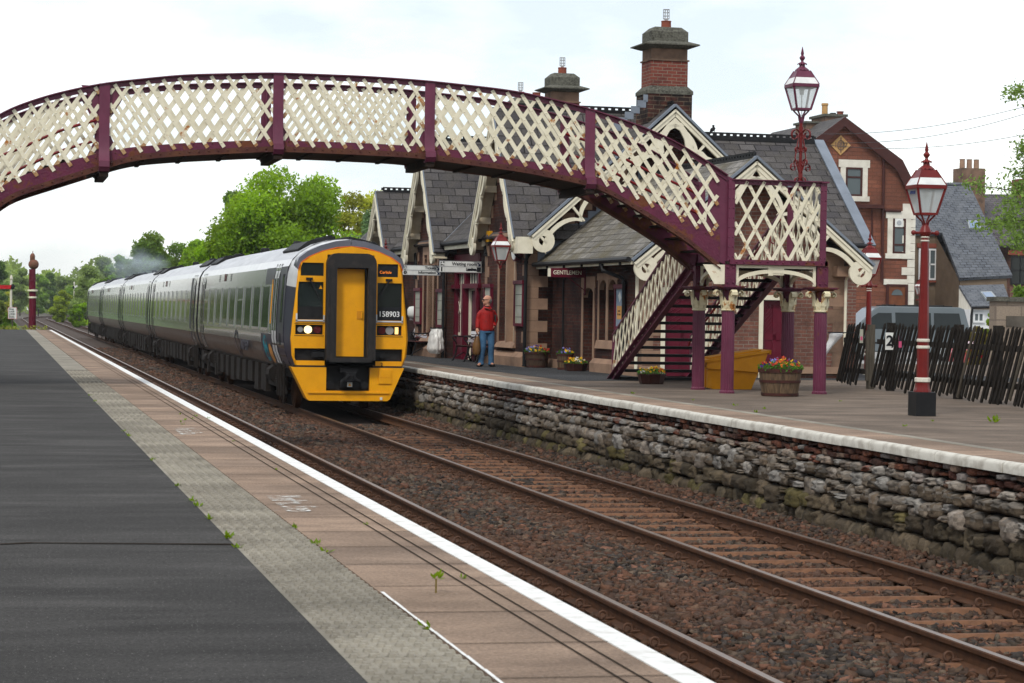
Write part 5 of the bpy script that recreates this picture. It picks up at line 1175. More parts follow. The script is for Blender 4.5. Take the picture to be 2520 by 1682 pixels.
# roof/side shoulder loft in two materials
A=resample([(x*1.0,.04,z) for x,z in prof],15); B_=resample([(x,.80,z) for x,z in SEC],15)
for s in (-1,1):
    for (i0,i1,mat,nm) in ((0,7,'train_white','cab_roof'),(7,14,'livery_dark','cab_side')):
        g=MB(); pa=[(s*p[0],p[1]+.0,p[2]+(.0)) for p in A[i0:i1+1]]; pb=[(s*p[0],p[1],p[2]) for p in B_[i0:i1+1]]; m=len(pa)
        g.add(pa+pb,[(k,k+1,m+k+1,m+k) if s>0 else (k+1,k,m+k,m+k+1) for k in range(m-1)]); tb(g,nm,mat,cab,smooth=60)
g=MB(); g.box(-1.15,1.15,.30,.34,1.0,3.3); tb(g,'cab_interior','cab_in',cab)
g=MB(); g.box(-1.05,-.62,.16,.28,2.0,2.05); g.box(-.93,-.70,.17,.27,2.02,2.28); tb(g,'cab_seat','seat_pale',cab); g=MB(); g.box(-.87,-.66,.14,.17,2.03,2.30); tb(g,'red_equipment','seat_red',cab)
for nm in ('wl','wr'):
    x0,x1,z0,z1=OP[nm]; g=MB(); g.box(x0,x1,.02,.03,z0,z1)
    m=tb(g,'windscreen',clear('screen_glass',(.02,.03,.03),.45,.05) if nm=='wl' else 'dark_glass',cab)
    g=MB(); g.bar((x1-.30 if nm=='wl' else x1-.28,-.05,2.88),(x1-.10 if nm=='wl' else x1-.52,-.05,2.50),.03,.02,up=(0,1,0)); g.box((x1-.38 if nm=='wl' else x1-.36),(x1-.24 if nm=='wl' else x1-.22),-.07,-.02,2.87,2.92); tb(g,'wiper','train_black',m)
    g=MB(); g.box(x0-.035,x1+.03,-.045,.0,z0-.035,z0-.005); g.box(x0-.035,x0-.0,-.045,.0,z0-.05,z0+.13); g.box(x1 if nm=='wl' else x1+.0,x1+.03,-.045,.0,z0-.05,z0+.1); tb(g,'screen_sill','train_white',m)
g=MB(); g.box(-1.14,-.585,.012,.019,2.02,2.30); tb(g,'screen_shade','train_black',cab)
g=MB(); g.box(.585,1.12,.006,.018,2.02,2.31); tb(g,'number_panel','sign_black',cab)
text('fleet_number','158903',.165,face_y(.85,-.0,2.155),'letter_white',cab,ext=.004,bold=.0012,sx=.95)
for nm in ('tl','tr'):
    x0,x1,z0,z1=OP[nm]; g=MB(); g.box(x0,x1,.01,.03,z0,z1); tb(g,'destination_window','dark_glass' if nm=='tl' else 'sign_black',cab)
text('destination','Carlisle',.085,face_y(.76,.002,3.06),'led',cab,ext=.003)
g=MB(); g.prism([(-.68,2.68),(-.60,2.68),(-.64,2.76)],lambda a,b,t:(a,t,b),.008,.018); tb(g,'warning_label','yellow',cab)
for nm,s in (('ll',-1),('lr',1)):
    x0,x1,z0,z1=OP[nm]; g=MB(); g.box(x0,x1,.06,.09,z0,z1); h=tb(g,'headlight','train_black',cab); zc_=(z0+z1)/2
    def lens(x,r,mat,n_): 
        g=MB(); g.tube([(x,.02,zc_),(x,.07,zc_)],r,16); tb(g,n_,mat,h)
    if s<0: lens(-.90,.085,'head_light','lamp'); lens(-1.07,.06,'lens','lamp'); lens(-.70,.08,'lens_red','lamp')
    else:
        lens(.70,.08,'lens_red','lamp'); lens(.87,.09,'lens','lamp'); g=MB(); g.box(.99,1.06,.02,.07,z0+.03,z1-.03); tb(g,'lamp','mark_light',h)
    g=MB()
    for zz in (z0-.03,z1+.02): g.box(min(x0,x1)-.02,max(x0,x1)+.02,-.028,-.018,zz,zz+.010)
    tb(g,'headlight_trim','train_black',h)
for nm in ('vl','vr'):
    x0,x1,z0,z1=OP[nm]; g=MB(); g.box(x0,x1,.07,.10,z0,z1); v=tb(g,'intake','train_black',cab); g=MB(); xm=-.66 if x0<0 else .66; g.box(xm-.15,xm+.11,-.06,.06,z0+.08,z1-.08); tb(g,'jumper_box','black_iron',v)
# gangway
def rr(x0,x1,z0,z1,r,n=6):
    p=[(x0,z0),(x1,z0)]
    for k in range(n+1): t=pi/2*k/n; p.append((x1-r+r*cos(t),z1-r+r*sin(t)))
    for k in range(n+1): t=pi/2+pi/2*k/n; p.append((x0+r+r*cos(t),z1-r+r*sin(t)))
    return p+[(x0,z0)]
g=MB(); g.strip(rr(-.54,.52,1.05,3.45,.22),rr(-.335,.34,1.22,3.14,.02),lambda a,b,t:(a,t,b),-.30,.05); g.box(-.54,.52,-.30,.05,1.05,1.16); g.v=g.v; gw=tb(g,'gangway','gangway',cab)
g=MB(); g.box(-.48,.44,-.315,-.30,1.12,1.21); g.box(-.47,-.38,-.318,-.30,1.2,3.18); g.box(.38,.45,-.318,-.30,1.2,3.18); tb(g,'gangway_plate','gangway',gw)
g=MB(); g.box(-.32,.32,-.04,.02,1.24,3.12); d=tb(g,'gangway_door','yellow',gw); g=MB(); g.box(.14,.28,-.055,-.04,2.05,2.22); tb(g,'door_recess','orange_dot' if 0 else 'salt',d); g=MB(); g.box(.235,.255,-.08,-.055,2.06,2.2); tb(g,'door_handle','yellow',d)
g=MB(); g.box(.30,.335,-.08,.02,1.22,3.14); tb(g,'door_gap','train_black',d)
# lower skirt: two cheeks, valance and cut-out for the coupler
g=MB()
def sk(poly): g.prism(poly,lambda a,b,t:(a,t,b),-.10,.35)
sk([(-1.27,1.0),(-.51,1.0),(-.51,.52),(-.51,.285),(-.87,.285),(-.93,.33)]); sk([(.43,1.0),(1.18,1.0),(.88,.33),(.82,.285),(.43,.285)]); sk([(-.51,.285),(.43,.285),(.43,.50),(-.51,.50)])
skt=tb(g,'snowplough','yellow',cab); 
g=MB(); g.bar((-.9,-.12,.46),(.86,-.12,.46),.03,.02,up=(0,1,0)); g.box(.62,.90,-.125,-.10,.66,.96); g.box(.62,.90,-.132,-.125,.80,.81); tb(g,'skirt_panel','yellow',skt)
g=MB(); g.box(.66,.71,-.13,-.10,.31,.37); tb(g,'white_tag','sign_white',skt)
text('end_number','2',.10,face_y(.70,-.03,1.07),'sign_black',cab,ext=.006)
g=MB(); g.box(-.51,.43,.0,.30,.50,1.02); tb(g,'coupler_recess','train_black',cab)
g=MB(); g.box(-.22,.16,-.22,.0,.90,.99); g.box(-.12,.10,-.34,.0,.72,.90); g.box(-.22,.20,-.2,0,.58,.70); g.bar((-.05,-.35,.86),(-.22,-.30,.70),.09,.06); g.bar((.02,-.35,.80),(.20,-.30,.72),.06,.06)
for x in (-.42,.32): g.tube([(x,-.06,.62),(x,.02,.62)],.085,12)
cp=tb(g,'coupler','black_iron',cab)
g=MB(); g.box(-.07,.04,-.21,-.2,.59,.69); tb(g,'white_label','sign_white',cp); g=MB(); g.prism([(-.05,.61),(.02,.61),(-.015,.67)],lambda a,b,t:(a,t,b),-.216,-.211); tb(g,'warning_label','yellow',cp)
g=MB(); g.box(-1.22,1.14,-.03,.40,1.0,1.04); tb(g,'bumper_gap','train_black',cab)

# ================================================================ platform furniture
def lantern(root,x,y,z0,s=1.0,mat='lamp_red',lit=None,pane='lantern_glass'):
    """four-sided tapered lantern, z0 = underside; axis aligned"""
    b,t=.112*s,.197*s; h=.37*s; P=lambda r,z:[(x-r,y-r,z),(x+r,y-r,z),(x+r,y+r,z),(x-r,y+r,z)]
    zb_,zt_=z0+.02*s,z0+h
    g=MB(); A=P(b,zb_);B_=P(t,zt_)
    for k in range(4): g.bar(A[k],B_[k],.026*s,.026*s,up=(1,1,0))
    for k in range(4):
        g.bar(A[k],A[(k+1)%4],.028*s,.03*s); g.bar(B_[k],B_[(k+1)%4],.035*s,.04*s)
    q=P(t*1.06,zt_+.018*s); g.add(q+P(t*1.06,zt_+.03*s),[(0,1,5,4),(1,2,6,5),(2,3,7,6),(3,0,4,7),(3,2,1,0)])
    fr=g.build('lantern_frame',mat,root)
    g=MB(); 
    for k in range(4): g.quad(A[k],A[(k+1)%4],B_[(k+1)%4],B_[k])
    g.build('lantern_glass',pane,fr)
    g=MB(); g.tube([(x,y,zb_),(x,y,zt_)],.010*s,6); g.lathe([(.03*s,zt_-.13*s),(.05*s,zt_-.02*s)],10,(x,y,0)); g.build('burner','galv',fr)
    r0,r1,r2=t*1.04,t*.80,t*.50; z1,z2,z3=zt_+.03*s,zt_+.125*s,zt_+.235*s
    def frus(ra,za,rb,zb2): g=MB(); g.add(P(ra,za)+P(rb,zb2),[(0,1,5,4),(1,2,6,5),(2,3,7,6),(3,0,4,7),(4,5,6,7)]); return g
    frus(r0,z1,r1,z2).build('white_roof_panel','lantern_white',root)
    frus(r1*.99,z2,r2,z3).build('lantern_roof',mat,root)
    g=MB(); A=P(r0,z1);B_=P(r2,z3)
    for k in range(4): g.bar(A[k],B_[k],.014*s,.014*s,up=(1,1,0))
    n=16; pr=[]
    g.lathe([(.075*s,z3-.0),(.055*s,z3+.03*s),(.045*s,z3+.075*s),(.040*s,z3+.10*s)],12,(x,y,0))
    for k in range(12):                          # scalloped skirts
        for (ra,za,rb,zb2) in ((.115*s,z3+.005*s,.06*s,z3+.055*s),(.078*s,z3+.10*s,.04*s,z3+.13*s)):
            a0,a1,am=2*pi*k/12,2*pi*(k+1)/12,2*pi*(k+.5)/12
            g.add([(x+rb*cos(a0),y+rb*sin(a0),zb2),(x+rb*cos(a1),y+rb*sin(a1),zb2),(x+ra*.93*cos(a1),y+ra*.93*sin(a1),za+.012*s),(x+ra*cos(am),y+ra*sin(am),za-.01*s),(x+ra*.93*cos(a0),y+ra*.93*sin(a0),za+.012*s)],[(0,1,2,3,4)])
    g.lathe([(.032*s,z3+.12*s),(.018*s,z3+.155*s),(.042*s,z3+.19*s),(.045*s,z3+.205*s),(.03*s,z3+.225*s),(.018*s,z3+.24*s),(.026*s,z3+.265*s),(.004*s,z3+.37*s)],12,(x,y,0))
    g.build('finial',mat,root,smooth=40)
    g=MB()
    for k in range(4):
        a=pi/4+pi/2*k; c_,s_=cos(a),sin(a); g.tube([(x+.03*s*c_,y+.03*s*s_,z0-.16*s),(x+.045*s*c_,y+.045*s*s_,z0-.08*s),(x+.12*s*c_,y+.12*s*s_,z0-.01*s),(x+.14*s*c_,y+.14*s*s_,z0+.02*s)],.013*s,6)
    g.lathe([(.03*s,z0-.19*s),(.045*s,z0-.15*s),(.03*s,z0-.10*s)],10,(x,y,0)); g.build('lantern_fork',mat,root,smooth=40)
def lamp_post(x,y,z,label,group=None,block=True):
    T=thing('lamp_post',label,'lamp post',(x,y,z),0,group)
    if block: g=MB(); g.box(-.14,.14,-.14,.14,0,.318); g.build('base_block','black_iron',T)
    g=MB(); g.lathe([(.115,.31),(.115,.33),(.10,.36),(.092,.42),(.095,.45)],8,a0=pi/8); g.lathe([(.080,.50),(.078,.90)],8,a0=pi/8); g.lathe([(.074,1.02),(.050,2.32)],8,a0=pi/8)
    g.lathe([(.05,2.38),(.075,2.41),(.085,2.44),(.06,2.50),(.045,2.53)],12); g.tube([(-.165,0,2.43),(.165,0,2.43)],.017,8); g.sphere((-.165,0,2.43),.035,8,6); g.sphere((.165,0,2.43),.035,8,6)
    g.build('shaft','lamp_red',T,smooth=30)
    for z0,z1,r in ((.45,.505,.105),(.895,.93,.088),(.985,1.02,.086),(2.318,2.332,.058),(2.365,2.38,.058)): g=MB(); g.lathe([(r*.9,z0-.004),(r,z0+.004),(r,z1-.004),(r*.9,z1+.004)],8,a0=pi/8); g.build('white_band','white_stone',T)
    g=MB(); g.lathe([(.050,2.33),(.050,2.366)],8,a0=pi/8); g.lathe([(.076,.93),(.075,.985)],8,a0=pi/8); g.build('collar','lamp_red',T)
    lantern(T,0,0,2.66); return T
L1=lamp_post(12.0,28.85,0,'tall red lamp post with white bands on a black block before the picket fence')
text('station_name','APPLEBY',.062,face_x(-.186,0.0,2.96)@Matrix.Rotation(0,4,'X'),'letter_blue',L1,ext=.002,bold=.002,sx=.8)
lamp_post(41.4,100,-.35,'red lantern lamp post half hidden behind the tall near lamp post, by the van roof','lamp posts in the station yard',False)
lamp_post(18.87,48.5,-.45,'red lamp post rising behind the cream roundel of the nearest gable end','lamp posts in the station yard',False)
# lamp standing on the bridge landing
bx,by,bzz=13.38,37.7,3.53
T=thing('bridge_lamp','maroon lantern with scrolled ironwork standing on the footbridge landing','lamp',(bx,by,bzz))
g=MB(); g.tube([(0,0,-.0),(0,0,1.12)],.03,10); g.tube([(0,0,.9),(0,0,1.0)],.04,10); g.box(-.03,.03,-.03,.03,-.1,.4); g.build('pole','lamp_red',T,smooth=40)
def scroll(g,a,cx,cz,r,turn,flip=1,w=.035):
    pts=[]
    for k in range(22):
        q=k/21; t=turn+q*2*pi*1.25*flip; rr=r*(1-.72*q); pts.append((cx+rr*cos(t),cz+rr*sin(t)))
    c_,s_=cos(a),sin(a); 
    g.strip([(p[0],p[1]) for p in pts],[(p[0]*1.0+.006*cos(turn+i*.37*flip),p[1]+.006*sin(turn+i*.37*flip)) for i,p in enumerate(pts)],lambda u,v,t:(u*c_-t*s_,u*s_+t*c_,v),-w/2,w/2)
for k in range(4):
    g=MB(); a=pi/4+k*pi/2-.35
    scroll(g,a,.14,.86,.11,pi,-1); scroll(g,a,.085,.62,.06,pi*.9,1); scroll(g,a,.10,.40,.075,pi,1) if k%2 else scroll(g,a,.17,.30,.07,pi*.6,-1); scroll(g,a,.08,.08,.06,pi,-1)
    g.tube([(.03*cos(a),.03*sin(a),.95),(.10*cos(a),.10*sin(a),.60),(.13*cos(a),.13*sin(a),.47),(.03*cos(a),.03*sin(a),.22)],.012,5)
    g.build('scroll','lamp_red',T,smooth=40)
lantern(T,0,0,1.28,1.12,'maroon')
# lanterns bracketed off the platform front
def wall_lantern(v,w,zb_,label,s=.92):
    p=bl(w,v,zb_); T=thing('wall_lantern',label,'lantern',p,AL,'lanterns on the station front')
    lantern(T,0,0,0,s)
    L_=abs(w+.62); g=MB(); zz=.30*s
    g.box(.17*s,L_,-.02,.02,zz-.012,zz+.012); g.box(L_-.04,L_,-.03,.03,zz-.25,zz+.06); g.tube([(.30,0,zz-.02),(.36,0,zz-.14),(.46,0,zz-.20),(L_-.02,0,zz-.22)],.016,6)
    g.tube([(.40+.05*cos(t),0,zz-.09+.05*sin(t)) for t in np.linspace(0,2*pi,11)],.010,5); g.build('bracket','black_iron',T,smooth=40)
wall_lantern(6.95,-1.25,2.44,'red and white lantern on a black wall bracket in front of the first gable')
wall_lantern(20.4,-1.25,2.42,'red lantern finial showing above the train roof beside the farther gables')
# hanging direction boards
def board(v,w0,w1,z0,z1,label,rows):
    p=bl(w0,v,z0); W_=w1-w0; H=(z1-z0); T=thing('direction_sign',label,'sign',p,AL,'hanging direction signs')
    g=MB(); g.box(0,W_,-.03,.03,.0,H); g.build('board','sign_white',T)
    g=MB(); g.box(-.005,W_+.005,-.035,.035,H/2-.006,H/2+.006); g.box(-.01,W_+.01,-.034,.034,-.012,0); g.box(-.01,W_+.01,-.034,.034,H,H+.012); g.box(.115,.119,-.033,-.03,0,H); g.build('board_trim','galv',T)
    g=MB(); g.box(W_+.01,W_+.10,-.025,.025,H*.55,H*.95); g.box(W_+.01,W_+.10,-.025,.025,H*.05,H*.45); g.tube([(W_+.05,0,-.02),(W_+.05,0,H+.03)],.015,6); g.build('bracket','black_iron',T)
    for k,(s,ic) in enumerate(rows):
        z=H*(.75-.5*k); text('wording',s,H*.42,face_y(W_-.115,-.034,z),'sign_black',T,ext=.003,align='RIGHT',bold=.002)
        if s!='Ladies':
            g=MB(); c=W_-.06; g.bar((c-.035,-.034,z+.04),(c+.03,-.034,z-.03),.022,.006,up=(0,1,0)); g.prism([(c+.045,z-.05),(c-.03,z-.045),(c+.04,z+.02)],lambda a,b,t:(a,t,b),-.037,-.031); g.build('arrow','navy',T)
        g=MB(); c=.055
        if ic=='info': g.tube([(c,-.037,z),(c,-.031,z)],H*.19,18)
        elif ic=='ticket': 
            for q in (((c-.03,z-.05),(c+.01,z-.05)),((c-.03,z-.05),(c-.005,z+.03)),((c+.01,z-.05),(c+.035,z+.03)),((c-.005,z+.03),(c+.015,z+.05)),((c+.015,z+.05),(c+.035,z+.03))): g.bar((q[0][0],-.034,q[0][1]),(q[1][0],-.034,q[1][1]),.010,.005,up=(0,1,0))
        elif ic=='seat': 
            g.box(c-.045,c-.03,-.037,-.031,z-.05,z+.05); g.box(c-.03,c+.02,-.037,-.031,z-.035,z-.015); g.tube([(c-.025,-.037,z+.035),(c-.025,-.031,z+.035)],.012,8); g.box(c+.03,c+.045,-.037,-.031,z-.05,z-.02); g.tube([(c+.035,-.037,z+.04),(c+.035,-.031,z+.04)],.018,10)
        else: g.box(c-.03,c+.0,-.037,-.031,z-.05,z+.05); g.box(W_-.115,W_-.01,-.037,-.031,z-.055,z+.055); g.box(W_-.36,W_-.135,-.0385,-.0375,z-.022,z+.026)
        if ic: g.build('pictogram','sign_black',T)
        if ic=='info': text('letter_i','i',H*.36,face_y(.055,-.039,z),'sign_white',T,ext=.002)
board(11.0,-1.77,-.72,2.236,2.50,'white hanging sign reading Waiting room above a blacked-out line',[('Waiting room','seat'),('Ladies','wc')])
board(15.5,-1.76,-.75,2.215,2.46,'white hanging sign reading Tickets and Information, partly behind the other sign',[('Tickets','ticket'),('Information','info')])
p=bl(-.83,4.10,2.055); T=thing('gents_sign','maroon hanging sign reading GENTLEMEN in cream letters by the low slate roof','sign',p,AL)
g=MB(); g.box(-.005,.765,-.03,.03,0,.20); g.build('board','maroon_clean',T); g=MB(); g.box(-.06,-.005,-.028,.028,.01,.19); g.build('board_end','cream_wood',T)
text('wording','GENTLEMEN',.125,face_y(.375,-.033,.10),'letter_cream',T,ext=.003,bold=.001,sx=.92)
g=MB(); g.tube([(.40,0,.0),(.78,0,-.28)],.008,5); g.tube([(.40,0,.2),(.78,0,.36)],.006,5); g.box(.77,.80,-.02,.02,-.36,.22); g.sphere((.785,0,-.36),.03,8,6); g.build('bracket','maroon_clean',T)
# framed notice boards on the walls
def notice(w,v0,v1,z0,z1,label,mat='poster',gy=True):
    p=bl(w,(v0+v1)/2,z0); h=z1-z0; L_=(v1-v0)/2; T=thing('notice_board',label,'notice board',p,AL,'notice boards on the station walls')
    g=MB(); f=.07; g.box(-.07,-.0,-L_,-L_+f,0,h); g.box(-.07,-.0,L_-f,L_,0,h); g.box(-.07,-.0,-L_+f,L_-f,0,f); g.box(-.09,-.0,-L_-.02,L_+.02,h-f,h+.02); g.build('frame','maroon_clean',T)
    g=MB(); g.box(-.045,-.02,-L_+f,L_-f,f,h-f); pz=g.build('poster_sheet',mat,T)
    g=MB()
    if gy:
        for k in range(3): g.box(-.048,-.046,-L_+f+.05,L_-f-.05,h*(.2+.25*k),h*(.2+.25*k)+.012)
        g.build('print','sign_black',pz)
    return T
notice(-.62,7.03,7.86,.94,1.99,'maroon framed map board on the wall right of the man in red')
notice(-.62,10.11,10.85,1.0,1.93,'small maroon framed notice behind the head of the man in red')
notice(-.62,15.42,16.2,.82,1.83,'maroon framed timetable left of the black drainpipe, above the clear bag')
notice(-.62,18.22,19.05,.88,1.87,'maroon framed poster farthest left, near the train front')
T=notice(0,1.16,1.80,.94,1.87,'maroon framed poster with blue sheet and orange panel beside the stairs','poster_blue',False)
g=MB(); g.box(-.049,-.046,-.16,.18,.22,.50); g.build('orange_panel','poster_orange',T); g=MB(); g.bar((-.0475,-.06,.62),(-.0475,.04,.76),.15,.004,up=(1,0,0)); g.build('pale_panel','sign_white',T); text('print','travel\nby train',.07,face_x(-.05,0.02,.36),'sign_black',T,ext=.002)
p=bl(-.66,7.6,2.72); T=thing('wall_clock','round station clock with dark red rim high on the platform wall','clock',p,AL)
g=MB(); g.tube([(-.10,0,0),(.04,0,0)],.265,28); g.build('clock_case','maroon_clean',T,smooth=40); g=MB(); g.tube([(-.112,0,0),(-.10,0,0)],.225,28); f_=g.build('clock_face','sign_white',T); g=MB(); g.bar((-.115,0,0),(-.115,-.03,.15),.016,.004,up=(1,0,0)); g.bar((-.115,0,0),(-.115,.11,.02),.018,.004,up=(1,0,0)); g.build('clock_hands','sign_black',f_)
p=bl(-.62,10.4,2.98); T=thing('alarm_box','small yellow alarm box fixed high on the gable wall','alarm box',p,AL); g=MB(); g.prism([(-.14,.02),(-.12,0),(.12,0),(.14,.02),(.12,.27),(-.12,.27)],lambda a,b,t:(t,a,b),-.10,-.0); g.build('housing','yellow_box',T); g=MB(); g.box(-.106,-.10,-.05,.05,.1,.18); g.build('badge','letter_blue',T); g=MB(); g.box(-.10,-.02,-.11,.11,-.03,-.0); g.build('strobe','black_iron',T)
p=bl(-.62,19.3,1.03); T=thing('help_point','pale grey rounded telephone hood on the wall beside the train front','telephone hood',p,AL); g=MB(); g.lathe([(.10,0),(.17,.04),(.20,.12),(.20,.26),(.15,.33),(.05,.35)],14); g.build('hood','sign_white',T,smooth=50); g=MB(); g.box(-.12,.12,-.08,.08,-.05,.0); g.build('shelf','galv',T)
# benches
def bench(v0,v1,label,w=-.78):
    L_=v1-v0; T=thing('bench',label,'bench',bl(w,(v0+v1)/2,0),AL,'benches against the station wall')
    for e in ((-L_/2,L_/2) if L_<2.4 else (-L_/2,0,L_/2)):
        g=MB(); y=e
        for pts,r in (([(-.30,y,0),(-.27,y,.03),(-.20,y,.20),(-.17,y,.40)],.024),([(.22,y,0),(.18,y,.03),(.12,y,.22),(.16,y,.42),(.27,y,.82)],.024),([(-.19,y,.38),(.16,y,.37)],.022),([(-.26,y,.54),(-.29,y,.60),(-.25,y,.65),(-.10,y,.62),(.20,y,.64)],.020),([(-.17,y,.39),(-.20,y,.48),(-.26,y,.54)],.018),([(-.20,y,.10),(0,y,.22),(.13,y,.14)],.016)): g.tube(pts,r,7)
        g.tube([(-.24+.045*cos(t),y,.585+.045*sin(t)) for t in np.linspace(0,2*pi,11)],.014,5)
        g.build('end_frame','black_iron',T,smooth=50)
    g=MB()
    for k in range(5): g.box(-.21+k*.075,-.15+k*.075,-L_/2-.06,L_/2+.06,.395,.42)
    g.build('seat','bench_red',T)
    g=MB()
    for k in range(3):
        x=.155+.037*k; z=.52+.10*k; g.bar((x-.02,-L_/2-.06,z),(x-.02,L_/2+.06,z),.02,.085,up=(.35,0,1))
    g.build('backrest','bench_red',T)
    return T
bench(10.0,12.5,'maroon slatted bench with black scrolled ends behind the man in red')
bench(17.5,19.4,'maroon slatted bench with black ends just beside the train front')
p=bl(-.86,19.0,.0)
T=thing('backpack','dark rucksack leaning on the end of the bench by the train','backpack',p,AL)
g=MB(); g.lathe([(.17,.0),(.22,.08),(.23,.35),(.19,.52),(.09,.60)],12); o=g.build('bag_body','black_cloth',T,smooth=50); o.scale=(1,.75,1.05); g=MB(); g.tube([(-.1,-.17,.5),(-.16,-.22,.35),(-.12,-.2,.15)],.02,6); g.lathe([(.12,.08),(.14,.12),(.14,.3),(.1,.34)],10,(-.13,-.05,0)); g.build('front_pocket','black_cloth',T,smooth=50)
# hooped refuse bags
def crumple(o,k):
    a=o.modifiers.new('sub','SUBSURF'); a.levels=2; a.render_levels=2
    for sc_,st in ((.16,k),(.05,k*.45)):
        t=bpy.data.textures.new('crumple','CLOUDS'); t.noise_scale=sc_; d=o.modifiers.new('crumple','DISPLACE'); d.texture=t; d.strength=st; d.mid_level=.5
    return o
def loft_rings(g,rings,n=16):              # rings: (cx,cy,z,rx,ry,noise)
    vs=[];fs=[]
    for cx,cy,z,rx,ry,nz in rings:
        for k in range(n): t=2*pi*k/n; q=1+random.uniform(-nz,nz)+nz*sin(k*3.1)*.8; vs.append((cx+rx*q*cos(t),cy+ry*q*sin(t),z))
    for i in range(len(rings)-1):
        for k in range(n): k2=(k+1)%n; fs.append((i*n+k,i*n+k2,(i+1)*n+k2,(i+1)*n+k))
    fs.append(tuple(range(n-1,-1,-1))); return g.add(vs,fs)
p=bl(-.86,15.35,0); T=thing('refuse_bag','bulging clear plastic refuse bag hung from a wall hoop beside the drainpipe','refuse bag',p,AL)
g=MB(); loft_rings(g,[(0,.05,.12,.05,.05,.1),(0,.04,.14,.16,.22,.16),(.0,.04,.20,.22,.32,.13),(0,.03,.30,.22,.33,.12),(0,.02,.42,.21,.31,.13),(0,0,.55,.19,.27,.13),(0,-.02,.66,.17,.21,.15),(0,-.02,.74,.15,.17,.15),(0,0,.80,.165,.165,.05)],26); crumple(g.build('plastic_bag','bag_clear',T,smooth=180),.055); g=MB(); g.tube([(.16*cos(t),.16*sin(t),.80) for t in np.linspace(0,2*pi,17)],.014,6,cap=False); g.box(.14,.24,-.02,.02,.79,.815); g.build('hoop','black_iron',T)
T=thing('refuse_bag','white plastic bag blowing sideways from a hoop on the fence end','refuse bag',(15.02,40.2,.0))
g=MB(); vs=[]; path=[(0,0,1.0,.14,.14),(-.015,.0,.93,.12,.12),(-.06,0,.86,.085,.09),(-.13,0,.77,.07,.08),(-.20,0,.68,.075,.08),(-.27,0,.60,.09,.09),(-.32,0,.53,.085,.085),(-.35,0,.49,.04,.05)]
loft_rings(g,[(a,b,z,rx,ry,.08) for a,b,z,rx,ry in path],14); crumple(g.build('plastic_bag','bag_white',T,smooth=180),.035)
g=MB(); g.tube([(.15*cos(t),.15*sin(t),1.0) for t in np.linspace(0,2*pi,17)],.012,6,cap=False); g.box(.14,.45,-.015,.015,.99,1.01); g.build('hoop','black_iron',T)
# flower tubs
def flowers(root,rx,ry,z,h,cols,nl=260,nf=46,pr=.027):
    V=[];F=[];C=[]
    for k in range(nl):
        a=random.uniform(0,2*pi); r=math.sqrt(random.random()); x,y=rx*r*cos(a)*1.06,ry*r*sin(a)*1.06; zz=z+h*random.uniform(0,.8)*(1.1-.5*r*r); s=random.uniform(.018,.034)
        d=Vector((random.uniform(-1,1),random.uniform(-1,1),random.uniform(.0,1.2))).normalized(); e=d.orthogonal().normalized(); f=d.cross(e)
        b=len(V); c=Vector((x,y,zz)); V+=[c-e*s,c+f*s*.5,c+e*s*1.3,c-f*s*.5]; F.append((b,b+1,b+2,b+3)); q=random.uniform(.6,1.3); C.append((.07*q,.19*q,.025*q))
    np_mesh('foliage',np.array([tuple(v) for v in V]),np.array(F),'leaf',np.array(C),root)
    groups={}
    for k in range(nf):
        a=random.uniform(0,2*pi); r=math.sqrt(random.random()); x,y=rx*r*cos(a),ry*r*sin(a); zz=z+h*(random.uniform(.5,1.0)*(1.15-.55*r*r)); col=cols[int((a/(2*pi)*len(cols)+random.uniform(-.6,.6)))%len(cols)]
        V,F,C=groups.setdefault(col,([],[],[]))
        n=Vector((random.uniform(-.6,.6),random.uniform(-1.4,-.1),random.uniform(.3,1))).normalized(); e=n.orthogonal().normalized(); f=n.cross(e); c=Vector((x,y,zz)); s=pr*random.uniform(.8,1.2)
        for q in range(5):
            t=2*pi*q/5; d=e*cos(t)+f*sin(t); d2=e*cos(t+.63)+f*sin(t+.63); d0=e*cos(t-.63)+f*sin(t-.63); b=len(V); V+=[c+n*.004,c+d0*s*.7,c+d*s*1.15+n*.006,c+d2*s*.7]; F.append((b,b+1,b+2,b+3)); w=random.uniform(.7,1.2); C.append(tuple(min(1,w*v) for v in col))
        b=len(V); V+=[c+n*.009-e*s*.3,c+n*.009-f*s*.3,c+n*.009+e*s*.3,c+n*.009+f*s*.3]; F.append((b,b+1,b+2,b+3)); C.append((.03,.01,.02) if random.random()<.5 else (.5,.3,.02))
    for col,(V,F,C) in groups.items(): np_mesh('blossom',np.array([tuple(v) for v in V]),np.array(F),'petal',np.array(C),root)
RED,ORG,PUR,LIL,YEL,WHT=(.40,.02,.01),(.62,.13,.01),(.06,.02,.16),(.22,.22,.62),(.80,.48,.01),(.75,.73,.70)
def tub(x,y,r0,r1,h,label,cols,mat='barrel',fh=.2,**k):
    T=thing('flower_tub',label,'flower tub',(x,y,0),0,'half-barrel flower tubs')
    g=MB(); n=26; rm=lambda z:r0+(r1-r0)*z/h
    g.lathe([(r0,0),(rm(h*.5)*1.02,h*.5),(r1,h),(r1-.035,h),(r1-.045,h-.05)],n); g.build('barrel',mat,T,smooth=25)
    for z0,z1 in ((0.01,.055),(h*.50,h*.60),(h*.87,h)): 
        g=MB(); g.lathe([(rm(z0)*1.02-.002,z0),(rm(z0)*1.02+.009,z0),(rm(z1)*1.02+.009,z1),(rm(z1)*1.02-.002,z1)],n); g.build('hoop','hoop',T,smooth=25)
    g=MB(); g.lathe([(r1-.04,h-.05),(.01,h-.04)],n); g.build('compost','soil',T)
    flowers(T,r1*1.02,r1*1.02,h-.03,fh,cols,**k)
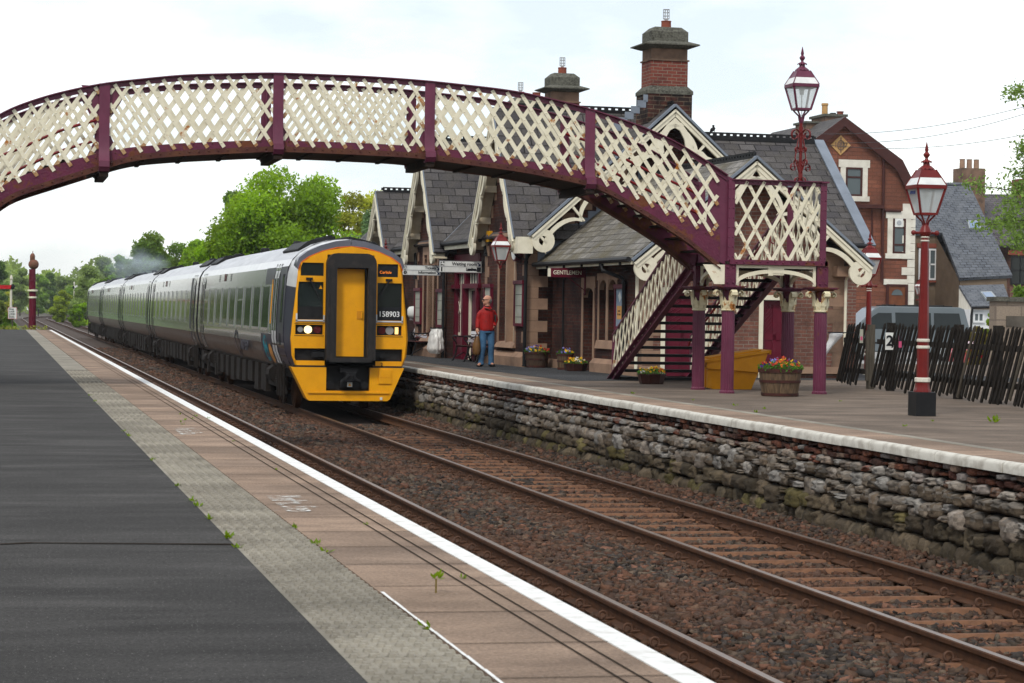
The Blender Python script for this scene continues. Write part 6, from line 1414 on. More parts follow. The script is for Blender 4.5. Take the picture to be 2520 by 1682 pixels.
tub(12.30,35.45,.285,.345,.44,'large half-barrel of pansies standing between the two right-hand bridge columns',[YEL,PUR,LIL,PUR,RED,ORG,RED,PUR],fh=.20,nf=64,nl=420)
tub(12.10,51.85,.225,.275,.36,'dark half-barrel of mixed pansies right of the man in red',[RED,YEL,PUR,WHT,LIL,YEL,PUR,RED],'barrel_dark',.17,nf=56)
tub(12.34,50.1,.155,.185,.36,'small grey barrel of purple pansies below the GENTLEMEN sign',[LIL,PUR,LIL,YEL],'barrel',.16,nf=26,nl=150)
def trough(x,y,r,h,label,cols,rz=0,mat='trough'):
    T=thing('flower_trough',label,'flower trough',(x,y,0),rz,'low brown flower troughs')
    g=MB(); n=8; g.lathe([(r*.80,.0),(r*.86,.02),(r*1.0,h*.88),(r*1.05,h*.88),(r*1.05,h),(r*.92,h),(r*.9,h-.03)],n,a0=pi/8); g.build('trough_bowl',mat,T)
    g=MB(); g.lathe([(r*.9,h-.03),(.01,h-.02)],n,a0=pi/8); g.build('compost','soil',T); flowers(T,r*.95,r*.95,h-.02,.15,cols,nl=200,nf=34)
trough(11.74,41.0,.26,.19,'dark brown octagonal trough of yellow pansies at the foot of the bridge stairs',[YEL,YEL,WHT,YEL,ORG])
trough(12.36,49.2,.27,.17,'red brown trough of orange and yellow pansies in front of the gents window',[YEL,ORG,YEL,WHT],0,'trough')
# salt bin
T=thing('grit_bin','yellow grit bin with a sloping hinged lid standing behind the bridge columns','grit bin',(12.55,38.75,0),R(-8))
fn=lambda a,b,t:(a,t,b); g=MB()
def taper(poly,y0,y1,k=.06):
    n=len(poly); vs=[(a+ (k if a<0 else -k)*max(0,(.3-b)/.3)*.9,y0+k*max(0,(.35-b)/.35),b) for a,b in poly]+[(a+(k if a<0 else -k)*max(0,(.3-b)/.3)*.9,y1-k*max(0,(.35-b)/.35),b) for a,b in poly]
    g.add(vs,[tuple(range(n)),tuple(range(2*n-1,n-1,-1))]+[((i+1)%n,i,n+i,n+(i+1)%n) for i in range(n)])
taper([(-.44,0),(.36,0),(.44,.36),(-.47,.36)],-.32,.32); taper([(-.50,.36),(.46,.30),(.58,.68),(-.50,.50)],-.37,.37,0)
b=g.build('bin_body','salt',T)
g=MB(); g.slab([(-.56,-.41,.50),(.60,-.41,.695),(.60,.41,.695),(-.56,.41,.50)],.045); g.slab([(-.44,-.30,.555),(.46,-.30,.705),(.46,.30,.705),(-.44,.30,.555)],.035); g.box(-.57,-.535,-.41,.41,.42,.50); g.box(.585,.62,-.41,.41,.62,.695); g.build('lid','salt',T)
g=MB()
for y in (-.25,0,.25): g.box(-.475,-.40,y-.05,y+.05,.02,.36)
g.build('moulded_rib','salt',b)
# picket fence
def fx(y): return 14.40+(y-27)*.078
F_=thing('picket_fence','dark weathered picket fence with leaning pale-tipped slats along the back of the platform','fence',(fx(33),33,0))
def pk(parent,oy,ox,y,n_mat='fence'):
    x=fx(y); h=random.uniform(1.09,1.15); tl=.60+random.uniform(-.025,.025); w=.056
    g=MB(); a=Vector((x-.04-ox,y+tl*.55-oy,.05+random.uniform(-.05,.05))); b=Vector((x-.04-ox,y-tl*.45-oy,h)); d=(b-a).normalized(); nrm=Vector((1,.08,0)).normalized(); sd=d.cross(nrm)
    q=[a-sd*w/2,a+sd*w/2,b+sd*w/2,b+d*.06,b-sd*w/2]
    t=nrm*.012; g.add([p-t for p in q]+[p+t for p in q],[(0,1,2,3,4),(9,8,7,6,5)]+[(i,5+i,5+(i+1)%5,(i+1)%5) for i in range(5)]); g.build('picket',n_mat,parent)
y=38.75; k=0
while y>26.6: pk(F_,33,fx(33),y,'fence' if random.random()<.94 else 'fence_light'); y-=.175*random.uniform(.85,1.2); k+=1
for z in (.30,.86): g=MB(); g.bar((fx(38.9)-fx(33),5.9,z),(fx(26.5)-fx(33),-6.5,z),.05,.09); g.build('fence_rail','fence',F_)
for y in (38.4,36.6,34.8,33.0,31.2,29.4,27.6): g=MB(); g.box(fx(y)+.02-fx(33),fx(y)+.14-fx(33),y-.06-33,y+.06-33,0,1.2); g.build('fence_post','fence',F_)
F2=thing('picket_fence','short dark picket fence panel between the station corner and the pale gate post','fence',(fx(40.2),40.2,0))
y=40.95
while y>39.65: pk(F2,40.2,fx(40.2),y); y-=.165*random.uniform(.9,1.15)
for z in (.30,.86): g=MB(); g.bar((.06,.8,z),(-.04,-.75,z),.05,.09); g.build('fence_rail','fence',F2)
T=thing('gate_post','pale weathered timber gate post between the two fence panels','gate post',(15.32,39.25,0)); g=MB(); g.box(-.05,.06,-.06,.06,0,1.16); g.build('post','fence_light',T); g=MB(); g.box(-.09,-.05,-.06,.02,.15,1.05); g.build('backing_board','fence_light',T)
T=thing('platform_number','white plate with a black number 2 fixed to the picket fence','sign',(fx(38.0)-.075,38.0,.73),R(-14)); g=MB(); g.box(-.075,.075,-.008,.008,0,.30); g.build('plate','sign_white',T); text('number','2',.25,face_y(0,-.012,.15),'sign_black',T,ext=.003,bold=.006)
T=thing('notice_tag','small pink and black notice tied to the pickets right of the number plate','notice',(fx(37.4)-.075,37.4,.78),R(-14)); g=MB(); g.box(-.025,.025,-.006,.006,0,.20); g.build('card','pink',T); g=MB(); g.box(-.024,.024,-.009,-.006,.11,.2); g.build('symbol','sign_black',T)
T=thing('notice_tag','small pale pink notice on the fence panel beside the white bag','notice',(fx(39.7)-.075,39.7,.82),R(-14)); g=MB(); g.box(-.03,.03,-.006,.006,0,.25); g.build('card','poster',T); g=MB(); g.box(-.02,.02,-.008,-.006,.05,.12); g.build('symbol','pink',T)
# weeds growing in the paving joints
def weed(x,y,z,s,label,tall=0):
    T=thing('weed',label,'weed',(x,y,z),0,'small weeds in the platform paving'); V=[];F=[];C=[]
    n=random.randint(7,12)
    for k in range(n):
        a=random.uniform(0,2*pi); el=random.uniform(.25,1.2); L_=s*random.uniform(.6,1.1); d=Vector((cos(a)*cos(el),sin(a)*cos(el),sin(el))); e=d.cross(Vector((0,0,1))).normalized(); b=len(V); o=Vector((random.uniform(-.4,.4)*s,random.uniform(-.8,.8)*s,tall*s))
        V+=[o,o+d*L_*.55+e*L_*.2,o+d*L_,o+d*L_*.55-e*L_*.2]; F.append((b,b+1,b+2,b+3)); q=random.uniform(.7,1.25); C.append((.15*q,.235*q,.02*q))
    if tall: b=len(V); V+=[Vector((-.004,0,0)),Vector((.004,0,0)),Vector((.004,0,tall*s)),Vector((-.004,0,tall*s))]; F.append((b,b+1,b+2,b+3)); C.append((.16,.12,.03))
    np_mesh('leaves',np.array([tuple(v) for v in V]),np.array(F),'leaf',np.array(C),T)
JL='tuft of green weeds in the joint between asphalt and grey tactile strip'
for y in (12.6,13.1,14.3,15.2,15.6,16.9,19.7,23.3,24.2,30.6,31.5,33.5): weed(1.285,y,0,random.uniform(.03,.055),JL)
JS='tuft of green weeds in the joint between grey strip and brown slabs'
for y in (9.35,12.35,12.75,13.7): weed(1.735,y,0,random.uniform(.03,.05),JS)
JG='small green weed growing through the brown slabs near the white line'
for x,y in ((2.24,11.1),(2.20,13.9),(2.2,18.6),(2.25,22.5),(2.1,26.6),(2.2,26.9),(2.3,27.5),(2.4,27.0),(2.15,28),(2.0,25.6),(2.02,26.2)): weed(x,y,0,random.uniform(.022,.042),JG)
weed(2.0,10.55,0,.055,'single upright green seedling on the brown slabs in the foreground',1.2)
JR='small green tuft on the brown surface of the far platform'
for x,y in ((10.0,36),(10.25,33.5),(10.3,31.6),(10.4,30.6),(12.6,33.5),(11.5,27.3),(10.6,26),(9.9,29.5)): weed(x,y,0,random.uniform(.03,.06),JR)
weed(12.3,27.2,0,.11,'flat leafy green weed on the far platform near the lamp post base')
# bird on the ridge
T=thing('bird','small black bird perched on the slate ridge behind the bridge','bird',bl(4.82,9.5,5.80)); g=MB(); g.sphere((0,0,.09),.05,10,8,(1.6,.9,1.0)); g.sphere((.06,0,.15),.032,8,6); g.tube([(.085,0,.152),(.115,0,.148)],[.008,.001],5); g.tube([(-.06,0,.08),(-.15,0,.02)],[.03,.012],6); o=g.build('bird_body','bird_black',T,smooth=60); o.rotation_euler=(0,R(-35),0)
g=MB(); g.tube([(0,.01,.05),(0,.01,-.0)],.005,4); g.tube([(0,-.01,.05),(0,-.01,.0)],.005,4); g.build('leg','bird_black',T)
# ---------------------------------------------------------------- the man on the far platform
def fuse(o,vox,it=6):
    m=o.modifiers.new('remesh','REMESH'); m.mode='VOXEL'; m.voxel_size=vox; m.use_smooth_shade=True
    s=o.modifiers.new('smooth','SMOOTH'); s.iterations=it; s.factor=.5
def ell(g,rings,n=20): loft_rings(g,[(a,b,z,rx,ry,0) for a,b,z,rx,ry in rings],n); g.f.append(tuple(len(g.v)-n+k for k in range(n))); g.mi.append(0)
M_=thing('person','balding man in a red jacket and blue jeans standing on the far platform, looking left','person',(10.97,52.1,0),R(8))
g=MB()
HX,HY=-.005,-.01
ell(g,[(0,0,.80,.12,.10),(0,0,.95,.13,.10),(0,0,1.10,.13,.10),(0,0,1.26,.13,.09),(0,0,1.32,.09,.07),(0,0,1.38,.055,.055)])
ell(g,[(.01,.005,1.36,.062,.066),(.0,0,1.42,.056,.060),(-.01,-.003,1.455,.060,.055)])
ell(g,[(-.02,-.005,1.43,.040,.040),(-.022,-.005,1.455,.068,.056),(-.012,-.003,1.49,.085,.066),(.0,0,1.535,.098,.073),(.006,0,1.575,.097,.074),(.008,0,1.61,.082,.064),(.008,0,1.635,.050,.042),(.008,0,1.645,.015,.013)])
g.tube([(-.095,-.004,1.545),(-.125,-.005,1.512),(-.098,-.005,1.502)],[.010,.015,.012],8)     # nose
g.tube([(-.094,-.026,1.474),(-.099,-.005,1.477),(-.094,.016,1.474)],.009,6); g.sphere((-.078,-.005,1.446),.022,8,6)  # lips, chin
g.tube([(-.096,-.045,1.555),(-.104,-.005,1.56),(-.096,.035,1.555)],.010,6)                  # brow
for s in (-1,1): g.sphere((.012,s*.074,1.52),.022,8,6,(.8,.45,1.3))                        # ears
for hx,kn,an,to in (((-.085,0,.84),(-.105,-.045,.46),(-.125,.01,.09),(-.235,-.09,.03)),((.085,0,.84),(.10,-.04,.46),(.115,.0,.09),(.125,-.16,.03))):
    g.tube([hx,((hx[0]+kn[0])/2,(hx[1]+kn[1])/2,(hx[2]+kn[2])/2),kn,((kn[0]*.6+an[0]*.4),(kn[1]*.6+an[1]*.4)+.015,kn[2]*.6+an[2]*.4),an],[.085,.078,.056,.052,.036],12); g.tube([(an[0],an[1]+.03,.04),an,to],[.035,.038,.03],10)
ARM=(((-.150,0,1.305),(-.205,.03,1.09),(-.245,-.035,.885)),((.150,0,1.305),(.232,.05,1.09),(.150,-.075,.95)))
for a in ARM: g.tube([tuple(np.array(a[0])*(.72,1,1)-(0,0,.05)),tuple((np.array(a[0])+np.array(a[1]))/2),a[1],tuple((np.array(a[1])+np.array(a[2]))/2),a[2]],[.034,.036,.036,.034,.027],12)
# right hand: palm, four fingers curled round the bag handle, thumb from the side of the palm
w=Vector(ARM[0][2]); g.tube([w,w+Vector((-.006,-.012,-.045)),w+Vector((-.008,-.018,-.085))],[.027,.040,.036],10)
for k,(L_,dy) in enumerate(((.030,-.034),(.034,-.012),(.032,.010),(.025,.030))):
    b=w+Vector((-.008,dy-.016,-.080)); g.tube([b,b+Vector((-.008,0,-L_)),b+Vector((.012,-.001,-L_*1.75)),b+Vector((.030,-.001,-L_*1.35))],[.0105,.010,.009,.008],7)
g.tube([w+Vector((.004,-.040,-.030)),w+Vector((.020,-.058,-.060)),w+Vector((.030,-.048,-.090))],[.012,.011,.009],7)
w=Vector(ARM[1][2]); g.tube([w,w+Vector((-.03,.01,-.04)),w+Vector((-.05,.03,-.08))],[.028,.040,.034],10)
for k in range(4): b=w+Vector((-.05,.005+.015*k,-.07)); g.tube([b,b+Vector((-.01,0,-.03)),b+Vector((-.015,.01,-.045))],.009,6)
body=g.build('body','skin',M_); fuse(body,.0065,3)
g=MB(); 
ell(g,[(0,0,.825,.172,.13),(0,-.005,.87,.178,.138),(.0,-.005,1.0,.170,.135),(0,0,1.15,.168,.132),(0,0,1.25,.172,.125),(0,0,1.31,.150,.105),(0,.0,1.36,.100,.085),(.01,.012,1.405,.074,.078)])
for i,a in enumerate(ARM):
    a=[Vector(p) for p in a]; e=a[2]+(a[2]-a[1]).normalized()*(.0 if i==0 else .02); g.tube([a[0]-Vector((-.02 if i==0 else .02,0,.035)),(a[0]+a[1])/2,a[1],(a[1]+a[2])/2,e],[.062,.064,.062,.056,.046 if i==0 else .052],14)
g.tube([(.02,.09,1.34),(.03,.105,1.41),(.0,.10,1.44)],[.05,.06,.03],10)
j=g.build('jacket','jacket',M_); fuse(j,.011,4)
g=MB(); g.strip([(-.012,1.37),(-.014,1.20),(-.014,.86)],[(.006,1.37),(.004,1.20),(.004,.86)],lambda a,b,t:(a,t-(.0 if b>1.3 else .022)-.118,b),-.006,.004); g.build('zip_flap','jacket',j)
g=MB(); g.tube([(-.10,-.10,1.345),(-.04,-.125,1.325),(.02,-.13,1.30)],[.014,.018,.012],6); g.tube([(.13,-.095,1.35),(.09,-.12,1.335),(.03,-.13,1.31)],[.014,.018,.012],6); g.build('collar_trim','trough',j,smooth=60)
g=MB(); g.bar((.175,-.085,1.20),(.165,-.105,1.04),.03,.03); g.build('side_panel','black_cloth',j)
g=MB(); ell(g,[(0,0,.78,.165,.125),(0,0,.86,.165,.125)])
for hx,kn,an in (((-.088,0,.82),(-.105,-.045,.46),(-.125,.01,.075)),((.088,0,.82),(.10,-.04,.46),(.115,.0,.075))):
    hx,kn,an=map(Vector,(hx,kn,an)); g.tube([hx,(hx+kn)/2,kn,(kn+an)/2+Vector((0,.012,0)),an+Vector((0,0,.06)),an-Vector((0,0,.03))],[.098,.090,.074,.068,.066,.070],14)
j2=g.build('jeans','jeans',M_); fuse(j2,.011,3)
for an,to in (((-.125,.02,.05),(-.245,-.085,.035)),((.115,.01,.05),(.128,-.175,.035))):
    g=MB(); a=Vector(an);t=Vector(to); d=(t-a).normalized(); g.tube([a-d*.045+Vector((0,0,.0)),a,(a+t)/2-Vector((0,0,.008)),t-Vector((0,0,.006))],[.045,.052,.046,.034],12); o=g.build('shoe','black_cloth',M_); fuse(o,.008,3)
g=MB(); 
for s in (-1,1): ell(g,[(.050,s*.050,1.475,.030,.022),(.056,s*.052,1.52,.042,.028),(.056,s*.055,1.555,.036,.020)],10)
ell(g,[(.080,0,1.46,.018,.04),(.092,0,1.52,.020,.055),(.090,0,1.56,.016,.045)],10); h=g.build('hair','hair',M_); fuse(h,.007,3)
g=MB(); g.box(-.113,-.102,-.052,-.010,1.528,1.560); g.box(-.113,-.102,.008,.048,1.528,1.560); g.box(-.110,-.104,-.012,.010,1.548,1.553); g.bar((-.105,-.055,1.55),(.01,-.080,1.545),.005,.008); g.bar((-.105,.048,1.55),(.01,.078,1.545),.005,.008); g.build('sunglasses','sign_black',M_)
g=MB(); ell(g,[(.0,-.005,1.34,.07,.07),(-.005,-.01,1.40,.068,.070)],14); g.build('shirt','black_cloth',M_,smooth=60)
# the bag he carries
T=thing('shoulder_bag','tan leather bag hanging from the hand of the man in red','bag',(10.72,52.02,0),R(8)); g=MB(); ell(g,[(0,0,.26,.05,.05),(0,0,.30,.085,.08),(.0,0,.42,.10,.10),(0,0,.55,.085,.085),(0.01,0,.66,.05,.06),(.02,0,.70,.03,.04)],14); g.build('bag_body','tan',T,smooth=60)
g=MB(); 
for dy in (-.03,.03): g.tube([(.05,dy,.62),(.045,dy*.6,.74),(.02,dy*.2,.795),(-.02,dy*.6,.72),(-.045,dy,.62)],.007,6)
g.build('handle','trough',T,smooth=60)

# ================================================================ far end of the left platform
T=thing('water_crane','tall maroon water crane column with cream bands and a rusty ball top','water crane',(1.75,124,-1.2))
g=MB(); g.lathe([(.24,0),(.24,.10),(.195,.14),(.185,2.80)],24); g.lathe([(.15,3.20),(.15,3.62),(.17,3.64),(.17,3.67),(.15,3.69),(.135,4.25)],20); g.tube([(-.14,0,2.9),(-.15,0,4.25)],.05,8); g.build('column','maroon_clean',T,smooth=40)
for z in (2.72,3.08):
    g=MB(); g.lathe([(.20,z),(.215 if z<3 else .27,z+.01),(.215 if z<3 else .27,z+.09),(.2,z+.10)],24); g.build('cream_band','cream',T,smooth=40)
g=MB(); g.lathe([(.17,2.82),(.17,3.08)],20); g.build('collar','maroon_clean',T)
g=MB(); g.sphere((.03,0,4.50),.27,20,12); g.lathe([(.10,4.74),(.12,4.80),(.12,4.95),(.07,5.06),(.02,5.09),(.015,5.2)],14,(-.02,0,0)); g.tube([(-.12,0,4.6),(-.12,0,4.95),(-.06,0,5.05)],.045,8); g.build('ball_top','rust_dome',T,smooth=50)
def signal(x,y,z0,h,arm,label,mat):
    T=thing('semaphore_signal',label,'railway signal',(x,y,z0)); g=MB(); g.tube([(0,0,0),(0,0,h*.45)],.085,10); g.build('post_base','black_iron',T); g=MB(); g.tube([(0,0,h*.45),(0,0,h)],.075,10); g.lathe([(.05,h),(.10,h+.05),(.10,h+.15),(.05,h+.28),(.01,h+.33)],10); g.build('post','white_stone',T)
    a=R(arm); s=-1 if mat=='signal_red' else 1; d=Vector((s*cos(a),0,sin(a))); c=Vector((0,-.12,h-.45)); g=MB(); g.bar(c,c+d*1.15,.24,.03,up=(0,1,0)); g.build('signal_arm',mat,T)
    g=MB(); q=c+d*(.85 if s<0 else .95); g.bar(q-d*.08,q+d*.08,.25,.034,up=(0,1,0)); g.build('arm_stripe','sign_white' if s<0 else 'sign_black',T)
    g=MB(); g.lathe([(.09,-.16),(.11,0),(.09,.16)],10,(.1*-s,-.1,h-.42)); g.bar((0,-.14,h-.55),(-s*.22,-.14,h-.35),.16,.05,up=(0,1,0)); g.build('spectacle','black_iron',T)
    g=MB(); g.tube([(0,-.11,h*.52),(0,-.08,h*.52)],.2,12); g.build('white_disc','sign_white',T)
signal(.78,150,-1.2,3.9,0,'semaphore signal with a level red arm beyond the platform ramp','signal_red')
signal(9.75,311,-1.2,5.0,30,'white-armed semaphore signal raised beside the far tracks','sign_white')
T=thing('warning_sign','white board on a post warning people to stop, look and listen','sign',(.69,118,-1.2)); g=MB(); g.box(-.03,.03,0,.05,0,1.8); g.build('post','timber',T)
g=MB(); g.box(-.20,.20,-.03,-.005,1.68,2.24); g.build('board','sign_white',T); g=MB()
for q in ((-.21,.21,1.665,1.68),(-.21,.21,2.24,2.255),(-.215,-.20,1.665,2.255),(.20,.215,1.665,2.255)): g.box(q[0],q[1],-.035,-.003,q[2],q[3])
g.build('border','signal_red',T)
for k,(s,z,h) in enumerate((('Stop',2.16,.13),('Look',2.04,.13),('Listen',1.92,.13),('Beware',1.81,.085),('of trains',1.73,.085))): text('wording',s,h,face_y(-.17,-.035,z),'sign_black',T,ext=.003,align='LEFT',bold=.002)
T=thing('timber_steps','old dark timber steps climbing the bank beside the water crane','steps',(1.15,119.5,-1.2))
for k in range(5): g=MB(); g.box(-.38+k*.02,.42-k*.04,k*.3,k*.3+.28,k*.22,k*.22+.20); g.build('step','timber',T)
T=thing('lineside_cabinet','small grey equipment cabinet beside the tail of the train','cabinet',(10.6,172,-1.2)); g=MB(); g.box(-.5,.5,-.4,.4,0,1.6); g.build('casing','metal_grey',T); g=MB(); g.box(-.54,.54,-.44,.44,1.6,1.66); g.build('lid','galv',T); g=MB(); g.box(-.45,-.02,-.42,-.4,.1,1.5); g.box(.02,.45,-.42,-.4,.1,1.5); g.build('door','metal_grey',T)
T=thing('lineside_hut','small red-brown lineside hut with a pale roof among bushes','hut',(11.6,300,-1.2)); g=MB(); g.box(-.8,.8,-.8,.8,0,2.7); g.build('wall','brick',T); g=MB(); g.slab([(-1.1,-1,2.75),(1.0,-1,3.1),(1.0,1,3.1),(-1.1,1,2.75)],.12); g.build('roof','white_stone',T); g=MB(); g.box(-.4,.4,-.83,-.8,0,2); g.build('door','brown_door',T)
T=thing('goods_shed','low shed with a pale pitched roof showing behind the smoke over the train','shed',(16.5,262,-1.2)); g=MB(); g.box(-5,5,-5,5,0,3.6); g.prism([(-5,3.6),(5,3.6),(5,3.601),(1.5,5.6)],lambda a,b,t:(a,t,b),-4.9,4.9); g.build('wall','render_brown',T); g=MB(); g.slab([(-5.5,-5.3,3.5),(1.5,-5.3,5.9),(1.5,5.3,5.9),(-5.5,5.3,3.5)],.15); g.slab([(1.5,-5.3,5.9),(5.6,-5.3,3.9),(5.6,5.3,3.9),(1.5,5.3,5.9)],.15); g.build('roof','slate_grey',T)
# exhaust smoke: a soft volume above the third coach
def smoke():
    m=bpy.data.materials.new('smoke'); m.use_nodes=True; N=m.node_tree.nodes; L=m.node_tree.links; N.clear()
    o=N.new('ShaderNodeOutputMaterial'); v=N.new('ShaderNodeVolumePrincipled'); tcn=N.new('ShaderNodeTexCoord'); v.inputs['Color'].default_value=(.78,.90,1.0,1); v.inputs['Anisotropy'].default_value=.0
    ln=N.new('ShaderNodeVectorMath'); ln.operation='LENGTH'; L.new(tcn.outputs['Object'],ln.inputs[0]); mr=N.new('ShaderNodeMapRange'); mr.inputs[1].default_value=1.0; mr.inputs[2].default_value=.15; L.new(ln.outputs['Value'],mr.inputs[0])
    n=_noise(N,L,tcn.outputs['Object'],2.4,4); rp=_ramp(N,L,n,.38,.75); mu=N.new('ShaderNodeMath'); mu.operation='MULTIPLY'; L.new(mr.outputs[0],mu.inputs[0]); L.new(rp,mu.inputs[1]); m2=N.new('ShaderNodeMath'); m2.operation='MULTIPLY'; m2.inputs[1].default_value=.6; L.new(mu.outputs[0],m2.inputs[0]); L.new(m2.outputs[0],v.inputs['Density']); L.new(v.outputs[0],o.inputs['Volume'])
    return m
MA['smoke']=smoke()
for (px,py,Y,sx,sy,sz,rz) in ((368,655,108,1.1,1.6,.55,0),(325,652,128,2.2,3.0,1.1,0)):
    x,z=at(px,py,Y); g=MB(); g.sphere((0,0,0),1.0,20,12); o=g.build('exhaust_smoke','smoke',None,smooth=60); o.location=(x,Y,z); o.scale=(sx,sy,sz); tag(o,'pale blue exhaust smoke drifting above the rear coaches','smoke',kind='stuff')

# ================================================================ trees
def leaves(pts,size,cols,nrm_up=.3):
    n=len(pts); d=rng.normal(size=(n,3)); d[:,2]+=nrm_up; d/=np.linalg.norm(d,axis=1)[:,None]
    a=np.cross(d,rng.normal(size=(n,3))); a/=np.linalg.norm(a,axis=1)[:,None]; b=np.cross(d,a); s=(size*rng.uniform(.6,1.3,n))[:,None]
    v=np.stack([pts-a*s,pts-b*s*.55+d*s*.15,pts+a*s*1.1,pts+b*s*.55+d*s*.15],1).reshape(-1,3)
    f=np.arange(4*n).reshape(n,4); return v,f,cols
def tree(name,label,x,y,z0,h,rad,nl,size,base,seed,group=None,crown=.25,trunk=.16,clumps=34,shape='round',gap=.0,var=.35,tipcol=None):
    global rng
    st=random.getstate(); random.seed(seed); r0=rng; rng=np.random.default_rng(seed)
    T=thing(name,label,'tree' if 'bush' not in name and 'shrub' not in name else 'bush',(x,y,z0),0,group)
    cz0=h*crown; ch=h-cz0; cen=[]
    for k in range(clumps):
        for _ in range(40):
            p=rng.uniform(-1,1,3); 
            q=np.linalg.norm(p)
            if shape=='round' and q<1 and q>.25: break
            if shape=='cone' and (p[0]**2+p[1]**2)<((1-(p[2]+1)/2)*.95+.08)**2: break
            if shape=='tall' and (p[0]**2+p[1]**2)<(1-abs(p[2])**2.2)*.95: break
            if shape=='droop' and (p[0]**2+p[1]**2)<(1-max(0,p[2])**2)*.9: break
        cen.append((p[0]*rad*.82,p[1]*rad*.82,cz0+ch*(.5+.46*p[2])))
    cen=np.array(cen); cr=rad*rng.uniform(.20,.36,len(cen))
    # trunk and limbs
    g=MB(); top=Vector((rng.uniform(-.05,.05)*h,0,cz0+ch*.55)); g.tube([(0,0,0),(0,0,cz0*.6),(top.x*.5,0,cz0+ch*.2),top],[trunk,trunk*.8,trunk*.6,trunk*.18],9)
    for k in range(min(len(cen),16)):
        c=Vector(cen[k]); s=Vector((top.x*.3,0,cz0*.75+ (c.z-cz0)*.35)); m=(s+c)/2+Vector((rng.uniform(-.1,.1)*rad,rng.uniform(-.1,.1)*rad,.08*rad)); g.tube([s,m,c],[trunk*.34,trunk*.22,trunk*.06],6)
    g.build('trunk','bark',T,smooth=60)
    w=cr**2; cnt=np.maximum(1,(nl*w/w.sum()).astype(int)); P=[];C=[]
    for c,r,n in zip(cen,cr,cnt):
        d=rng.normal(size=(n,3)); d/=np.linalg.norm(d,axis=1)[:,None]; rr=r*rng.uniform(.15,1.0,n)**.45; p=d*rr[:,None]*np.array((1.15,1.15,.8 if shape!='droop' else 1.5))+c+rng.normal(size=(n,3))*r*.13
        P.append(p); q=rng.uniform(1-var,1+var)
        cc=np.array(base)*q*rng.uniform(.7,1.3,(n,1)); 
        if tipcol is not None: k=rng.uniform(0,1,(n,1))*(rng.uniform()<.5); cc=cc*(1-k)+np.array(tipcol)*k
        C.append(cc)
    P=np.concatenate(P); C=np.concatenate(C); v,f,c=leaves(P,size,C); np_mesh('crown',v,f,'leaf',c,T)
    random.setstate(st); rng=r0; return T
def treepx(name,label,pxl,pxr,pyt,Y,nl,size,base,seed,zb=-1.2,**k):
    xl,_=at(pxl,700,Y); xr,_=at(pxr,700,Y); _,zt_=at((pxl+pxr)/2,pyt,Y); return tree(name,label,(xl+xr)/2,Y,zb,zt_-zb,(xr-xl)/2,nl,size,base,seed,**k)
BR=(.19,.32,.022); MG=(.16,.27,.042); DG=(.12,.20,.045); YG=(.36,.39,.05); BG=(.22,.30,.09)
G='trees behind the station and train'
treepx('maple_tree','large bright green tree standing just behind the train roof',520,868,398,118,70000,.105,BR,11,group=G,crown=.08,clumps=95,trunk=.22,tipcol=(.17,.26,.02))
treepx('maple_tree','bright green tree leaning out at the left of the large one over the train',478,620,545,121,20000,.10,BR,12,group=G,crown=.05,clumps=34)
treepx('tree','dark green tree half hidden on the left shoulder of the bright tree',520,650,470,135,16000,.12,DG,13,group=G,crown=.1,clumps=34)
treepx('oak_tree','yellow-green oak with open branches just left of the first station gable',800,968,408,138,20000,.105,YG,14,group=G,crown=.12,clumps=40,var=.4,trunk=.25)
treepx('weeping_tree','soft grey-green drooping tree between the oak and the station gables',835,965,500,126,22000,.10,(.17,.27,.11),15,group=G,crown=.0,shape='droop',clumps=40)
treepx('tree','fresh green tree low beside the leftmost station gable',850,930,580,112,9000,.10,MG,16,group=G,crown=.0,clumps=26)
treepx('tree','rounded mid green tree above the middle of the train',308,486,574,190,30000,.15,MG,17,group=G,crown=.05,clumps=50,tipcol=(.14,.20,.03))
treepx('tree','green tree filling the dip between the rounded tree and the bright one',430,540,590,170,15000,.14,BR,18,group=G,crown=.0,clumps=30)
treepx('tree','green tree rising behind the rear coaches left of the rounded tree',250,345,612,230,14000,.17,MG,27,group=G,crown=.0,clumps=28)
treepx('tree','light green tree between the rounded tree and the dark shoulder tree',440,560,548,160,14000,.14,BR,28,group=G,crown=.0,clumps=30)
treepx('conifer_tree','feathery blue-green tree leaning left above the last coach',172,280,618,300,20000,.19,BG,19,group=G,crown=.1,shape='cone',clumps=34)
treepx('conifer_tree','feathery blue-green tree beside the leaning one over the rear coaches',215,310,628,310,18000,.19,BG,20,group=G,crown=.1,shape='tall',clumps=28)
treepx('tree','pale yellow-green tree with the smoke drifting across it',255,330,655,280,15000,.17,YG,21,group=G,crown=.0,clumps=26)
treepx('tree','dark blue-green tree at the far left edge behind the red signal arm',-60,36,632,330,18000,.22,DG,22,group=G,crown=.0,clumps=32)
for k,(a,b,t,Y,c,l) in enumerate(((20,80,658,420,BG,'hazy olive tree behind the white warning board'),(70,120,664,430,MG,'hazy green tree just right of the water crane column'),(100,150,668,470,DG,'dark hazy tree in the gap where the tracks vanish'),(130,200,660,450,BG,'hazy tree closing the view above the far signal'),(150,215,700,380,MG,'green tree standing behind the white far signal'),(-40,30,700,360,YG,'yellow-green bush-like tree below the red signal arm'))):
    treepx('tree',l,a,b,t,Y,13000,.23,c,40+k,group='far trees closing the view down the line',crown=.0,clumps=26)
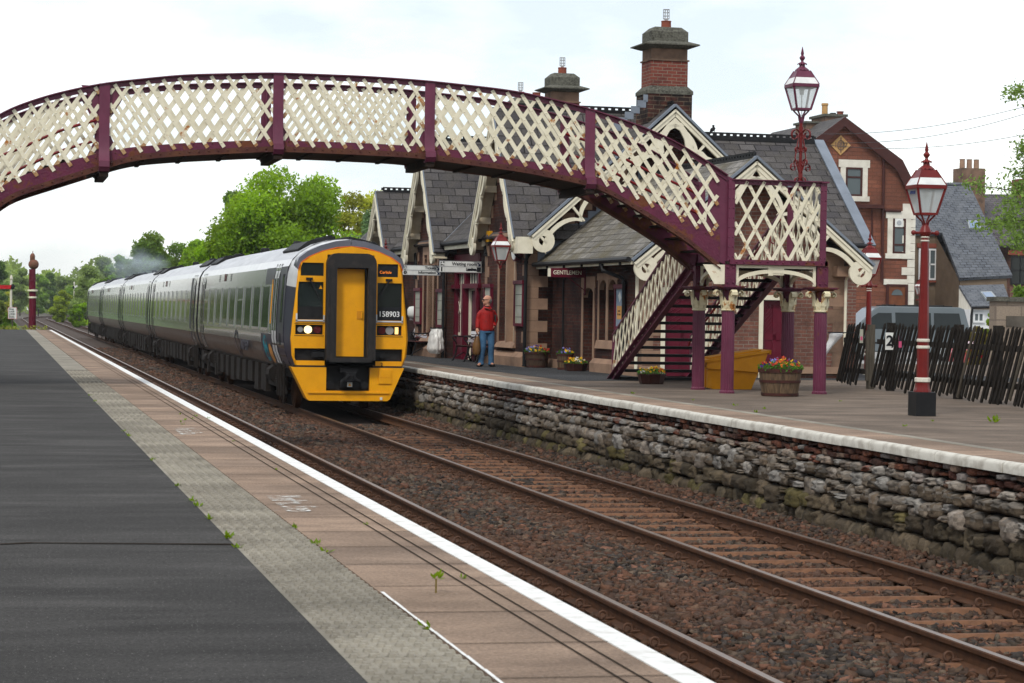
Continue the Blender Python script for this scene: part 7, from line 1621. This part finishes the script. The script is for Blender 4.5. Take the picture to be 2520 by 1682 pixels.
for k,(a,b,t,Y,c,l) in enumerate(((130,176,715,330,(.26,.33,.03),'sunlit yellow-green bush leaning over the far tracks'),(118,165,750,300,(.24,.32,.03),'low sunlit bush at the inside of the far bend'),(170,222,745,240,BR,'green bush between the far signal and the train tail'),(-30,26,742,160,(.17,.22,.05),'grassy bush at the left edge below the red signal'),(8,42,765,135,MG,'green bush behind the stop look listen board'))):
    treepx('bush',l,a,b,t,Y,9000,.13,c,60+k,crown=.0,clumps=20,group='bushes beside the far tracks')
rx=rng.uniform(-40,2.0,5000); P=np.stack([rx,rng.uniform(114,170,5000),rng.uniform(-1.2,-.75,5000)],1); v,f,c=leaves(P,.13,np.array((.15,.19,.05))*rng.uniform(.6,1.4,(5000,1)),.1); tag(np_mesh('long_grass',v,f,'leaf',c),'long rough grass on the bank beyond the left platform','grass',kind='stuff')
P=np.stack([rng.uniform(9.6,15,4000),rng.uniform(168,320,4000),rng.uniform(-1.2,-.8,4000)],1); v,f,c=leaves(P,.2,np.array((.19,.30,.03))*rng.uniform(.6,1.4,(4000,1)),.1); tag(np_mesh('long_grass',v,f,'leaf',c),'bright green grass beside the far tracks','grass',kind='stuff')
P=np.stack([rng.uniform(-.6,2.3,240),rng.uniform(113.1,115,240),rng.uniform(-.1,.16,240)],1); v,f,c=leaves(P,.07,np.array((.22,.24,.05))*rng.uniform(.6,1.4,(240,1)),.1); tag(np_mesh('ramp_weeds',v,f,'leaf',c),'yellowish weeds along the end of the left platform','weeds',kind='stuff')
# far woodland as one mass
n=90000; Y=rng.uniform(480,620,n); X=rng.uniform(-150,260,n); tp=6.5+3.2*np.sin(X*.13)+2.2*np.sin(X*.31+1)+1.6*np.sin(X*.71); P=np.stack([X,Y,-1.2+tp*rng.uniform(0,1,n)**.6+rng.normal(size=n)*.5],1)
cc=np.array((.19,.26,.065))*(1+.35*np.sin(X*.21)[:,None])*rng.uniform(.6,1.4,(n,1)); v,f,c=leaves(P,.6,cc); tag(np_mesh('woodland',v,f,'leaf',c),'hazy green woodland closing the far horizon','woodland',kind='stuff')
# birch reaching in from the right
T=thing('birch_tree','slender birch at the right edge with thin leafy branches against the sky','tree',(40.4,84,-.3))
g=MB(); random.seed(5); g.tube([(0,0,0),(.05,0,3),(-.1,0,6),(0,0,10.5)],[.16,.13,.09,.03],9); tips=[]
for k in range(30):
    zz=random.uniform(3.6,10.4); a=random.choice([pi,pi*.85,pi*1.15,pi*.95]) if k<22 else random.uniform(0,2*pi); L_=random.uniform(1.5,3.4)*(1.05 if zz<6.4 else .62); up=random.uniform(-.05,.55)
    s=Vector((0,0,zz)); e=s+Vector((cos(a)*L_,sin(a)*L_,up*L_*.5)); m=(s+e)/2+Vector((0,0,.25)); g.tube([s,m,e],[.04,.025,.008],6)
    for q in range(14): t=random.uniform(.3,1.08); tips.append(s+(m-s)*min(1,2*t) if t<.5 else m+(e-m)*(2*t-1))
g.build('trunk','bark',T,smooth=60); P=np.concatenate([np.array(t)[None]+rng.normal(size=(20,3))*np.array((.22,.22,.20)) for t in tips]); v,f,c=leaves(P,.085,np.array((.16,.25,.05))*rng.uniform(.6,1.35,(len(P),1))); np_mesh('crown',v,f,'leaf',c,T)

# trees standing behind the left platform and behind the photographer (they show only as reflections in the train and windows)
n=46000; a=rng.uniform(0,1,n); m1=a<.70; P=np.empty((n,3)); k=m1.sum(); yy=rng.uniform(-20,480,k); hh=np.where(yy<120,9,19); P[m1]=np.stack([-26-np.clip(yy-120,0,300)*.03+rng.normal(size=k)*2.2,yy,rng.uniform(0,1,k)**.7*(hh+3*np.sin(yy*.20)+2*np.sin(yy*.53))],1); k=n-k; xx=rng.uniform(-50,110,k); P[~m1]=np.stack([xx,-75+rng.normal(size=k)*3,rng.uniform(0,1,k)**.7*(12+3*np.sin(xx*.3))],1)
v,f,c=leaves(P,.75,np.array((.07,.13,.025))*rng.uniform(.5,1.4,(n,1))); tag(np_mesh('lineside_woodland',v,f,'leaf',c),'green lineside trees behind the left platform','woodland',kind='stuff')

# ================================================================ road vehicles and the town beyond the fence
def vehicle(name,label,cat,loc,rz,prof,w,mat,wins,wheels,r,extra=None):
    T=thing(name,label,cat,loc,rz); fn=lambda a,b,t:(a,t,b); g=MB(); hw=w/2; n=len(prof)
    zm=max(b for a,b in prof)
    def ins(b): return 0 if b<zm*.52 else .16*((b-zm*.52)/(zm*.48))**1.3
    vs=[(a,-hw+ins(b),b) for a,b in prof]+[(a,hw-ins(b),b) for a,b in prof]
    g.add(vs,[tuple(range(n)),tuple(range(2*n-1,n-1,-1))]+[((i+1)%n,i,n+i,n+(i+1)%n) for i in range(n)])
    b=g.build('body',mat,T,smooth=30); m=b.modifiers.new('bevel','BEVEL'); m.width=.04; m.segments=2; m.limit_method='ANGLE'
    for q,nm in wins:
        for s in (-1,1):
            g=MB(); p=[(a,s*(hw-ins(z)+.006),z) for a,z in q]; g.slab(p if s<0 else p[::-1],.012); g.build(nm,'dark_glass',T)
    for wx in wheels:
        for s in (-1,1):
            g=MB(); g.tube([(wx,s*(hw-.2),r),(wx,s*(hw+.01),r)],r,22); o=g.build('wheel','rubber',T,smooth=40); g=MB(); g.tube([(wx,s*(hw+.008),r),(wx,s*(hw+.022),r)],r*.62,14); g.build('rim','chrome',o)
    if extra: extra(T)
    return T
def van_bits(T):
    g=MB()
    for s in (-1,1): g.tube([(-.6,s*.68,1.99),(1.85,s*.68,1.99)],.02,6)
    for x in (-.35,.5,1.5): g.box(x-.03,x+.03,-.74,.74,1.99,2.03)
    g.build('roof_rail','black_iron',T)
    g=MB(); g.slab([(-1.90,-.70,1.16),(-1.90,.70,1.16),(-1.12,.62,1.80),(-1.12,-.62,1.80)][::-1],.01); g.build('windscreen','dark_glass',T)
    g=MB(); g.sphere((-1.55,-.98,1.10),.10,10,8,(.6,1,1)); g.build('wing_mirror','van',T,smooth=60)
    g=MB(); 
    for x in (-.42,.62): g.box(x,x+.012,-.96,-.949,.35,1.1)
    g.box(-2.2,2.3,-.965,-.95,.60,.66); g.build('panel_gap','train_black',T)
VX=31.9
vehicle('van','silver-blue passenger van with dark windows and roof bars parked behind the picket fence','van',(32.25,80,-.29),R(-4),
 [(-2.45,.30),(2.45,.30),(2.50,.75),(2.44,1.2),(2.28,1.90),(2.1,1.965),(-.95,1.965),(-1.12,1.88),(-1.92,1.15),(-2.36,.98),(-2.48,.7)],1.92,'van',
 [([(-1.62,1.14),(-.50,1.14),(-.50,1.72),(-1.0,1.72),(-1.2,1.60)],'side_window'),([(-.36,1.14),(.98,1.14),(.98,1.74),(-.36,1.74)],'side_window'),([(1.10,1.14),(2.16,1.14),(2.06,1.74),(1.10,1.74)],'side_window')],(-1.5,1.5),.33,van_bits)
def car_bits(T):
    for s in (-1,1): g=MB(); g.box(1.88,1.96,s*.55-.15,s*.55+.15,.75,1.0); g.build('tail_light','lens_red',T)
    g=MB(); g.box(1.96,1.99,-.28,.28,.55,.68); g.build('number_plate','sign_white',T); g=MB(); g.box(-1.9,1.9,-.80,-.79,.55,.60); g.build('white_trim','sign_white',T)
vehicle('car','red car whose bonnet shows through the pickets, its cabin behind the block wall','car',(30.35,65.5,-.31),R(0),[(-1.95,.25),(1.92,.25),(1.98,.6),(1.86,.95),(1.55,1.40),(-.2,1.44),(-.95,.98),(-1.85,.80),(-1.98,.55)],1.62,'red_car',[([(-.72,.98),(.3,.98),(.3,1.34),(-.2,1.34)],'side_window'),([(.40,.98),(1.55,.98),(1.35,1.32),(.40,1.34)],'side_window')],(-1.25,1.2),.30,car_bits)
def P(px,py,Y): return at(px,py,Y)
def rect(g,px0,py0,px1,py1,Y,y0,y1): 
    x0,z1=P(px0,py0,Y); x1,z0=P(px1,py1,Y); g.box(x0,x1,y0,y1,z0,z1)
def win(root,px0,py0,px1,py1,Y,dy,frame,bars=(),surround=None,name='window',gl='mid_glass'):
    x0,z1=P(px0,py0,Y); x1,z0=P(px1,py1,Y); y=Y-dy
    g=MB(); g.box(x0,x1,y-.02,y+.02,z0,z1); w=g.build(name,gl,root)
    f=.09; g=MB(); g.box(x0,x0+f,y-.06,y-.02,z0,z1); g.box(x1-f,x1,y-.06,y-.02,z0,z1); g.box(x0+f,x1-f,y-.06,y-.02,z0,z0+f); g.box(x0+f,x1-f,y-.06,y-.02,z1-f,z1)
    for b in bars:
        if b[0]=='h': z=z0+(z1-z0)*b[1]; g.box(x0+f,x1-f,y-.05,y-.02,z-.04,z+.04)
        else: x=x0+(x1-x0)*b[1]; g.box(x-.03,x+.03,y-.05,y-.02,z0+f,z1-f)
    g.build('frame',frame,w)
    if surround:
        s=.26; g=MB(); g.box(x0-s,x0,y-.05,y+.05,z0,z1); g.box(x1,x1+s,y-.05,y+.05,z0,z1); g.box(x0-s-.1,x1+s+.1,y-.06,y+.05,z1,z1+.36); g.box(x0-s-.1,x1+s+.1,y-.08,y+.05,z0-.24,z0); g.build('surround',surround,w)
# ---- red stone house
Y1=104; H=thing('stone_house','red sandstone house with a steep curving maroon gable, white window surrounds and white quoins','house',(0,0,0))
gz=-.35
out=[(2248,700),(2248,492),(2206,408),(2073,302),(1940,408),(1898,492),(1898,700)]; pts=[P(a,b,Y1) for a,b in out]; pts[0]=(pts[0][0],gz); pts[-1]=(pts[-1][0],gz)
g=MB(); g.prism(pts,lambda a,b,t:(a,t,b),Y1,Y1+10); g.build('wall','redstone',H)
g=MB(); rf=[pts[1],pts[2],pts[3],pts[4],pts[5]]; up=[(a*1.0+(.18 if i<2 else -.18 if i>2 else 0),b+.25) for i,(a,b) in enumerate(rf)]; g.strip(rf,up,lambda a,b,t:(a,t,b),Y1-.25,Y1+10.2); g.build('roof','slate',H)
g=MB(); lo=[(a-(.12 if i<2 else -.12 if i>2 else 0),b-.20) for i,(a,b) in enumerate(rf)]; g.strip(up,lo,lambda a,b,t:(a,t,b),Y1-.34,Y1-.25); g.build('bargeboard','brown_frame',H)
g=MB(); x1=pts[0][0]; z=gz+2.5; k=0
while z<pts[1][1]-.3: w=.62 if k%2 else .34; g.box(x1-w,x1+.03,Y1-.04,Y1+.3,z,z+.36); z+=.38; k+=1
g.box(x1-.36,x1+.03,Y1-.03,Y1+.3,gz,gz+2.5); g.build('quoins','white_stone',H)
win(H,2081,412,2121,484,Y1,.0,'brown_frame',[('h',.66)],'white_stone'); win(H,2197,538,2227,625,Y1,.0,'brown_frame',[('h',.25),('h',.75)],'white_stone')
x,z=P(2211,549,Y1); g=MB(); g.box(x-.2,x+.2,Y1-.08,Y1-.05,z-.2,z+.2); v=g.build('vent_panel','sign_white',H); g=MB(); g.tube([(x,Y1-.1,z),(x,Y1-.08,z)],.12,12); g.build('vent_fan','galv',v)
x0,z1=P(2186,705,Y1); x1_,z0=P(2226,770,Y1); g=MB(); g.box(x0,x1_,Y1-.06,Y1,-.35,z1); d=g.build('door','brown_door',H); g=MB(); cx=(x0+x1_)/2; g.prism([(cx-.28,z1-.42)]+[(cx-.28*cos(t),z1-.42+.28*sin(t)) for t in np.linspace(.2,pi-.2,7)]+[(cx+.28,z1-.42)],lambda a,b,t:(a,t,b),Y1-.08,Y1-.06); g.build('fanlight','mid_glass',d)
g=MB(); g.box(x0-.12,x0,Y1-.1,Y1,-.35,z1+.1); g.box(x1_,x1_+.12,Y1-.1,Y1,-.35,z1+.1); g.box(x0,x1_,Y1-.1,Y1,z1,z1+.1); g.build('door_frame','brown_frame',d); g=MB(); rect(g,2174,687,2232,702,Y1,Y1-.07,Y1); g.build('lintel','white_stone',d)
g=MB(); a=P(2173,380,Y1); b=P(2168,690,Y1); g.tube([(a[0],Y1-.1,a[1]),(b[0],Y1-.1,b[1])],.07,8); c=P(2110,505,Y1); g.box(c[0]-.3,c[0]+1.2,Y1-.4,Y1,c[1]-.15,c[1]+.02); a=P(2144,516,Y1); g.tube([(a[0],Y1-.1,a[1]),(a[0]+.05,Y1-.1,a[1]-3)],.04,6); a=P(2175,519,Y1); b=P(2215,520,Y1); g.tube([(a[0],Y1-.1,a[1]),(b[0],Y1-.1,b[1])],.07,8); g.build('downpipe','brown_frame',H)
c=P(2068,358,Y1); g=MB(); s=.50; g.prism([(c[0],c[1]-s*.95),(c[0]+s,c[1]),(c[0],c[1]+s*.95),(c[0]-s,c[1])],lambda a,b,t:(a,t,b),Y1-.06,Y1); p_=g.build('date_plaque','pot_buff',H)
text('plaque_date','1897',.34,face_y(c[0],Y1-.07,c[1]),'sandstone_dark',p_,ext=.02); g=MB(); g.tube([(c[0]+.17*cos(t),Y1-.08,c[1]+.22*sin(t)) for t in np.linspace(0,2*pi,15)],.025,5,cap=False); g.tube([(c[0],Y1-.08,c[1]-.36),(c[0],Y1-.08,c[1]+.36)],.025,5); g.build('monogram','sandstone_dark',p_)
x0,z1=P(2000,290,Y1+4); x1_,z0=P(2052,345,Y1+4); g=MB(); g.box(x0+.3,x1_+.2,Y1+3,Y1+5,z0-2,z1); g.box(x0-.6,x0+.5,Y1+3.2,Y1+4.8,z0-2,z1-.35); c=g.build('chimney','block_stone' if 0 else 'sandstone_dark',H); g=MB(); g.box(x0+.2,x1_+.3,Y1+2.9,Y1+5.1,z1,z1+.12); g.box(x0-.7,x0+.2,Y1+3.1,Y1+4.9,z1-.35,z1-.25); g.build('chimney_cap','cap_stone',c)
for (dx,h,m,r) in ((.62,.62,'pot_buff',.17),(1.05,.16,'black_iron',.16),(1.42,.25,'terracotta',.18)): g=MB(); g.lathe([(r*.9,z1+.1),(r*.85,z1+.1+h*.8),(r*1.05,z1+.1+h*.85),(r,z1+.1+h)],12,(x0+dx,Y1+4,0)); g.build('chimney_pot',m,c,smooth=40)
g=MB(); g.tube([(x0-.75,Y1+3.5,z1-1.5),(x0-.75,Y1+3.5,z1+1.6)],.025,5); g.build('aerial','galv',c)
# ---- rendered house with the long slate roof
Y2=108.5; H=thing('rendered_house','brown rendered house with a long sloping blue-grey slate roof and roof window','house',(0,0,0))
A=P(2236,455,Y2+4); B_=P(2386,455,Y2+4); C=P(2492,678,Y2-3); D=P(2362,684,Y2-3); Fp=P(2238,573,Y2); Gp=P(2314,573,Y2)
g=MB(); g.slab([(Gp[0]+.1,Y2,Gp[1]),(D[0],Y2-3,D[1]),(C[0],Y2-3,C[1]),(B_[0],Y2+4,B_[1]),(A[0]+2.6,Y2+4,A[1])],.18); g.slab([(Fp[0]-.2,Y2,Fp[1]),(Gp[0]+.1,Y2,Gp[1]),(A[0]+2.6,Y2+4,A[1]),(A[0]-.2,Y2+4,A[1])],.18); g.slab([(B_[0],Y2+4,B_[1]),(A[0]-1,Y2+4,A[1]),(A[0]-1,Y2+10,1),(B_[0],Y2+10,1)],.18); rf_=g.build('roof','slate_grey',H)
g=MB(); x0=Fp[0]; x1_=Gp[0]-.15; g.box(x0,x1_,Y2+.2,Y2+8,gz,Fp[1]-.1); g.add([(x1_,Y2+.2,gz),(D[0]+.1,Y2-2.8,gz),(D[0]+.1,Y2-2.8,D[1]-.15),(x1_,Y2+.2,Gp[1]-.15)],[(0,1,2,3)]); g.add([(D[0]+.1,Y2-2.8,gz),(C[0]-.2,Y2-2.8,gz),(C[0]-.2,Y2-2.8,C[1]-.15),(D[0]+.1,Y2-2.8,D[1]-.15)],[(0,1,2,3)]); g.add([(C[0]-.2,Y2-2.8,gz),(C[0]-.2,Y2+8,gz),(B_[0]-.2,Y2+8,3),(B_[0]-.2,Y2+4,B_[1]-.2),(C[0]-.2,Y2-2.8,C[1]-.15)],[(0,1,2,3,4)]); g.build('wall','render_brown',H)
win(H,2260,612,2303,690,Y2+.2,.02,'white_pvc',[('h',.5),('v',.62)]); 
a,b=P(2337,652,Y2-1.5),P(2341,702,Y2-1.5); 
g=MB(); g.add([(x1_+.75,Y2-.75,a[1]),(x1_+1.0,Y2-1.3,a[1]),(x1_+1.0,Y2-1.3,b[1]),(x1_+.75,Y2-.75,b[1])],[(0,1,2,3)]); g.v=[(p[0]-.08,p[1]-.08,p[2]) for p in g.v]; g.build('window','white_pvc',H)
g=MB(); rect(g,2256,599,2310,611,Y2+.2,Y2+.1,Y2+.2); rect(g,2256,690,2308,696,Y2+.2,Y2+.05,Y2+.2); g.build('brick_lintel','terracotta',H)
def rooflight(root,q,Ya,name='roof_window'):          # px quad on a sloping roof
    pass
nrm=(Vector((C[0],Y2-3,C[1]))-Vector((D[0],Y2-3,D[1]))).cross(Vector((B_[0],Y2+4,B_[1]))-Vector((C[0],Y2-3,C[1]))).normalized()
o0=Vector((D[0],Y2-3,D[1]))
def onroof(px,py,off):
    d=_r*(px-W_PX/2)/F_PX-_u*(py-H_PX/2)/F_PX+_fw; d=Vector(d); o=Vector((0,0,CAM_H)); q=o0+nrm*off; t=(q-o).dot(nrm)/d.dot(nrm); return o+d*t
g=MB(); g.slab([onroof(2385,562,.12),onroof(2416,562,.12),onroof(2408,543,.12),onroof(2381,543,.12)],.12); w=g.build('roof_window_frame','metal_grey',rf_); g=MB(); g.slab([onroof(2388,560,.14),onroof(2412,560,.14),onroof(2405,545,.14),onroof(2385,545,.14)],.02)
MA['sky_glass']=glass('sky_glass',(.18,.25,.36),.1); g.build('roof_window_pane','sky_glass',rf_)
x,z=P(2374,432,Y2+6); g=MB(); g.box(x-.4,x+.9,Y2+5.4,Y2+6.6,z-2.5,z+.35); c=g.build('chimney','sandstone_dark',H)
for k in range(3): g=MB(); g.lathe([(.15,z+.35),(.14,z+.8),(.17,z+.85)],10,(x-.15+k*.4,Y2+6,0)); g.build('chimney_pot','sandstone',c)
# small lean-to with white boarding
Y3=95; a=P(2360,703,Y3+3); b=P(2470,700,Y3+3); c=P(2490,752,Y3); d=P(2392,755,Y3); H=thing('lean_to','low slate-roofed lean-to with white boarded end and a roof window','outbuilding',(0,0,0))
g=MB(); g.slab([(d[0],Y3,d[1]),(c[0],Y3,c[1]),(b[0],Y3+3,b[1]),(a[0],Y3+3,a[1])],.12); r_=g.build('roof','slate_grey',H)
nrm=(Vector((c[0]-d[0],0,c[1]-d[1]))).cross(Vector((b[0],Y3+3,b[1]))-Vector((c[0],Y3,c[1]))).normalized(); o0=Vector((d[0],Y3,d[1]))
g=MB(); g.slab([onroof(2430,740,.10),onroof(2458,738,.10),onroof(2440,717,.10),onroof(2413,718,.10)],.1); g.build('roof_window_frame','metal_grey',r_); g=MB(); g.slab([onroof(2432,737,.13),onroof(2452,736,.13),onroof(2438,719,.13),onroof(2418,720,.13)],.02); g.build('roof_window_pane','sky_glass',r_)
g=MB(); g.box(d[0]+.1,c[0]-.1,Y3+.2,Y3+3,gz,d[1]-.12); g.build('wall','white_pvc',H); g=MB(); g.add([(a[0],Y3+3,gz),(d[0]+.05,Y3+.15,gz),(d[0]+.05,Y3+.15,d[1]-.1),(a[0],Y3+3,a[1]-.1)],[(0,1,2,3)]); g.build('boarded_end','white_stone',H)
win(H,2398,768,2426,795,Y3,-.18,'white_pvc',[('v',.5)]); g=MB(); g.tube([(d[0],Y3-.05,d[1]-.05),(c[0],Y3-.05,c[1]-.05)],.06,6); g.tube([(d[0]+.02,Y3-.02,d[1]-.05),(d[0]+.02,Y3+.1,d[1]-.4),(d[0]+.02,Y3+.1,gz)],.05,6); g.build('gutter','black_iron',H)
# terrace on the right
Y4=112; H=thing('terraced_house','red brick terraced house with a purple slate roof at the right edge','house',(0,0,0)); a=P(2390,478,Y4+5); b=P(2620,480,Y4+5); c=P(2640,605,Y4); d=P(2440,603,Y4)
g=MB(); g.slab([(d[0]-1.4,Y4,d[1]),(c[0],Y4,c[1]),(b[0],Y4+5,b[1]),(a[0],Y4+5,a[1])],.18); g.slab([(b[0],Y4+5,b[1]),(a[0],Y4+5,a[1]),(a[0],Y4+10,d[1]),(b[0],Y4+10,d[1])][::-1],.18); g.build('roof','slate_purple',H); g=MB(); g.box(a[0]+.2,c[0],Y4+.3,Y4+9.6,gz,d[1]-.1); g.build('wall','brick_bright',H)
win(H,2493,630,2545,702,Y4,-.28,'train_black',[('h',.5),('v',.45)],gl='dark_glass'); g=MB(); rect(g,2486,616,2550,629,Y4,Y4+.2,Y4+.3); g.build('brick_arch','terracotta',H)
x,z=P(2520,465,Y4+5); g=MB(); g.box(x-.5,x+.7,Y4+4.5,Y4+5.5,z-1.5,z+.5); g.build('chimney','brick_chimney',H)
# block wall and bushes at the right
Y5=62; H=thing('block_wall','pale stone block wall with a dark capping and boarded opening at the right edge','wall',(0,0,0)); a=P(2453,742,Y5); b=P(2640,735,Y5); g=MB(); g.box(a[0],b[0],Y5,Y5+.5,-.35,a[1]); g.build('wall_face','block_stone',H); g=MB(); g.box(a[0]-.06,b[0],Y5-.08,Y5+.58,a[1],a[1]+.13); g.build('capping','cap_stone',H); g=MB(); rect(g,2476,778,2560,806,Y5,Y5-.03,Y5+.02); g.build('boarded_opening','timber',H)
treepx('shrub','bright green shrub beside the pale block wall',2418,2462,752,66,3000,.07,(.16,.27,.02),81,zb=-.3,crown=.0,clumps=18,trunk=.04)
treepx('shrub','low yellowish shrub in front of the lean-to behind the pickets',2382,2440,796,64,2600,.06,(.20,.17,.03),82,zb=-.3,crown=.0,clumps=18,trunk=.04)
treepx('shrub','dark green shrub above the capping of the block wall',2476,2560,688,70,3500,.08,(.12,.20,.03),83,zb=-.3,crown=.1,clumps=20,trunk=.05)
# overhead wires
for (p0,p1,l) in (((2016,330),(2540,258),'upper overhead wire crossing the sky from the right'),((2075,352),(2540,275),'middle overhead wire crossing the sky from the right'),((2040,358),(2540,328),'lower sagging overhead wire meeting the stone house gable')):
    x0,z0=P(*p0,103.5); x1_,z1=P(*p1,88); pts=[]
    for k in range(25): t=k/24; pts.append((x0+(x1_-x0)*t,103.5-15.5*t,z0+(z1-z0)*t-4*t*(1-t)*.35))
    g=MB(); g.tube(pts,.012,5); tag(g.build('overhead_wire','wire'),l,'wire','overhead wires')

# ================================================================ haze: one closed box of thin even air round the whole scene
g=MB(); g.box(-430,430,-112,770,-2.4,22); hz=g.build('haze','asphalt'); hz.data.materials.clear()
m=bpy.data.materials.new('haze_air'); m.use_nodes=True; N=m.node_tree.nodes; N.clear(); o=N.new('ShaderNodeOutputMaterial'); v=N.new('ShaderNodeVolumePrincipled'); v.inputs['Color'].default_value=(.86,.93,1,1); v.inputs['Density'].default_value=.00015; v.inputs['Anisotropy'].default_value=.2; m.node_tree.links.new(v.outputs[0],o.inputs['Volume'])
hz.data.materials.append(m); tag(hz,'thin pale summer haze lying over the far trees','haze',kind='stuff')
